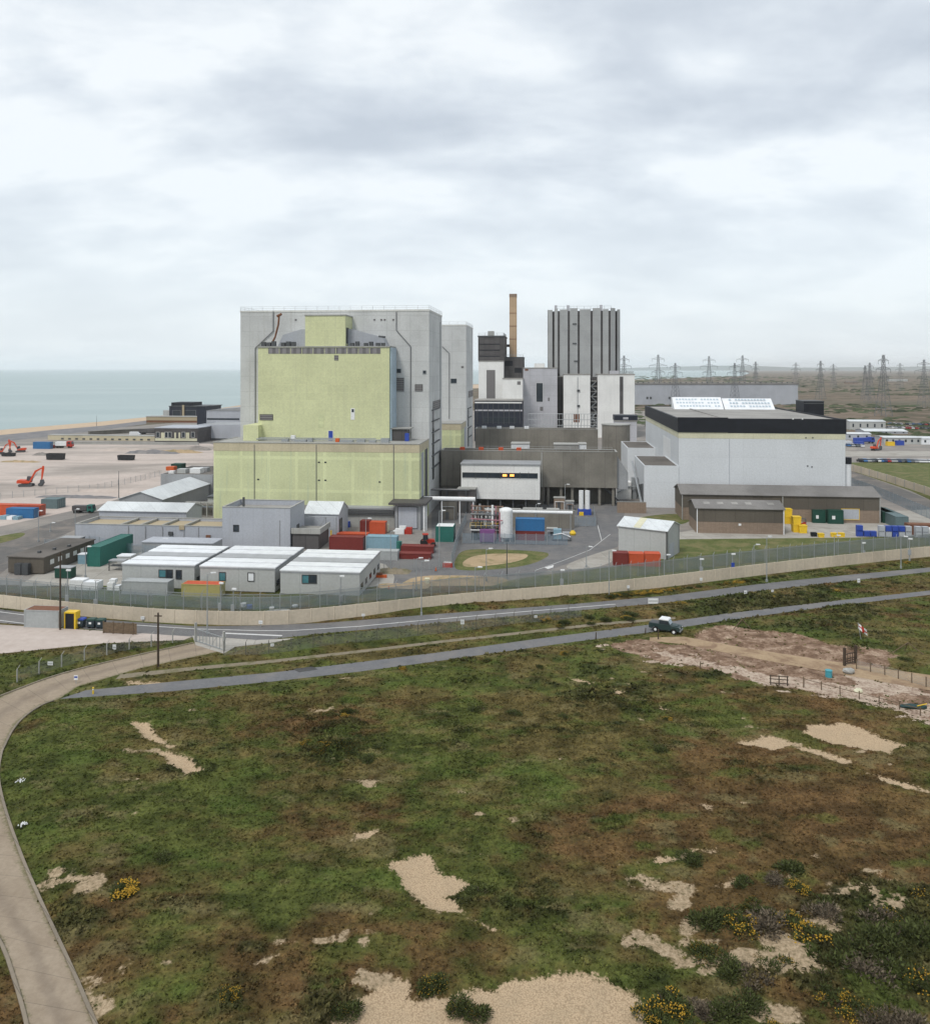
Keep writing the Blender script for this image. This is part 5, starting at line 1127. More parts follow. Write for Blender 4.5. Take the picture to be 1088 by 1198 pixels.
container('bright blue container stacked on the maroon one beside the white tank', 0, 0, None, 'blue', P=Fr(G(603,632)).pt(0,.02), L=Fr(G(603,632)).u_at(637,0), z=2.21, h_=2.75)
container('teal container with a white roof beside the red tractor', 509.5, 634, 530.5, 'teal', h_=3.6, w_=4, roofmat='whitep')
container('long navy container on the far side of the rubble yard', 38.5, 525, 58.5, 'blue', h_=3.4)
container('light grey container on the pale pad beside the lane', 28, 734, 68.5, 'gcont', h_=2.7, w_=2.5, roofmat='rust')
container('rust brown container at the right edge of the concrete yard', 1063, 626, 1110, 'rust', h_=2.6)
# open skips
def skip(label, px, py, x1, mat, h_=2.4, w_=2.4, ang=-A, name='skip'):
    f = Fr(G(px, py), ang); L = f.u_at(x1, 0); T = thing(name, label, 'skip', f.P, ang, group='waste skips')
    t = .08; b_ = MB(); b_.prof([(.3,.15),(L-.3,.15),(L,h_),(L-t,h_),(L-.36,.25),(.36,.25),(t,h_),(0,h_)], .1, w_-.1)
    b_.build('shell', M[mat], T); MB().prof([(.3,.15),(L-.3,.15),(L,h_),(0,h_)], 0, .09).build('side', M[mat], T); MB().prof([(.3,.15),(L-.3,.15),(L,h_),(0,h_)], w_-.09, w_).build('side', M[mat], T)
    r = MB()
    for k in range(1, 6): u = .3+k*(L-.6)/6; r.box(u-.05, u+.05, -.07, -.005, .2, h_-.1)
    r.build('ribs', M[mat], T); MB().box(.5, L-.5, .12, w_-.12, .26, h_*.8).build('load', GM['sand'], T); return T
skip('black skip in the middle of the rubble yard', 53.5, 538, 73, 'bcont', 2.8); skip('blue black skip further right on the rubble yard', 137, 538.5, 155, 'bcont', 2.2)
skip('dark skip below the half hidden excavator at the left edge', 1, 534, 15, 'bcont', 1.5); skip('dark red skip beside the long navy container', 53, 524, 64, 'dred', 1.4)
skip('brown red skip beside the roller door of the long shed', 1007, 610, 1021, 'dred', 3.0, 3.4)
for (x, y, x1, m_, h_, w_, lb) in ((935,606,949,'bcont',2.7,4,'black skip beside the yellow bins'),(951,612,966,'green',3.4,5,'left one of two dark green compactors at the long shed'),(969,613,987,'green',3.5,5,'right one of two dark green compactors at the long shed'),
       (1033,612,1046,'green',2.9,14,'long dark green container pointing away at the yard edge'),(1048,618,1063,'ggreen',2.9,14,'grey green container pointing away right of the dark green one')):
    T = container(lb, x, y, x1, m_, h_=h_, w_=w_, doors=False, name='compactor' if 'compactor' in lb else 'shipping_container')
    f = Fr(G(x, y)); u = f.u_at(x1, 0)
    if 'compactor' in lb: MB().box(u*.25, u*.45, -.04, .055, h_*.35, h_*.6).build('notice', M['whitep'], T)
def bin_stack(label, px, py, n, m_, s_=1.9, name='storage_bin', ang=-A):
    f = Fr(G(px, py), ang)
    for k in range(n):
        T = thing(name, label if n == 1 else label + (' lower one', ' upper one')[k], 'bin', f.pt(0, 0), ang, z=k*(s_+.02), group='yellow bins')
        MB().prof([(.08,0),(s_-.08,0),(s_,s_*.92),(0,s_*.92)], 0, s_).build('body', M[m_], T); MB().box(-.05, s_+.05, -.05, s_+.05, s_*.921, s_).build('lid', M[m_], T)
for (x, y, n, lb) in ((918,613,2,'yellow bins stacked beside the small brown shed,'),(925,614,1,'yellow bin right of the tall yellow stack'),(928,623,2,'yellow bins nearest the grass beside the small shed,'),(935,624,1,'yellow bin at the right end of the yellow row'),(920,607,1,'yellow bin furthest back at the small shed')): bin_stack(lb, x, y, n, 'yellowp')
# crates of blue and grey
rr = random.Random(5)
f = Fr(G(1003, 628)); rows = [(0,0,2),(1.6,0,1),(3.1,0,1),(5,0,2),(6.5,0,2),(8,0,2),(9.5,0,2),(11,0,2),(13.2,0,2),(14.8,0,2)]
n_ = 0; place = ['left end of the crate row','second place from the left in the crate row','third place from the left in the crate row','fourth place in the crate row','middle of the crate row, left side','middle of the crate row, right side','seventh place in the crate row','third place from the right in the crate row','second place from the right in the crate row','right end of the crate row']
for i, (u, v, n) in enumerate(rows):
    for k in range(n):
        mt = 'bluep' if (i, k) in ((0,1),(0,0),(1,0),(2,0),(4,1),(5,0),(5,1),(6,1)) else 'gclad'
        T = thing('plastic_crate', ('blue' if mt == 'bluep' else 'grey') + ' crate at the ' + place[i] + (', upper' if k else ', lower'), 'crate', f.pt(u, 0), -A, z=k*1.32+.03, group='blue and grey crates on the concrete yard')
        MB().box(0, 1.3, 0, 1.1, .15, 1.25).build('body', M[mt], T); MB().box(-.03, 1.33, -.03, 1.13, 1.251, 1.3).build('rim', M[mt], T)
        for q in (0, .55, 1.1): MB().box(q, q+.2, .05, 1.05, 0, .149).build('foot', M[mt], T)
T = thing('purple_bale', 'purple wrapped bale at the right end of the crates', 'bale', f.pt(14, 1.6), -A); MB().box(0, 1.8, 0, 1.1, 0, 1.3).build('wrap', M['purple'], T); MB().box(-.04, 1.84, .4, .5, 0, 1.34).build('strap', M['whitep'], T)
for (x, y, m_, lb) in ((949.5,628,'black','small black bin at the grass edge of the concrete yard'),(958,629,'yellowp','yellow grit box left of the other two at the grass edge'),(973,628.5,'yellowp','yellow grit box between two others at the grass edge'),(982,628.5,'yellowp','yellow grit box nearest the crates')):
    T = thing('grit_box' if m_ != 'black' else 'litter_bin', lb, 'box', G(x, y), -A); MB().prof([(0,0),(1.2,0),(1.3,.8),(-.1,.8)], 0, .8).build('body', M[m_], T); MB().prof([(-.12,.805),(1.32,.805),(1.2,1.0),(0,1.0)], -.05, .85).build('lid', M[m_], T)
# ---------------------------------------------------------------- walls and fences along ground lines
def resample(P, step):
    out = [P[0]]; carry = 0
    for (x0,y0),(x1,y1) in zip(P, P[1:]):
        L = sqrt((x1-x0)**2+(y1-y0)**2); d = step-carry
        while d <= L: out.append((x0+(x1-x0)*d/L, y0+(y1-y0)*d/L)); d += step
        carry = L-(d-step)
    return out
def smooth(P, n=2):
    for _ in range(n):
        Q = [P[0]]
        for a, b_ in zip(P, P[1:]): Q += [(a[0]*.75+b_[0]*.25, a[1]*.75+b_[1]*.25), (a[0]*.25+b_[0]*.75, a[1]*.25+b_[1]*.75)]
        P = Q+[P[-1]]
    return P
def offset(P, d):
    Q = []
    for i, (x, y) in enumerate(P):
        a = P[max(0,i-1)]; b_ = P[min(len(P)-1,i+1)]; L = sqrt((b_[0]-a[0])**2+(b_[1]-a[1])**2)+1e-9
        Q.append((x-(b_[1]-a[1])/L*d, y+(b_[0]-a[0])/L*d))
    return Q
def wallline(P, h_, t, z0=0.0, ox=(0,0)):
    A_ = offset(P, -t/2); B_ = offset(P, t/2); n = len(P); vs = []
    for (a, b_) in zip(A_, B_): vs += [(a[0]-ox[0],a[1]-ox[1],z0),(b_[0]-ox[0],b_[1]-ox[1],z0),(b_[0]-ox[0],b_[1]-ox[1],h_),(a[0]-ox[0],a[1]-ox[1],h_)]
    fs = [(0,3,2,1),(4*n-4,4*n-3,4*n-2,4*n-1)]
    for i in range(n-1):
        a = 4*i; fs += [(a,a+4,a+7,a+3),(a+3,a+7,a+6,a+2),(a+2,a+6,a+5,a+1),(a+1,a+5,a+4,a)]
    return MB().add(vs, fs)
WL = smooth(gp([(-200,690),(-100,700),(0,711),(70,719),(150,726),(220,730.5),(300,732),(350,730),(420,722.5),(520,711),(620,702.5),(700,696),(780,687),(900,671.5),(1000,660),(1088,651),(1250,636)]), 2)
W0 = resample(WL, 3.6)
T = thing('perimeter_wall', 'long beige panelled concrete wall curving past the cabins along the road', 'wall', W0[len(W0)//2]); ox = W0[len(W0)//2]
wallline(W0, 2.15, .16, ox=ox).build('wall', M['wallb'], T)
pm = bpy.data.meshes.new('post')
pb = MB().box(-.08, .08, -.12, .12, 0, 2.2); p0 = None
for (x, y) in W0:
    if p0 is None: p0 = pb.build('post', M['wallb'], T); o = p0
    else: o = bpy.data.objects.new('post', p0.data); COL.objects.link(o); o.parent = T
    o.location = (x-ox[0], y-ox[1], 0)
def fence(name, label, P, h_, mat, step=3.0, post=.06, postmat='steel', lean=False, rails=(), z0=.08, maxp=100, group=None, h_extra=.15):
    R = resample(P, step); R = R if len(R) <= maxp else resample(P, step*len(R)/maxp*1.02); ox = R[len(R)//2]
    T = thing(name, label, 'fence', ox, group=group)
    if mat: wallline(P, h_, .02, z0, ox).build('wire_mesh' if 'mesh' in mat else 'panel', M[mat], T)
    q = None
    for (x, y) in R:
        if q is None: 
            b_ = MB().box(-post, post, -post, post, 0, h_+h_extra)
            if lean: b_.tube((0,0,h_+h_extra), (.25,.25,h_+h_extra+.45), post*.8, 4)
            q = b_.build('post', M[postmat], T); o = q
        else: o = bpy.data.objects.new('post', q.data); COL.objects.link(o); o.parent = T
        o.location = (x-ox[0], y-ox[1], 0)
    for zz_ in rails: wallline(P, zz_+.06, .06, zz_, ox).build('rail', M[postmat], T)
    return T
fence('security_fence', 'tall green grey mesh fence just inside the beige perimeter wall', offset(WL, 4.8), 3.5, 'mesh', 3.2, .05, 'steel', True, (3.4,))
fence('security_fence', 'second mesh fence line further inside on the right hand grass bank', offset([p for p in WL if p[0] > -6], 8.5), 2.6, 'mesh', 3.6, .04, 'steel')
fence('security_fence', 'blue grey mesh fence in front of the cabins and brown hut', offset([p for p in WL if p[0] < -2], 7.0), 2.4, 'meshb', 3.0, .05, 'steel', rails=(2.3,))
fence('palisade_fence', 'pale blue grey fence running away beside the teal container', gp([(528,664),(534,640),(540,624),(546,610)]), 2.6, 'meshb', 2.6, .06)
fence('palisade_fence', 'grey palisade fence in front of the pipework and white tank', gp([(541,636),(600,637),(664,638)]), 2.4, 'meshb', 2.4, .06)
fence('palisade_fence', 'pale fence beside the station road behind the white tank', gp([(664,616),(697,616),(694,600)]), 2.4, 'meshb', 2.4, .06)
fence('palisade_fence', 'light mesh fence behind the red low containers', gp([(432,667),(480,668),(528,666)]), 2.3, 'meshl', 3, .05)
fence('palisade_fence', 'grey mesh fence across the left yard below the low grey building', gp([(52,645),(110,641),(150,650),(200,655)]), 2.6, 'meshb', 3, .06)
fence('site_fence', 'thin wire fence along the edge of the rubble yard', gp([(-20,590),(0,584),(60,578),(110,574),(150,566),(190,556)]), 2.0, 'meshl', 3.2, .05)
fence('chain_link_fence', 'thin chain link fence on grey posts between the road and the track', smooth(gp([(262,768),(300,769),(380,759),(480,747),(580,735),(680,724.5)]), 1), 1.9, 'meshl', 3.1, .04, 'concd', True)
fence('chain_link_fence', 'thin chain link fence on bent posts along the left lane edge', smooth(gp([(20,800),(60,785.5),(125,768.5),(170,759.5),(224,749)]), 1), 1.7, 'meshl', 3.0, .06, 'concl', True)
fence('field_fence', 'wooden post and wire fence on the right of the sandy track', gp([(1002,783),(1040,791),(1075,802),(1130,815)]), 1.2, 'meshl', 1.7, .05, 'timber', h_extra=.1)
fence('field_fence', 'wooden post and wire fence on the lower edge of the dug ground', gp([(940,803),(985,815),(1040,829),(1110,848)]), 1.1, None, 2.2, .045, 'timber', rails=(.9,), h_extra=.1)
fence('wicker_screen', 'short slatted brown fence panel at the pale pad behind the bins', gp([(121,741),(160,743)]), 1.7, 'timber', 1.6, .07, 'timber')
D2 = gp([(980,546),(998,551),(1040,564),(1088,580),(1160,604)])
R2 = resample(D2, 3.6); T = thing('boundary_wall', 'beige boundary wall running diagonally at the far right', 'wall', R2[3]); wallline(R2, 2.5, .16, ox=R2[3]).build('wall', M['wallb'], T)
for (x, y) in R2[::2]: MB().box(-.13, .13, -.16, .16, 0, 2.6).build('post', M['concl'], T, loc=(x-R2[3][0], y-R2[3][1], 0))
fence('security_fence', 'blue grey mesh fence beside the diagonal boundary wall', gp([(988,566),(1030,582),(1075,602),(1130,625)]), 3.0, 'meshb', 3.4, .05)
# kerbs of the lane (structure)
for pts in ([(2,880),(-3,905),(2,935),(14.7,975),(32,1021),(60,1083),(85,1136),(118,1215)], [(-35,1060),(0,1096),(25,1174),(34,1215)], [(0,815),(62,791),(129,774),(229,752)], [(2,880),(17.6,848),(44,827),(70,817.6)]):
    tag(wallline(resample(smooth(gp(pts), 2), .9), .13, .22).build('kerb', wallm('kerb_stone', (.24,.2,.15), (.9,9,.04), .6, .08, .4), loc=(0,0,.0)), kind='structure')
# lane fittings: gate at the lane mouth
def gate(label, A_, B_, h_, mat='steel', hinge=True):
    L = sqrt((B_[0]-A_[0])**2+(B_[1]-A_[1])**2); an = math.atan2(B_[1]-A_[1], B_[0]-A_[0]); T = thing('gate', label, 'gate', A_, an)
    for u in (0, L): MB().box(u-.14, u+.14, -.14, .14, 0, h_+.9).build('gate_post', M['concl' if mat == 'steel' else 'dtimber'], T)
    b_ = MB(); 
    for z in ((.2, h_) if mat == 'steel' else (.25,.55,.85,h_)): b_.box(.15, L-.15, -.04, .04, z-.05, z+.05)
    for k in range(1, 8 if mat == 'steel' else 4): u = .15+k*(L-.3)/(8 if mat == 'steel' else 4); b_.box(u-.03, u+.03, -.03, .03, .25, h_-.06)
    b_.build('gate_leaf', M[mat], T); return T
gate('grey metal gate across the mouth of the lane', G(229,751), G(262,762), 1.9)
gate('dark timber gate by the sandy track', G(988,779), G(1001,776), 1.5, 'dtimber')

# ---------------------------------------------------------------- poles and lamps
def pole(label, x, yb, yt, kind='lamp', name=None):
    P = G(x, yb); h_ = H-(yt-HZ)/F*P[1]
    T = thing(name or {'lamp':'street_lamp','wood':'wooden_pole','cam':'camera_pole','mast':'steel_mast'}[kind], label, {'lamp':'lamp','wood':'pole','cam':'pole','mast':'mast'}[kind], P, random.uniform(-.5, .5), group={'lamp':'yard lamps'}.get(kind))
    if kind == 'wood': MB().tube((0,0,0),(0,0,h_),.16,8,.11).build('pole', M['dtimber'], T); MB().box(-.5,.5,-.06,.06,h_-.5,h_-.36).build('crossbar', M['dtimber'], T); return T
    MB().tube((0,0,0),(0,0,h_),.10 if kind != 'mast' else .13,6,.06).build('pole', M['steel' if kind != 'mast' else 'dsteel'], T)
    MB().box(-.16,.16,-.16,.16,0,.5).build('base', M['steel'], T)
    if kind == 'lamp': MB().tube((0,0,h_),(.7,0,h_+.12),.05,5).build('arm', M['steel'], T); MB().prof([(.5,h_+.05),(1.25,h_+.08),(1.25,h_+.2),(.5,h_+.25)],-.17,.17).build('lamp_head', M['whitep'], T)
    if kind == 'cam': MB().box(-.2,.55,-.13,.13,h_,h_+.26).build('camera', M['whitep'], T); MB().box(-.3,.3,-.26,-.1,1.2,2.3).build('cabinet', M['lblue'] if False else M['bluep'] if x == 857 else M['steel'], T)
    return T
for a in (('tall dark wooden pole beside the left lane',185,781,717,'wood'),('brown wooden pole behind the grey container on the pale pad',70.5,737,646,'wood'),
  ('thin dark pole on the beach skyline',113,499,486,'mast'),('thin dark mast between the rubble yard and the gabled store',139,584,551,'mast'),('dark slim mast at the edge of the grass island',593,677,635,'mast'),
  ('lamp in front of the perimeter wall beside the middle cabin',242.5,742,672,'lamp'),('tall lamp at the wall by the pale sandy strip',493,720,657,'lamp'),('lamp at the wall just left of the yellow gorse strip',712.5,699,645,'lamp'),('lamp at the wall in front of the long grass bank',897,681,629,'lamp'),('lamp at the wall near the right edge of the picture',1054,665,628,'lamp'),
  ('short lamp post behind the grass island',569,680,643,'lamp'),('lamp beside the teal green container',100,676,640,'lamp'),('lamp by the left yard road',45,634,598,'lamp'),('lamp left of the low grey building',88,640,596,'lamp'),('lamp left of the rusty container on the yard road',59,622,612,'lamp'),
  ('white lamp post on the pale strip right of the cabins',487,690,654,'lamp'),('lamp on the station road kerb',686,664,640,'lamp'),('lamp right of the white shed inside the fence',777,679,650,'lamp'),('lamp on the grass bank below the small brown shed',882,668,638,'lamp'),('lamp on the grass bank below the crates',976,660,627,'lamp'),
  ('camera post with a blue box on the right of the wall',857,672,649,'cam'),('camera post at the right end of the grass bank',1064,656,631,'cam'),('camera post before the leftmost cabin',258,722,683,'cam'),('camera post before the middle cabin',273,724,690,'cam'),('camera post at the wall between the cabins and the sandy strip',399,712,675,'cam'),('camera post by the yard fence near the brown hut',79,712,668,'cam'),
  ('lamp between the red and pale blue containers',428,655,607,'lamp'),('lamp in front of the pale blue container',457,668,622,'lamp'),('slim lamp beside the teal white roofed container',514,665,598,'lamp'),('lamp beside the undercroft road',661,605,567,'lamp'),('lamp left of the undercroft columns',627,618,590,'lamp'),('camera post at the far left of the wall',112,717,680,'cam'),('lamp behind the wall near the sandy strip',556,700,664,'lamp'),('camera post on the grass bank left of the gorse strip',657,692,668,'cam'),('camera post on the grass bank right of the gorse strip',820,677,655,'cam'),('camera post between two right hand lamps',1010,657,636,'cam')): pole(*a)
# small signs
def sign(label, x, yb, yt, w_=.55, h_=.45, mat='whitep', rz=0.0, text=None):
    P = G(x, yb); z = max(.5, H-(yt-HZ)/F*P[1]); T = thing('sign', label, 'sign', P, rz, group='small white signs')
    MB().tube((0,0,0),(0,0,z),.045,6).build('post', M['steel'], T); MB().box(-w_/2,w_/2,-.06,-.03,z-h_,z).build('sign_face', M[mat], T); MB().box(-w_/2+.06,w_/2-.06,-.068,-.061,z-h_*.55,z-h_*.45).build('marking', M['dsteel'], T); return T
for a in (('white sign beside the lane in the dark grass',134,765,754,.5,.8),('white sign on the left fence bend',59,781,774,.7,.5),('tall white sign in the strip below the road, near the middle',541,737,725,.6,.7),('white sign in the strip under the road, left',318.5,760,753,.5,.4),('white sign below the yellow gorse strip',626.7,727,720,.5,.4),
   ('white sign beside the road right of the vehicle',872,697,691,.55,.6),('white sign further along the road',903.7,694,690,.45,.4),('white sign near the road at the right',1004.5,683.5,677,.5,.7),('white sign at the foot of the chain link gate',262,750,742,.5,.4),
   ('small white notice on the wall beneath the leftmost lamp',167,727.6,721,.6,.5),('white notice on the wall by the middle cabin',305,734,726,.6,.5),('white notice on the wall beside the sandy strip',425,724,718,.5,.4),('white notice on the wall at the gorse strip',735,692.5,685,.5,.5),('white notice on the wall left of the blue box post',820,683,676,.5,.5)): sign(*a)
T = sign('blue and white rectangular sign at the road edge', 764, 708, 700, 1.7, .9); T = sign('small blue and white sign standing on the lane edge', 89, 800, 790, .5, .6); MB().box(-.2,.2,-.075,-.069,.75,.95).build('marking', M['bluep'], T)
P = G(109, 812); T = thing('marker_post', 'short yellow marker post where the path leaves the lane', 'post', P); MB().tube((0,0,0),(0,0,.8),.1,8).build('post', M['yellowp'], T); MB().tube((0,0,.5),(0,0,.62),.105,8).build('band', M['whitep'], T)

# ---------------------------------------------------------------- pylons
def make_pylon(label, P, h_, rz):
    T = thing('electricity_pylon', label, 'pylon', P, rz, group='lattice pylons beyond the station')
    def wd(z): return 4.2*(1-z/50)**1.35+.65 if z < 50 else .65
    b_ = MB(); lv = [0,6.5,12,17,21.5,25.5,29,32.5,36,39.5,43,46.5,50]
    for z0, z1 in zip(lv, lv[1:]):
        a, c = wd(z0), wd(z1); r_ = .2 if z0 < 30 else .15
        cs = [(-1,-1),(1,-1),(1,1),(-1,1)]
        for i in range(4):
            p, q = cs[i], cs[(i+1)%4]
            b_.tube((p[0]*a,p[1]*a,z0),(p[0]*c,p[1]*c,z1),r_,4)
            b_.tube((p[0]*a,p[1]*a,z0),(q[0]*c,q[1]*c,z1),.1,3); b_.tube((q[0]*a,q[1]*a,z0),(p[0]*c,p[1]*c,z1),.1,3)
            b_.tube((p[0]*c,p[1]*c,z1),(q[0]*c,q[1]*c,z1),.09,3)
    b_.build('tower', M['pylon'], T)
    for z, L in ((31,7.5),(38,10.2),(45,7.2)):
        a_ = MB()
        for s in (-1, 1):
            w_ = wd(z)
            for y_ in (-w_, w_): a_.tube((s*w_,y_,z),(s*L,0,z+.4),.13,4); a_.tube((s*w_,y_*.8,z+2.2),(s*L,0,z+.5),.11,4)
            for k in (.3,.6): x_ = s*(w_+(L-w_)*k); a_.tube((x_,0,z+.1),(x_*.9,0,z+2.2*(1-k)),.08,3)
        arm = a_.build('arm', M['pylon'], T)
        for s in (-1, 1): MB().tube((s*L,0,z+.3),(s*L,0,z-2.6),.13,5).build('insulator', M['dsteel'], arm)
    return T
PY = [(730,1000,56,'pylon immediately right of the fluted tower'),(770,1000,57,'tall pylon second from the fluted tower, behind the long grey hall'),(790,880,46,'pylon standing in front of the left part of the long grey hall'),(829.5,1050,56,'pylon behind the middle of the long grey hall'),(859.5,880,46,'pylon standing in front of the middle of the long grey hall'),
      (868.7,1050,57,'tall pylon just behind the one before the long hall'),(884,1300,51,'smaller distant pylon above the white saw tooth roof light'),(931,1350,50,'distant pylon at the right end of the long grey hall'),(960,1055,50,'pylon standing alone above the square black tower'),(975,1580,49,'small far pylon right of the one above the black tower'),
      (1012,1030,44,'left one of the two close set pylons'),(1017.5,950,47,'right one of the two close set pylons'),(1033.5,679,51.4,'nearest and tallest looking pylon above the white huts'),(1053,1450,50,'small distant pylon right of the tallest one'),(1081,820,49,'pylon at the right edge of the picture with wide arms')]
base = None
for i, (x, Y, h_, lb) in enumerate(PY):
    P = ((x-CX)/F*Y, Y); rz = (.5, .2, .35, .1, .3, .15, .7, .4, .6, .2, .8, .5, .55, .3, .1)[i]
    if base is None: base = make_pylon(lb, P, h_, rz); base.scale = (h_/50,)*3
    else: dup(base, P, rz, lb, s=h_/50)

# ---------------------------------------------------------------- vehicles
def excavator(label, px, py, rz, s=1.0, cab='dsteel'):
    T = thing('excavator', label, 'excavator', G(px, py), rz, group='excavators on the rubble yard')
    for y_ in (-1.3, .75):
        mb = MB(); mb.prof([(-2.1,.3),(-1.8,0),(1.8,0),(2.1,.3),(2.1,.65),(1.8,.9),(-1.8,.9),(-2.1,.65)], y_, y_+.55).build('track', M['dsteel'], T)
    MB().box(-.8,.8,-.8,.8,.6,1.1).build('turret', M['dsteel'], T)
    MB().prof([(-2.5,1.15),(1.2,1.15),(1.4,1.5),(.2,1.75),(-.4,2.1),(-2.3,2.2),(-2.55,1.8)], -1.3, 1.3).build('body', M['dorange'], T)
    c = MB().prof([(-.1,2.0),(1.5,1.7),(1.25,3.1),(.1,3.2)], .25, 1.25).build('cab', M['dsteel'], T); MB().prof([(.1,2.15),(1.3,1.95),(1.15,2.9),(.2,2.95)], 1.26, 1.28).build('window', M['glass'], c)
    MB().prof([(.8,1.4),(1.2,1.3),(3.0,4.6),(5.1,5.9),(5.2,6.3),(2.7,5.1)], -.35, .1).build('boom', M['dorange'], T)
    MB().prof([(5.0,6.6),(5.5,6.5),(5.5,5.6),(4.9,2.2),(4.6,2.2),(4.8,5.6)], -.3, .05).build('arm', M['dorange'], T)
    MB().tube((2.6,3.2,0) if False else (1.6,-.12,2.0),(3.5,-.12,4.4),.1,6).build('hydraulic_ram', M['steel'], T)
    MB().prof([(4.5,2.2),(5.2,2.1),(5.5,1.1),(5.0,.2),(4.0,.1),(3.7,.8),(4.3,1.2)], -.65, .45).build('bucket', M['dsteel'], T)
    T.scale = (s,s,s); return T
excavator('orange excavator working alone on the rubble yard, arm raised', 31, 569, .1, 1.05)
excavator('orange excavator half out of the picture at the left edge', 0, 531, .35, .85)
excavator('orange excavator with blue guard near the long navy container', 24, 529, pi+.3, .95)
excavator('orange excavator among the huts at the far right', 1024, 527, .6, .95)
def carbody(name, label, cat, P, rz, L, W, prof, glassprof, mat, wheels, z=.0, group=None, roof=None, s=1.0):
    T = thing(name, label, cat, P, rz, group=group)
    MB().prof(prof, -W/2, W/2).build('body', mat, T)
    gm = MB().prof(glassprof, -W/2+.12, W/2-.12); gm.build('glasshouse', M['glass'], T)
    if roof: MB().box(roof[0], roof[1], -W/2+.1, W/2-.1, roof[2], roof[2]+.1).build('roof', roof[3], T)
    for (x_, r_) in wheels:
        for y_ in (-W/2+.08, W/2-.08):
            w_ = MB().wheel(x_, y_, r_, r_, .24).build('wheel', M['tyre'], T)
            MB().wheel(x_, y_+(-.01 if y_ < 0 else .01), r_, r_*.55, .25, 10).build('hub', M['steel'], w_)
    T.scale = (s,s,s); return T
paint = [plain('car_paint_%s' % n, c, .3, 0, .04) for n, c in (('white',(.65,.66,.67)),('silver',(.35,.36,.38)),('navy',(.02,.04,.12)),('black',(.02,.02,.025)),('red',(.35,.02,.02)),('grey',(.13,.14,.15)),('blue',(.05,.15,.35)))]
car_prof = [(-2.1,.3),(2.1,.3),(2.15,.75),(1.2,.92),(-1.9,.95),(-2.15,.7)]; car_glass = [(-1.7,.93),(1.15,.9),(.45,1.42),(-1.2,1.45)]
protos = []
cn = ['white','silver','navy','black','red','grey','blue']; ci = 0
rr = random.Random(3); cars = []
def carrow(x0, y0, x1, y1, n, where, grp, skip_=0.0):
    global ci
    for i in range(n):
        t = (i+.5)/n + rr.uniform(-.2,.2)/n
        if rr.random() < skip_: continue
        k = rr.choice([0,0,1,1,2,3,4,5,5,6,3]); P = G(x0+(x1-x0)*t, y0+(y1-y0)*t); rz = pi/2-A+rr.uniform(-.06,.06)
        cars.append((k, P, rz, where, grp))
carrow(1005, 540.2, 1092, 541.3, 22, 'row by the gravel road at the far right', 'cars parked by the gravel road', .1)
carrow(1030, 500.5, 1092, 502.5, 16, 'distant car park behind the white huts', 'cars in the distant car park', .1)
carrow(1040, 496.5, 1092, 497.8, 14, 'back row of the distant car park', 'cars in the distant car park', .1)
carrow(990, 522, 1010, 523, 4, 'yard left of the far huts', 'cars in the yard by the far huts')
made = {}
for (k, P, rz, where, grp) in cars:
    lb = '%s car parked in the %s' % (cn[k], where)
    if k not in made:
        T = thing('parked_car', lb, 'car', P, rz, group=lb); made[k] = T
        MB().prof(car_prof, -.88, .88).build('body', paint[k], T); MB().prof(car_glass, -.76, .76).build('glasshouse', M['glass'], T); MB().prof([(-1.2,1.452),(.45,1.422),(.4,1.5),(-1.1,1.52)], -.74, .74).build('roof', paint[k], T)
        for x_ in (-1.35, 1.3):
            for y_ in (-.8, .8): MB().wheel(x_, y_, .32, .32, .2, 10).build('wheel', M['tyre'], T)
    else: dup(made[k], P, rz, lb, group=lb)
# four wheel drive pick-up with a white roof, facing right
P = G(765, 741.5); an = -.52
gpaint = plain('dark_green_paint', (.025,.045,.045), .35, 0, .05)
T = thing('utility_vehicle', 'dark green four wheel drive pick-up with a white roof on the path', 'vehicle', P, an); T.location = (P[0]+2.0, P[1]+.9, 0)
MB().prof([(-2.35,.55),(-1.85,.5),(-1.7,.85),(-1.0,.85),(-.85,.5),(.95,.5),(1.1,.85),(1.8,.85),(1.95,.55),(2.3,.6),(2.3,1.15),(.9,1.25),(.75,1.3),(-.75,1.3),(-2.35,1.3)], -.86, .86).build('body', gpaint, T)
MB().prof([(-.8,1.305),(.85,1.305),(.55,1.93),(-.75,1.93)], -.8, .8).build('cab', gpaint, T)
MB().prof([(-.85,1.935),(.6,1.935),(.5,2.08),(-.8,2.08)], -.82, .82).build('roof', M['whitep'], T)
MB().add([(.865,-.7,1.36),(.865,.7,1.36),(.6,.66,1.88),(.6,-.66,1.88)], [(0,1,2,3)]).build('windscreen', plain('pale_glass', (.3,.36,.4), .1), T)
for s_ in (-1, 1):
    for (a, b_) in ((-.68,.0),(.06,.6)): MB().box(a, b_, *sorted((s_*.8, s_*.83)), 1.38, 1.84).build('side_window', M['glass'], T)
    for x_ in (-1.35, 1.45):
        w_ = MB().wheel(x_, s_*.76, .4, .4, .24, 16).build('wheel', M['tyre'], T); MB().wheel(x_, s_*.775, .4, .2, .24, 10).build('hub', M['whitep'], w_)
    MB().tube((2.3,s_*.55,1.0),(2.34,s_*.55,1.0),.12,10).build('headlight', M['whitep'], T)
MB().box(-2.3,-.95,-.74,.74,1.302,1.33).build('load_bed', M['dsteel'], T); MB().box(2.31,2.42,-.85,.85,.5,.68).build('bumper', M['steel'], T); MB().wheel(1.55,.0,1.36,.01,.01,6); MB().box(1.0,1.9,-.5,.5,1.2,1.27).build('bonnet_panel', gpaint, T)
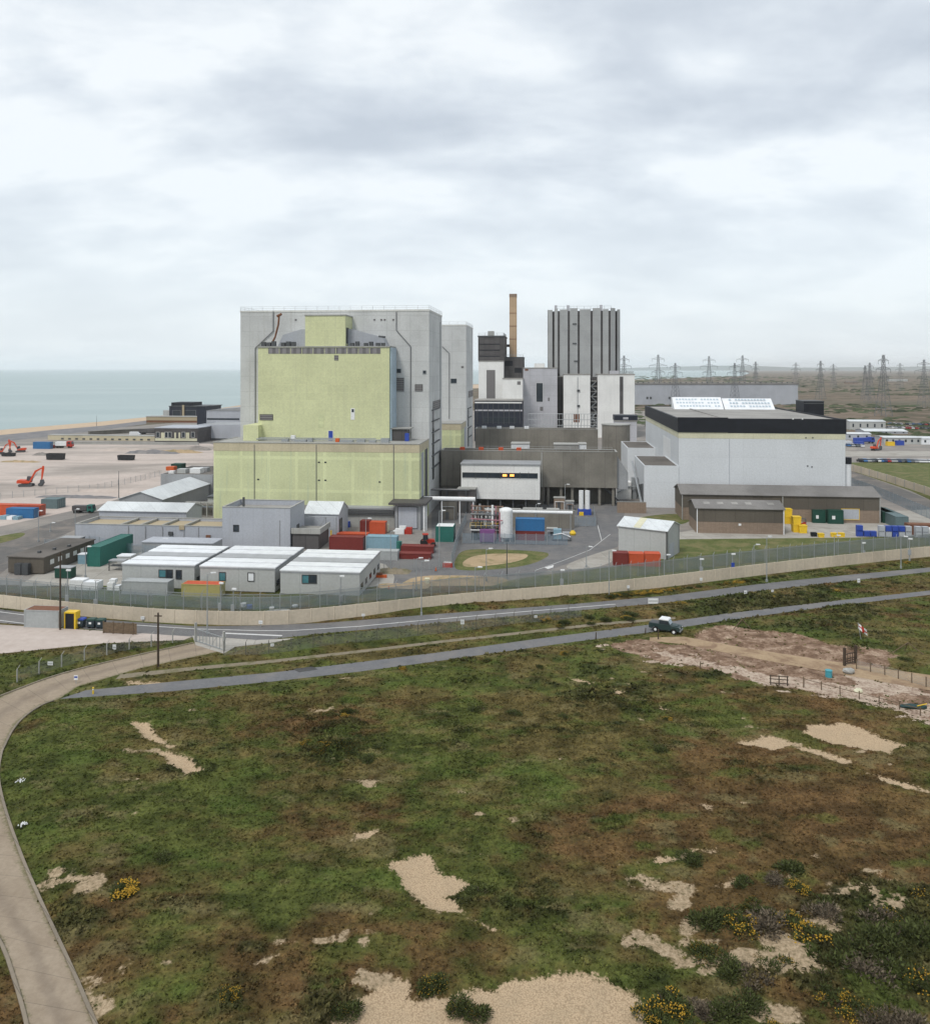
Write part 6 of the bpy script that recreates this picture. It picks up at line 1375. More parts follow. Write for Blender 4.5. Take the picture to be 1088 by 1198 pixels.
# lorries and machines
def lorry(label, px, py, rz, cabm, bodym, L=7, s=1.0, bh=2.6, cat='lorry', name='lorry'):
    T = thing(name, label, cat, G(px, py), rz)
    MB().box(0, L, -1.2, 1.2, 1.0, bh).build('load_body', M[bodym], T); c = MB().prof([(L+.15,.6),(L+2.2,.6),(L+2.2,1.6),(L+1.9,2.8),(L+.15,2.9)], -1.2, 1.2).build('cab', M[cabm], T)
    MB().add([(L+2.22,-1.0,1.65),(L+2.22,1.0,1.65),(L+1.94,1.0,2.7),(L+1.94,-1.0,2.7)], [(0,1,2,3)]).build('windscreen', M['glass'], c); MB().box(L+.6, L+1.6, -1.24, -1.205, 1.7, 2.5).build('window', M['glass'], c)
    MB().box(0, L+.2, -.5, .5, .6, .99).build('chassis', M['dsteel'], T)
    for x_ in (.9, 2.2, L+1.1):
        for y_ in (-1.05, 1.05): MB().wheel(x_, y_, .5, .5, .3).build('wheel', M['tyre'], T)
    T.scale = (s,s,s)
lorry('red and white lorry near the back wall of the rubble yard', 66, 524, .05, 'red', 'whitep', 4.5, 1.2)
lorry('dark green tanker lorry with yellow top by the white roofed store', 86, 600, .0, 'teal', 'darkgrey', 5, .8)
lorry('blue lorry among the far huts on the right', 1000, 519, .2, 'bluep', 'bluep', 7, 1.2)
lorry('dark lorry by the shore wall before the black fronted building', 163, 508, -.1, 'whitep', 'darkgrey', 8, 1.3)
T = thing('tractor', 'red and black tractor beside the teal white roofed container', 'tractor', G(494, 640), .1)
MB().prof([(0,.8),(2.6,.8),(2.8,1.1),(2.7,1.7),(1.3,1.8),(0,1.5)], -.5, .5).build('body', M['red'], T); c = MB().prof([(.1,1.55),(1.3,1.82),(1.2,2.8),(.2,2.8)], -.7, .7).build('cab', M['glass'], T); MB().box(.05,1.35,-.75,.75,2.81,2.95).build('cab_roof', M['red'], c)
for (x_, r_) in ((.4,.85),(2.4,.6)):
    for y_ in (-.95,.95): MB().wheel(x_, y_, r_, r_, .4).build('wheel', M['tyre'], T)
T = thing('forklift', 'red forklift beside the yellow bins', 'forklift', G(943, 617), 2.6)
MB().prof([(0,.3),(2,.3),(2,.9),(.9,1.0),(.6,1.3),(0,1.2)], -.55, .55).build('body', M['red'], T); MB().box(2.05,2.2,-.45,.45,.1,2.6).build('mast', M['dsteel'], T); MB().box(2.21,3.2,-.4,-.25,.1,.16).box(2.21,3.2,.25,.4,.1,.16).build('fork', M['dsteel'], T)
c = MB().tube((.1,-.5,1.2),(.1,-.5,2.1),.05,4).tube((.1,.5,1.2),(.1,.5,2.1),.05,4).tube((1.5,-.5,.9),(1.2,-.5,2.1),.05,4).tube((1.5,.5,.9),(1.2,.5,2.1),.05,4).box(0,1.3,-.55,.55,2.1,2.16).build('cab_frame', M['dsteel'], T)
for x_ in (.4,1.6):
    for y_ in (-.5,.5): MB().wheel(x_, y_, .3, .3, .22, 10).build('wheel', M['tyre'], T)
def van(label, px, py, rz, mat, s=1.0):
    carbody('van', label, 'van', G(px, py), rz, 5, 1.9, [(-2.5,.4),(2.5,.4),(2.5,1.1),(1.9,1.3),(1.3,2.1),(-2.5,2.1)], [(1.25,1.35),(1.85,1.3),(1.34,1.98),(1.1,1.98)], mat, ((-1.6,.36),(1.6,.36)), s=s)
van('white van in front of the far huts, left', 992, 521, .3, paint[0], 1.1); van('white van at the right edge of the concrete yard', 1086, 628, 0, paint[0]); van('white van by the shore wall', 158, 510, 0, paint[0], 1.2)

# ---------------------------------------------------------------- far huts on the right
def hut(label, x0, y0, x1, ytop, dep, wm='cabin', rm='roofw', wins=0, ang=-.35, rise=.8):
    f = Fr(G(x0, y0), ang); w_ = f.u_at(x1, 0); h_ = f.z_at(ytop, 0); T = thing('site_hut', label, 'hut', f.P, ang); wb = MB(); rb = MB()
    gable(wb, w_, dep, h_, h_+rise, 0, 'u', .3, rb); wb.build('wall', M[wm], T); rb.build('roof', M[rm], T)
    for k in range(wins): u = w_*(k+.5)/wins; MB().box(u-.5, u+.5, -.06, -.005, h_*.35, h_*.75).build('window', M['glass'], T)
    return T
hut('long white two storey hut with a white roof, furthest back at the right', 994, 503, 1036, 493, 12, 'cabin', 'roofw', 5, -.12)
hut('grey hut with a shallow white roof right of the two storey hut', 1012, 507, 1062, 504.5, 16, 'gclad', 'roofw', 5, -.1, 1.0)
hut('white low hut with blue and yellow panels, nearest of the far huts', 1034, 519.5, 1078, 512, 12, 'cabin', 'roofw', 6, -.1, .4)
hut('pale hut cut by the right edge of the picture', 1078, 520, 1150, 513, 14, 'white', 'roofw', 8, -.1, .4)
hut('white open sided hut left of the far huts', 989, 514, 1019, 507.5, 8, 'gclad', 'roofw', 3, -.2, .6)
container('blue storage container before the nearest far hut', 1049, 521, 1058, 'bluep', h_=2.4, ang=-.1); container('yellow storage container before the nearest far hut', 1038, 521.5, 1047, 'yellowp', h_=2.0, ang=-.1); container('blue container beside the excavator at the far huts', 1000, 521.5, 1011, 'bluep', h_=2.2, ang=-.1)

# ---------------------------------------------------------------- process pipework in the middle
P = G(592, 633); T = thing('gas_tank', 'tall white domed gas tank standing in the middle yard', 'tank', P); r_ = 1.55; h_ = H-(597-HZ)/F*P[1]
MB().cyl(0,0,1.0,h_,r_,28).build('tank_wall', M['whitep'], T)
mb = MB(); prev = None
for k in range(4): a = k*pi/2/4; b_ = (k+1)*pi/2/4; mb.cyl(0,0,h_+.001+r_*.45*sin(a), h_+.001+r_*.45*sin(b_), r_*cos(a), 28, max(.02,r_*cos(b_)))
mb.build('dome', M['whitep'], T)
for k in range(4): a = pi/4+k*pi/2; MB().tube((cos(a)*1.2,sin(a)*1.2,0),(cos(a)*1.2,sin(a)*1.2,1.1),.14,6).build('leg', M['whitep'], T)
mb = MB(); mb.box(1.0,1.06,-1.7,-1.64,0,h_).box(1.4,1.46,-1.5,-1.44,0,h_)
for k in range(20): mb.tube((1.03,-1.67,.4+k*.36),(1.43,-1.47,.4+k*.36),.03,4)
mb.build('ladder', M['steel'], T)
f = Fr(G(545, 633)); T = thing('pipework', 'cluster of white, pink and brown vertical pipes left of the gas tank', 'pipework', f.P, -A)
rr = random.Random(9); ms = ['whitep','pinkp','copper','steel','concl','whitep','gclad','copper']
for k in range(22):
    u = rr.uniform(1.2, 8.2); v = rr.uniform(0, 6); h_ = rr.uniform(4.5, 8.5); MB().tube((u,v,0),(u,v,h_),rr.choice((.12,.18,.28)),7).build('pipe', M[ms[k%8]], T)
for k in range(7):
    z = 2.5+k*.9; v = rr.uniform(0, 4); MB().tube((1.0,v,z),(8.6,v+rr.uniform(-1,1),z+rr.uniform(-.3,.3)),.13,6).build('pipe', M[ms[(k*3)%8]], T)
for z in (3.0, 6.0): MB().box(1.0, 8.4, .5, 5.5, z, z+.12).build('platform', M['dsteel'], T)
mb = MB(); railing(mb, [(1,.4,3.1),(8.4,.4,3.1)], 1.1, 1.2); mb.build('railing', M['yellowp'], T)
MB().box(3.4, 6.8, -1.6, -.4, .2, 3.0).build('purple_panel', M['purple'], T); MB().box(1.2, 2.6, 1, 3, 0, 4.0).build('vessel_box', M['dsteel'], T); MB().cyl(9.3, 2, 0, 5.2, .5, 14).build('vessel', M['steel'], T)
f = Fr(G(496, 612)); w_ = f.u_at(556, 0); T = thing('pipe_bridge', 'white pipe bridge from the yellow block to the pipe cluster', 'pipe bridge', f.P, -A); z = f.z_at(583.5, w_/2)
MB().tube((0,0,z),(w_,0,z),.55,12).build('pipe', M['whitep'], T)
for u in (.5, w_*.35, w_*.7, w_-.5): MB().tube((u,0,0),(u,0,z-.56),.16,8).build('leg', M['whitep'], T)
f = Fr(G(583, 622)); w_ = f.u_at(670, 0); T = thing('pipe_bridge', 'white pipe bridge running right from behind the gas tank', 'pipe bridge', f.P, -A); z = f.z_at(599, w_/2)
MB().tube((0,0,z),(w_,0,z),.38,12).build('pipe', M['whitep'], T)
for u in (.5, w_*.5, w_-.5): MB().tube((u,0,0),(u,0,z-.39),.12,8).build('leg', M['steel'], T)
f = Fr(G(598, 617)); w_ = f.u_at(672, 0); T = thing('blast_wall', 'plain brown grey wall behind the bright blue container', 'wall', f.P, -A); MB().box(0, w_, 0, .4, 0, 4.4).build('wall', M['conc'], T); MB().box(-.1, w_+.1, -.1, .5, 4.41, 4.6).build('coping', M['concl'], T)
f = Fr(G(646, 633)); T = thing('plant_skid', 'grey pump skid with pale cabinets right of the blue container', 'plant', f.P, -A)
MB().box(0, 4.4, 0, 2.5, 0, .4).build('base', M['dsteel'], T); MB().box(.3, 2.1, .3, 2, .41, 2.6).build('cabinet', M['lblue'], T); MB().box(2.4, 4.0, .3, 2, .41, 1.9).build('cabinet', M['gclad2'], T); MB().path([(.2,.1,1.4),(2.2,.1,1.8),(4.2,.1,1.0)],.12,6).build('pipe', M['whitep'], T)
T = thing('warning_buoy', 'round orange yellow float by the station road', 'float', G(670, 626)); MB().cyl(0,0,0,.5,.6,14,.8).cyl(0,0,.501,1.1,.8,14,.35).build('body', M['yellowp'], T); MB().tube((0,0,1.1),(0,0,1.7),.06,5).build('handle', M['dsteel'], T)
f = Fr(G(676, 602)); T = thing('process_tank', 'two white upright vessels on a blue base before the undercroft', 'tank', f.P, -A)
for k in (0, 1): MB().cyl(.9+k*1.7,0,1.6,6.6,.65,14).build('vessel', M['whitep'], T)
MB().box(0,3.6,-.8,.8,0,1.55).build('base', M['bluep'], T); MB().box(.3,1.5,-1.6,-.85,0,.9).build('valve_box', M['yellowp'], T)
f = Fr(G(704, 590)); T = thing('stair_ramp', 'dark external stair leaning on the right end of the front block', 'stairs', f.P, -A); MB().prof([(0,5),(.6,5),(6.5,0),(5.9,0)], 0, 1.3).build('flight', M['dsteel'], T); mb = MB(); railing(mb, [(0,0,5),(6,0,.1)], 1.0, 1.5); mb.build('handrail', M['steel'], T)
f = Fr(G(722, 600)); w_ = f.u_at(756,0); T = thing('brick_wall', 'low brown brick wall below the nearest annexe', 'wall', f.P, -A); MB().box(0, w_, 0, .35, 0, 3.0).build('wall', M['brick'], T); MB().box(-.05, w_+.05, -.05, .4, 3.01, 3.1).build('coping', M['concl'], T)
f = Fr(G(722, 584)); T = thing('valve_house', 'small white and grey plant between the front block and the annexes', 'plant', f.P, -A); MB().box(0,4.2,0,4,0,5.2).build('wall', M['bwhite'], T); MB().cyl(5.4,1.5,0,6.6,1.0,14).build('vessel', M['steel'], T); MB().path([(0,-.3,2),(3,-.3,4),(6,-.3,4)],.2,6).build('pipe', M['steel'], T)
# low barrier, machinery and stored goods in the yards
def crate_item(name, label, cat, px, py, parts, rz=-A):
    T = thing(name, label, cat, G(px, py), rz)
    for (n_, b_, m_) in parts: MB().box(*b_).build(n_, M[m_], T)
    return T
crate_item('barrier', 'red and white plastic barrier at the corner of the pale blue fence', 'barrier', 518, 664, [('base',(0,1.9,0,.5,0,.9),'red'),('top',(.1,1.8,.1,.4,.901,1.1),'whitep')])
crate_item('barrier', 'low orange barrier right of the rightmost cabin', 'barrier', 440, 676, [('base',(0,2.0,0,.6,0,.5),'orange'),('top',(.1,1.2,.1,.5,.501,.9),'rust')])
crate_item('grit_box', 'small pale yellow bin on the sandy strip', 'box', 497, 683, [('body',(0,.8,0,.7,0,.8),'cream'),('lid',(-.04,.84,-.04,.74,.801,.95),'cream')])
crate_item('scrap_pile', 'pink and white heap of wrapped goods by the roller door', 'pile', 462, 625, [('bale',(0,2.2,0,1.6,0,1.2),'whitep'),('bale',(2.3,4.0,.2,1.8,0,1.5),'red'),('bale',(1.0,2.6,.2,1.2,1.21,1.9),'whitep')])
crate_item('pallet_stack', 'long stack of white wrapped pallets below the brown hut, left', 'pallets', 81, 691, [('pallet',(0,5.4,0,2,0,.15),'timber'),('goods',(0,2.6,0,2,.151,1.9),'whitep'),('goods',(2.65,5.3,0,2,.151,1.6),'cabinroof')])
crate_item('pallet_stack', 'small pile of white sacks right of the long pallet stack', 'pallets', 125, 692, [('pallet',(0,2.4,0,2,0,.15),'timber'),('sack',(0,1.1,0,1.2,.151,1.5),'whitep'),('sack',(1.2,2.2,.2,1.4,.151,1.0),'cabinroof'),('sack',(.3,1.4,.2,1.2,1.51,2.1),'whitep')])
crate_item('yellow_cabinet', 'black cabinet in a bright yellow frame on the pale pad', 'cabinet', 75, 736, [('cabinet',(.15,1.6,.1,1.2,0,2.3),'black'),('side_frame',(-.02,.14,0,1.3,0,2.4),'yellowp'),('side_frame',(1.61,1.85,0,1.3,0,2.4),'yellowp'),('top_frame',(-.02,1.85,0,1.3,2.401,2.6),'yellowp')])
for i, (x, m_, lb) in enumerate(((88,'bluep','wheeled bin with blue lid next to the yellow cabinet'),(101,'bing','middle wheeled bin in the row on the pale pad'),(111.5,'bing','right hand wheeled bin in the row on the pale pad'))):
    T = thing('wheeled_bin', lb, 'bin', G(x, 735+i*.5), -A, group='wheeled bins on the pale pad'); MB().prof([(.1,.25),(1.15,.25),(1.25,1.25),(0,1.25)], 0, 1.0).build('body', M['bin'], T); MB().prof([(-.05,1.255),(1.3,1.255),(1.15,1.45),(.1,1.45)], -.05, 1.05).build('lid', M[m_], T); MB().box(.4,.8,-.03,-.005,.7,1.0).build('notice', M['whitep'], T)
    for x_ in (.25, 1.0): MB().wheel(x_, .5, .12, .12, .8, 8).build('wheel', M['tyre'], T)
crate_item('site_cabinet', 'white site cabinet behind the leftmost cabin', 'cabinet', 137, 664, [('body',(0,2.8,0,2,0,2.2),'cabin'),('roof',(-.1,2.9,-.1,2.1,2.201,2.4),'cabinroof')])
crate_item('site_cabinet', 'small pale blue box left of the teal container', 'cabinet', 91, 660, [('body',(0,1.7,0,1.6,0,1.9),'lblue'),('roof',(-.06,1.76,-.06,1.66,1.901,2.05),'cabinroof')])
crate_item('site_cabinet', 'dark green generator box left of the teal container', 'cabinet', 64, 677, [('body',(0,3.2,0,1.8,.2,2.0),'green'),('roof',(-.1,3.3,-.1,1.9,2.001,2.15),'gclad2'),('skid',(0,3.2,.1,1.7,0,.19),'dsteel')])
crate_item('workbench', 'dark steel racking at the foot of the teal container', 'racking', 127, 668, [('top',(0,3.2,0,1.6,1.9,2.1),'gclad2'),('leg',(0,.15,0,.15,0,1.89),'dsteel'),('leg',(3.05,3.2,0,.15,0,1.89),'dsteel'),('shelf',(.16,3.04,.1,1.5,.9,1.0),'dsteel')])
crate_item('air_unit', 'grey air handling unit in front of the low grey building', 'unit', 70, 645, [('body',(0,4.5,0,2.2,0,2.8),'dsteel'),('lid',(-.1,4.6,-.1,2.3,2.801,3.0),'gclad2')])
crate_item('notice_board', 'white and yellow notice boards on the fence behind the site hut', 'board', 177, 646, [('yellow_panel',(0,1.2,0,.1,1.9,2.5),'yellowp'),('yellow_panel',(1.4,2.4,0,.1,1.9,2.5),'yellowp'),('white_panel',(2.6,3.8,0,.1,1.8,3.1),'whitep'),('post',(1.25,1.35,0,.1,0,2.5),'steel')])
crate_item('storage_rack', 'row of pale blue bundles beside the blue container', 'rack', 0, 608, [('bundle',(0,1.6,0,2,0,1.0),'lblue'),('bundle',(1.8,3.4,0,2,0,.9),'cabinroof'),('bundle',(3.6,5.0,0,2,0,.8),'lblue')])
rr = random.Random(21)
jk = [('white_drum','small white drum in the yard before the middle cabin',285,712,.45,.9,'whitep'),('blue_drum','blue drum before the middle cabin by the fence',292,714,.45,.9,'bluep'),('white_drum','white drum beside the fence before the rightmost cabin',318,716,.4,.8,'whitep'),('white_drum','pale drum lying close to the rightmost cabin front',345,713,.5,.7,'cabinroof'),
      ('orange_cone','orange traffic cone on the yard right of the cabins',455,690,.3,.8,'orange'),('orange_cone','orange traffic cone near the red barrier',510,668,.3,.8,'orange'),('green_drum','teal drum between the pale blue and low red containers',467,644,.6,2.0,'teal'),('yellow_drum','pale yellow drum beside the orange red container',452,622,.6,1.8,'cream')]
for (n_, lb, x, y, r_, h_, m_) in jk:
    T = thing(n_, lb, 'cone' if 'cone' in n_ else 'drum', G(x, y))
    if 'cone' in n_: MB().box(-.25,.25,-.25,.25,0,.05).build('base', M['black'], T); MB().cyl(0,0,.051,h_,.18,12,.03).build('cone', M[m_], T)
    else: MB().cyl(0,0,0,h_*.96,r_,14).build('body', M[m_], T); MB().cyl(0,0,h_*.961,h_,r_*1.04,14).build('lid', M[m_], T)
# pallets and white bags at the fence
heap(330, 722, 9, 2.2, .9, M['concl'], 'white and grey rubble bags along the fence before the rightmost cabin', 31, 'rubble_bags'); heap(470, 690, 10, 4, .5, GM['sand'], 'low sandy heap right of the rightmost cabin', 32, 'sand_heap'); heap(455, 672, 8, 4, .8, GM['track'], 'brown planted mound at the right end of the cabins', 33, 'soil_mound')

# ---------------------------------------------------------------- things on the heath
P = G(1008, 752); T = thing('flag', 'red and white cross flag on a thin leaning pole near the dug ground', 'flag', P, -.2)
MB().tube((0,0,0),(-.5,0,2.9),.04,6).build('pole', M['steel'], T)
fv = []; ff = []; nn = 8
for j in range(5):
    for i in range(nn+1): u = i/nn; fv.append((-.5+.1*j/4*.7+u*1.25, .18*sin(u*7+j*.4), 2.85-.85*j/4-u*1.0))
for j in range(4):
    for i in range(nn): a = j*(nn+1)+i; ff.append((a,a+1,a+nn+2,a+nn+1))
cl_ = MB().add(fv, ff).build('cloth', M['whitep'], T); cl_.data.materials.append(M['red'])
cl_.data.polygons.foreach_set('material_index', [1 if (i in (3,4)) or j in (1,2) and False else 0 for j in range(4) for i in range(nn)])
MB().add([(x-.0,y-.012,z) for x, y, z in [(p[0],p[1],p[2]+.11) for p in fv[2*(nn+1):3*(nn+1)]]]+[(p[0],p[1]-.012,p[2]-.11) for p in fv[2*(nn+1):3*(nn+1)]], [(i,i+1,nn+2+i,nn+1+i) for i in range(nn)]).build('cross_bar', M['red'], T)
T = thing('water_barrel', 'turquoise barrel beside the dark timber gate', 'barrel', G(969.5, 793)); bm_ = plain('turquoise_plastic', (.06,.3,.36), .5); MB().cyl(0,0,0,.9,.42,16).build('body', bm_, T); MB().cyl(0,0,.901,.98,.45,16).build('lid', bm_, T)
def stone(label, px, py, s, mat, name='boulder'):
    r = random.Random(int(px)); mb = MB(); vs = []; fs = []; nu, nv = 10, 6
    for j in range(nv+1):
        th = pi*j/nv
        for i in range(nu): ph = 2*pi*i/nu; q = 1+r.uniform(-.12,.12); vs.append((s[0]*q*sin(th)*cos(ph), s[1]*q*sin(th)*sin(ph), s[2]*(cos(th)*q+.8)))
    for j in range(nv):
        for i in range(nu): fs.append((j*nu+i, j*nu+(i+1)%nu, (j+1)*nu+(i+1)%nu, (j+1)*nu+i))
    o = mb.add(vs, fs).build(name, M[mat] if isinstance(mat, str) else mat, loc=(*G(px,py),0)); return tag(o, label, name.replace('_',' '))
stone('pale cream boulder on the sandy ground below the gate', 1004, 811, (.55,.45,.32), 'cream'); stone('grey white boulder beside the timber gate', 993, 788, (.8,.6,.4), 'concl')
T = thing('covered_boat', 'small dark teal covered boat with yellow oar near the right edge', 'boat', G(1068, 830), -.15)
vs = []; sec = [(-1.9,.12,.35),(-1.2,.6,.5),(0,.75,.55),(1.1,.6,.5),(1.9,.08,.5)]
for (x_, w_, h_) in sec: vs += [(x_,-w_,h_),(x_,-w_*.6,.02),(x_,w_*.6,.02),(x_,w_,h_)]
fs = []
for i in range(4): a = 4*i; fs += [(a,a+4,a+5,a+1),(a+1,a+5,a+6,a+2),(a+2,a+6,a+7,a+3)]
MB().add(vs, fs+[(0,1,2,3),(16,19,18,17)]).build('hull', plain('dark_teal_paint', (.015,.04,.04), .5), T)
vs = []
for (x_, w_, h_) in sec: vs += [(x_,-w_,h_+.01),(x_,0,h_+.18),(x_,w_,h_+.01)]
MB().add(vs, [q for i in range(4) for q in ((3*i,3*i+3,3*i+4,3*i+1),(3*i+1,3*i+4,3*i+5,3*i+2))]).build('cover', plain('blue_green_sheet', (.02,.05,.05), .7), T); MB().tube((.4,-.5,.7),(2.0,.3,.8),.07,6).build('oar', M['yellowp'], T); T.scale = (.8,.8,.8)
def trestle(label, px, py, w_, h_, rz, mat='timber'):
    T = thing('trestle', label, 'frame', G(px, py), rz)
    MB().tube((-w_/2,0,0),(0,0,h_),.06,6).build('leg', M[mat], T); MB().tube((w_/2,0,0),(0,0,h_),.06,6).build('leg', M[mat], T); MB().tube((0,1.6,0),(0,0,h_),.05,6).build('brace', M[mat], T); return T
trestle('pale A shaped timber frame at the top of the dug ground', 868, 737, 3.0, 1.6, .1); trestle('wide green A shaped timber frame near the right edge', 1062, 768, 5.0, 1.9, -.2)
T = thing('timber_rack', 'low dark timber rack on the lower edge of the dug ground', 'rack', G(901, 803), -.2)
for u in (0, 1.0, 2.0): MB().box(u, u+.12, 0, .12, 0, 1.4).build('post', M['dtimber'], T)
for z in (.4, .9, 1.3): MB().box(-.1, 2.2, -.05, -.005, z, z+.1).build('rail', M['dtimber'], T)
for (x, y, h_, lb) in ((819,786,1.3,'single pale post in the reddish dug earth'),(770,748,1.4,'dark stump post below the vehicle'),(755,742,.9,'thin post left of the vehicle'),(940,806,1.1,'single pale post left of the timber rack end'),(697,748,1.0,'short leaning post left of the dug ground')):
    T = thing('fence_post', lb, 'post', G(x, y), .2); MB().tube((0,0,0),(.05,0,h_),.09,7,.07).build('post', M['timber' if 'pale' in lb else 'dtimber'], T); MB().cyl(.05,0,h_+.001,h_+.03,.075,7).build('cap', M['timber'], T)

# ---------------------------------------------------------------- shrubs
BL = plain('gorse_needles', (.05,.062,.02), .9, 0, .25, 4)
def bush_proto(seed, flower, mat, label, group, dead=False, name='gorse_bush', nl=1500):
    r = np.random.default_rng(seed); lob = [(r.uniform(-.5,.5), r.uniform(-.5,.5), r.uniform(.4,.75)) for _ in range(6)]
    pts = []; dirs = []
    while len(pts) < nl:
        cx, cy, R = lob[r.integers(6)]; d = r.normal(size=3); d /= np.linalg.norm(d); d[2] = abs(d[2]); q = R*r.uniform(.55, 1.06)
        p = np.array((cx+d[0]*q, cy+d[1]*q, d[2]*q*.85)); pts.append(p); dirs.append(d)
    pts = np.array(pts); dirs = np.array(dirs); V = []; tint = []
    for p, d in zip(pts, dirs):
        a = r.normal(size=3); a -= d*(a@d); a /= np.linalg.norm(a); L = r.uniform(.09,.2); w_ = r.uniform(.025,.06)
        V += [p-a*w_, p+a*w_, p+d*L+r.normal(size=3)*.04]
        cc = (np.array((.105,.085,.06)) if dead else np.array((.05,.06,.02)))*r.uniform(.45,1.7); tint += [cc]*3
    me = bpy.data.meshes.new('foliage'); me.from_pydata([tuple(v) for v in V], [], [(3*i,3*i+1,3*i+2) for i in range(nl)]); t = np.array(tint); attr(me, 'tint', t[:,0], t[:,1], t[:,2]); me.materials.append(LEAF)
    T = thing(name, label, 'shrub', (0,0), group=group)
    o = bpy.data.objects.new('foliage', me); COL.objects.link(o); o.parent = T
    b_ = MB()
    for k in range(7): a = r.uniform(0, 2*pi); q = r.uniform(.2,.7); b_.tube((0,0,-.05),(cos(a)*q,sin(a)*q,r.uniform(.3,.6)),.035,4,.015)
    b_.build('branches', M['dtimber'], T)
    if flower:
        sel = [i for i in range(nl) if pts[i][2] > .18 and np.linalg.norm(pts[i]) > .5]; r.shuffle(sel); c0 = pts[sel[0]]
        nf_ = int(flower*260); seeds = [pts[s] for s in sel[:7]]; k = 0; bs = [MB() for _ in seeds]
        for s in sel:
            if min(np.linalg.norm(pts[s]-q) for q in seeds) > .38: continue
            p = pts[s]+dirs[s]*.12; w_ = .029; bs[int(np.argmin([np.linalg.norm(pts[s]-q) for q in seeds]))].add([(p[0]-w_,p[1],p[2]-w_),(p[0]+w_,p[1]-w_,p[2]),(p[0]+w_*.5,p[1]+w_,p[2]+w_),(p[0]-w_,p[1]+w_,p[2]+w_*.6)], [(0,1,2),(0,2,3),(0,3,1),(1,3,2)]); k += 1
            if k > nf_: break
        for b_ in bs:
            if b_.v: b_.build('flower_cluster', FLW, T)
    return T
FLW = plain('gorse_flowers', (.44,.26,.022), .8, 0, .45, 6)
groups = {
 'a': ('gorse bush with yellow flowers in the tangled scrub at the lower right', 'flowering gorse in the lower right scrub'),
 'b': ('dark green bush without flowers in the tangled scrub at the lower right', 'dark bushes in the lower right scrub'),
 'c': ('gorse bush in yellow flower along the foot of the beige perimeter wall', 'flowering gorse along the perimeter wall'),
 'd': ('low dark bush in the strip between the road and the footpath', 'dark bushes between road and footpath'),
 'e': ('dull brown leafless bush in the tangled scrub at the lower right', 'brown bushes in the lower right scrub'),
 'f': ('small gorse bush with a few yellow flowers out on the open heath', 'small gorse bushes on the open heath'),
 'g': ('low dark green bush on the open heath', 'dark bushes on the open heath'),
 'h': ('low dark bush at the edge of the big shingle patch at the bottom', 'bushes beside the bottom shingle patch')}
PR = {}
def bush(k, x, y, s, P=None, label=None, zs=.75):
    fl_ = {'a':.6,'b':0,'c':2.6,'d':0,'e':0,'f':.9,'g':0,'h':.15,'single':5.5}[k]; v = int(abs(x)*7+y*3) % 3
    key = (k, v); P = P or G(x, y); rz = (x*13 % 63)/10; zz_ = float(relief(np.array([P[0]]), np.array([P[1]]), np.array([-5.]), np.array([-5.]), np.array([0.]), np.array([-9.]))[0])-.1
    lb, gr = groups.get(k, (label, None)); sc_ = (s, s*.95, s*zs)
    if key not in PR: T = PR[key] = bush_proto(v*10+ord(k[0]), fl_, None, lb, gr, dead=(k == 'e'), name='gorse_bush' if k in 'acf' or k == 'single' else 'heath_bush'); T.location = (*P, zz_); T.rotation_euler = (0,0,rz); T.scale = sc_
    else: T = dup(PR[key], P, rz, lb, z=zz_, s=sc_, group=gr)
    if label: T['label'] = label
    return T
bush('single', 141, 1050, 1.45, label='round gorse bush covered in orange yellow flowers near the lane')
rr = random.Random(77)
for i in range(34):
    x = rr.uniform(800, 1110); y = rr.uniform(1060, 1215); bush(rr.choice('aabbee'), x, y, rr.uniform(.6, 1.35))
for (x, y, k, s) in ((830,1088,'b',1.5),(850,1082,'b',1.4),(868,1090,'a',1.5),(900,1090,'e',1.7),(925,1085,'a',1.4),(945,1100,'a',1.6),(885,1070,'a',1.2),(1000,1120,'b',2.0),(1040,1110,'b',2.1),(1075,1105,'b',2.1),(1020,1150,'e',1.8),(1060,1150,'b',2.0),(1030,1085,'e',1.6),(960,1075,'e',1.5),(1085,1165,'a',1.6),(780,1180,'a',1.4),(765,1195,'a',1.2),(860,1145,'b',1.4),(980,1140,'b',1.8),(1085,1065,'a',1.3),(925,1022,'b',1.4),(870,1038,'b',1.0),(935,1045,'a',1.0),(905,1035,'e',1.0),(960,1160,'b',1.4),(1000,1190,'a',1.4),(880,1185,'b',1.3),(850,1195,'b',1.5),(975,1185,'a',1.4),(812,1012,'b',1.2)): bush(k, x, y, s)
for x in [715,722,730,738,747,757,766,776,786,796,808,820,842,852,863,874,884,895,906,917]:
    xx = np.interp(x, [520,620,700,780,900,1000,1088], [712,703,697,688,672.5,661,652]); P = G(x, xx+4.2); k = 'c' if x < 800 or 842 <= x <= 890 else 'd'; bush(k, x, xx, rr.uniform(.8,1.25), P=P, zs=.65)
for (x, y) in ((1000,666),(1030,662),(1062,659),(1045,661)): bush('c', x, y, 1.0, zs=.6)
for i in range(40):
    t = rr.uniform(0, 1); x = 600+t*520; yt = np.interp(x, [600,680,780,900,1000,1120], [723,716,707,692,681,668]); yb = np.interp(x, [600,680,760,850,960,1120], [745,739,729,716,703,686]); y = yt+(yb-yt)*rr.uniform(.15,.75); bush('d' if rr.random() < .8 else 'f', x, y, rr.uniform(.7,1.5), zs=.5)
for (x, y, s) in ((372,884,1.3),(390,880,1.4),(415,884,1.2),(360,878,1.0),(410,838,1.1),(385,842,.9),(660,768,.8),(378,880,1.2),(405,876,1.3),(398,842,.9),(632,785,.8),(470,786,.8),(268,1178,.9),(570,775,.8),(780,845,.7)): bush('f', x, y, s)
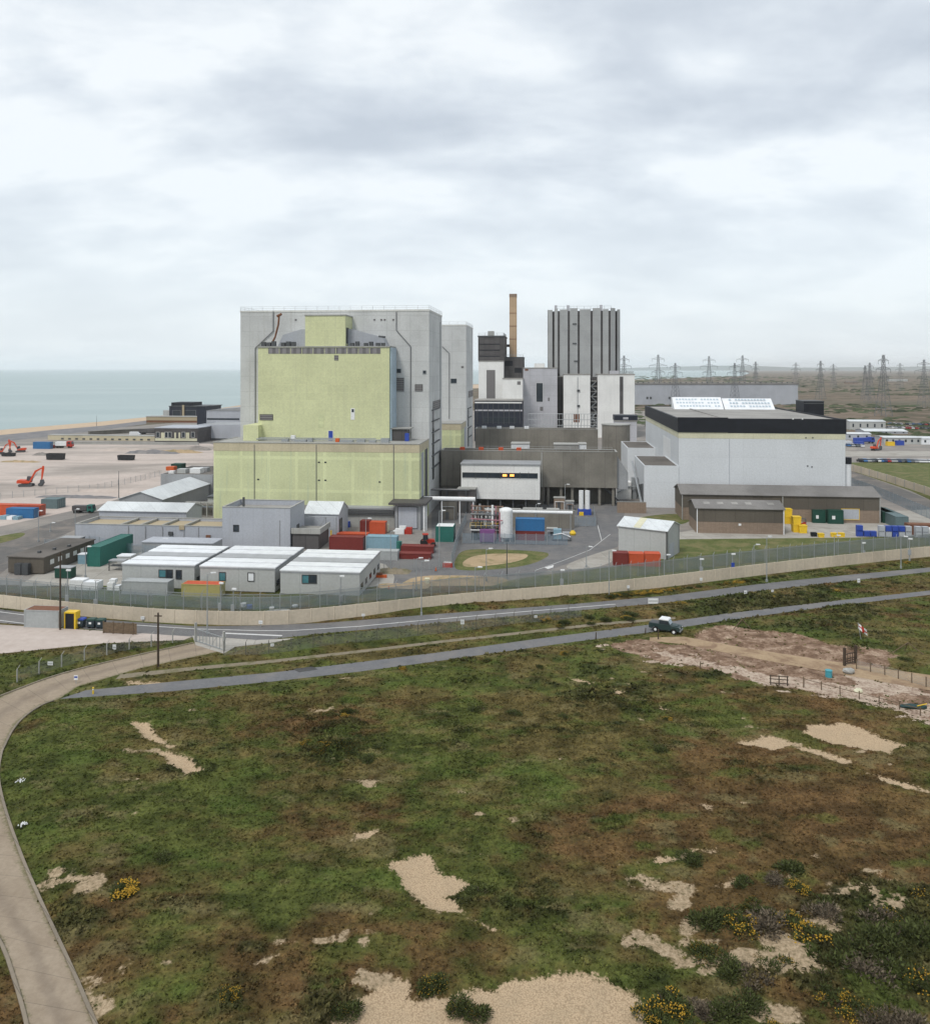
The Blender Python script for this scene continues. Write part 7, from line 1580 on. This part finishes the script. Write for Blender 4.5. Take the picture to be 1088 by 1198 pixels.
for (x, y, s) in ((432,892,1.3),(445,878,1.2),(350,858,1.1),(700,815,1.5),(720,822,1.3),(735,815,1.2),(745,835,1.2),(560,835,1.2),(600,838,1.3),(770,880,1.2),(930,905,1.1),(1000,760,1.4),(1030,750,1.2),(380,898,1.2),(520,842,1.0),(660,842,1.0),(190,1010,1.1),(560,1050,1.3),(590,1055,1.1),(330,812,.9),(700,765,1.0),(1060,775,1.2)): bush('g', x, y, s, zs=.45)
for (x, y, s) in ((500,1165,.9),(515,1160,.9),(410,1190,1.0),(395,1192,.8),(540,1188,1.1),(560,1192,1.0)): bush('h', x, y, s)
for (x, y, lb) in ((24,917,'upper small clump of white flowers beside the lane'),(26,968,'lower small clump of white flowers beside the lane')):
    r = random.Random(x); T = thing('flower_clump', lb, 'flowers', G(x, y)); b_ = MB(); c = MB()
    for k in range(60): a = r.uniform(0,6.3); q = r.uniform(0,.5); c.add([(q*cos(a)-.05,q*sin(a),0),(q*cos(a)+.05,q*sin(a),0),(q*cos(a)*1.2,q*sin(a)*1.2,.3)], [(0,1,2)])
    for k in range(20): a = r.uniform(0,6.3); q = r.uniform(0,.45); MB().cyl(q*cos(a), q*sin(a), .25, .3+r.random()*.1, .07, 6, .03).build('flower', M['whitep'], T)
    c.build('leaves', BL, T)

# ---------------------------------------------------------------- far scrub and far farm buildings
def farscrub(name, label, n, ylo, yhi, size, seed, xr=(.17,.66)):
    r = np.random.default_rng(seed); y = np.exp(r.uniform(np.log(ylo), np.log(yhi), n)); x = y*r.uniform(*xr, n); k = fbm(x, y*2.0, 130, 4, seed) > .50
    x, y = x[k], y[k]; vs = []; fs = []; tint = []
    for X, Y in zip(x, y):
        if Y < 560 and X < 250: continue
        s_ = size*r.uniform(.4, 1.3)*(1+Y/1500); h_ = s_*r.uniform(.18,.34); a0 = r.uniform(0,6.3); n0 = len(vs); cc = np.array((.035,.045,.022))*r.uniform(.6,2.0)
        for i in range(6): a = a0+i*pi/3; q = s_*r.uniform(.6,1.1); vs.append((X+q*1.7*cos(a), Y+q*sin(a), -.1))
        for i in range(4): a = a0+i*pi/2; q = s_*r.uniform(.3,.6); vs.append((X+q*1.5*cos(a), Y+q*sin(a), h_*r.uniform(.6,1.1)))
        fs += [(n0,n0+1,n0+7,n0+6),(n0+1,n0+2,n0+7),(n0+2,n0+3,n0+8,n0+7),(n0+3,n0+4,n0+8),(n0+4,n0+5,n0+9,n0+8),(n0+5,n0,n0+6,n0+9),(n0+6,n0+7,n0+8,n0+9)]; tint += [cc]*10
    o = MB().add(vs, fs).build(name, LEAF); t = np.array(tint); attr(o.data, 'tint', t[:,0], t[:,1], t[:,2]); return tag(o, label, 'scrub', kind='stuff')
farscrub('marsh_scrub', 'dark low scrub dotted over the flat land beyond the car parks', 3800, 430, 4200, 2.6, 5)
hut('small white farm building far out on the flat land, left of the black tower', 905, 452, 914, 449.5, 14, 'cabin', 'roofd', 3, -.1, 1.5)
hut('long pale far building on the horizon above the white huts', 1040, 446, 1062, 444, 18, 'cabin', 'roofg', 4, -.05, 1.5)
hut('low brown roofed far building between two pylons', 990, 449, 1004, 447, 16, 'brick', 'roofd', 4, -.1, 2.0)

# more plant around the middle yard
rr = random.Random(15)
for (x, y, w_, d_, h_, m_, lb) in ((556,622,3.5,2.5,3.2,'gclad2','grey plant box behind the pipe cluster, left'),(566,614,5,3,3.6,'darkgrey','dark plant room under the white raised building, left part'),(590,611,4,3,3.0,'concd','dark low store under the white raised building, middle'),(612,609,5,3,2.8,'darkgrey','dark plant room under the white raised building, right part'),
    (640,612,3,2,3.4,'steel','pale steel cabinet right of the white raised building'),(640,627,2.4,1.6,1.6,'gclad','small grey cabinet right of the bright blue container'),(516,608,4,3,5.0,'concd','dark pipe house beside the end of the yellow block'),(535,600,5,4,6.5,'darkgrey','dark tall duct house between yellow block and white raised building'),(648,596,3.2,2,3.2,'brick','brown cabinet in front of the undercroft columns'),(662,597,2.2,2,2.4,'gclad2','grey cabinet in front of the undercroft columns')):
    T = thing('plant_box', lb, 'plant', G(x, y), -A); MB().box(0, w_, 0, d_, 0, h_).build('wall', M[m_], T); MB().box(-.12, w_+.12, -.12, d_+.12, h_+.01, h_+.2).build('roof', M['concl'], T); MB().box(w_*.3, w_*.3+.9, -.05, -.005, .05, min(2.1, h_*.8)).build('door', M['dsteel'], T)
    MB().path([(w_*.1,-.25,.1),(w_*.1,-.25,h_*.7),(w_*.9,-.25,h_*.7),(w_*.9,-.25,.1)], .09, 6).build('pipe', M[rr.choice(('steel','copper','whitep','pinkp'))], T)
f = Fr(G(500, 600)); T = thing('pipe_rack', 'dark elevated pipe rack in the gap beside the yellow block', 'pipe rack', f.P, -A); w_ = f.u_at(545, 0)
for u in (0, w_*.5, w_): MB().box(u-.15, u+.15, 0, .3, 0, 6.2).build('leg', M['dsteel'], T); MB().box(u-.15, u+.15, 2.5, 2.8, 0, 6.2).build('leg', M['dsteel'], T)
for k in range(5): MB().tube((-1,.3+k*.5,6.35), (w_+1,.3+k*.5,6.35), .14, 6).build('pipe', M[('dsteel','steel','copper','steel','dsteel')[k]], T)
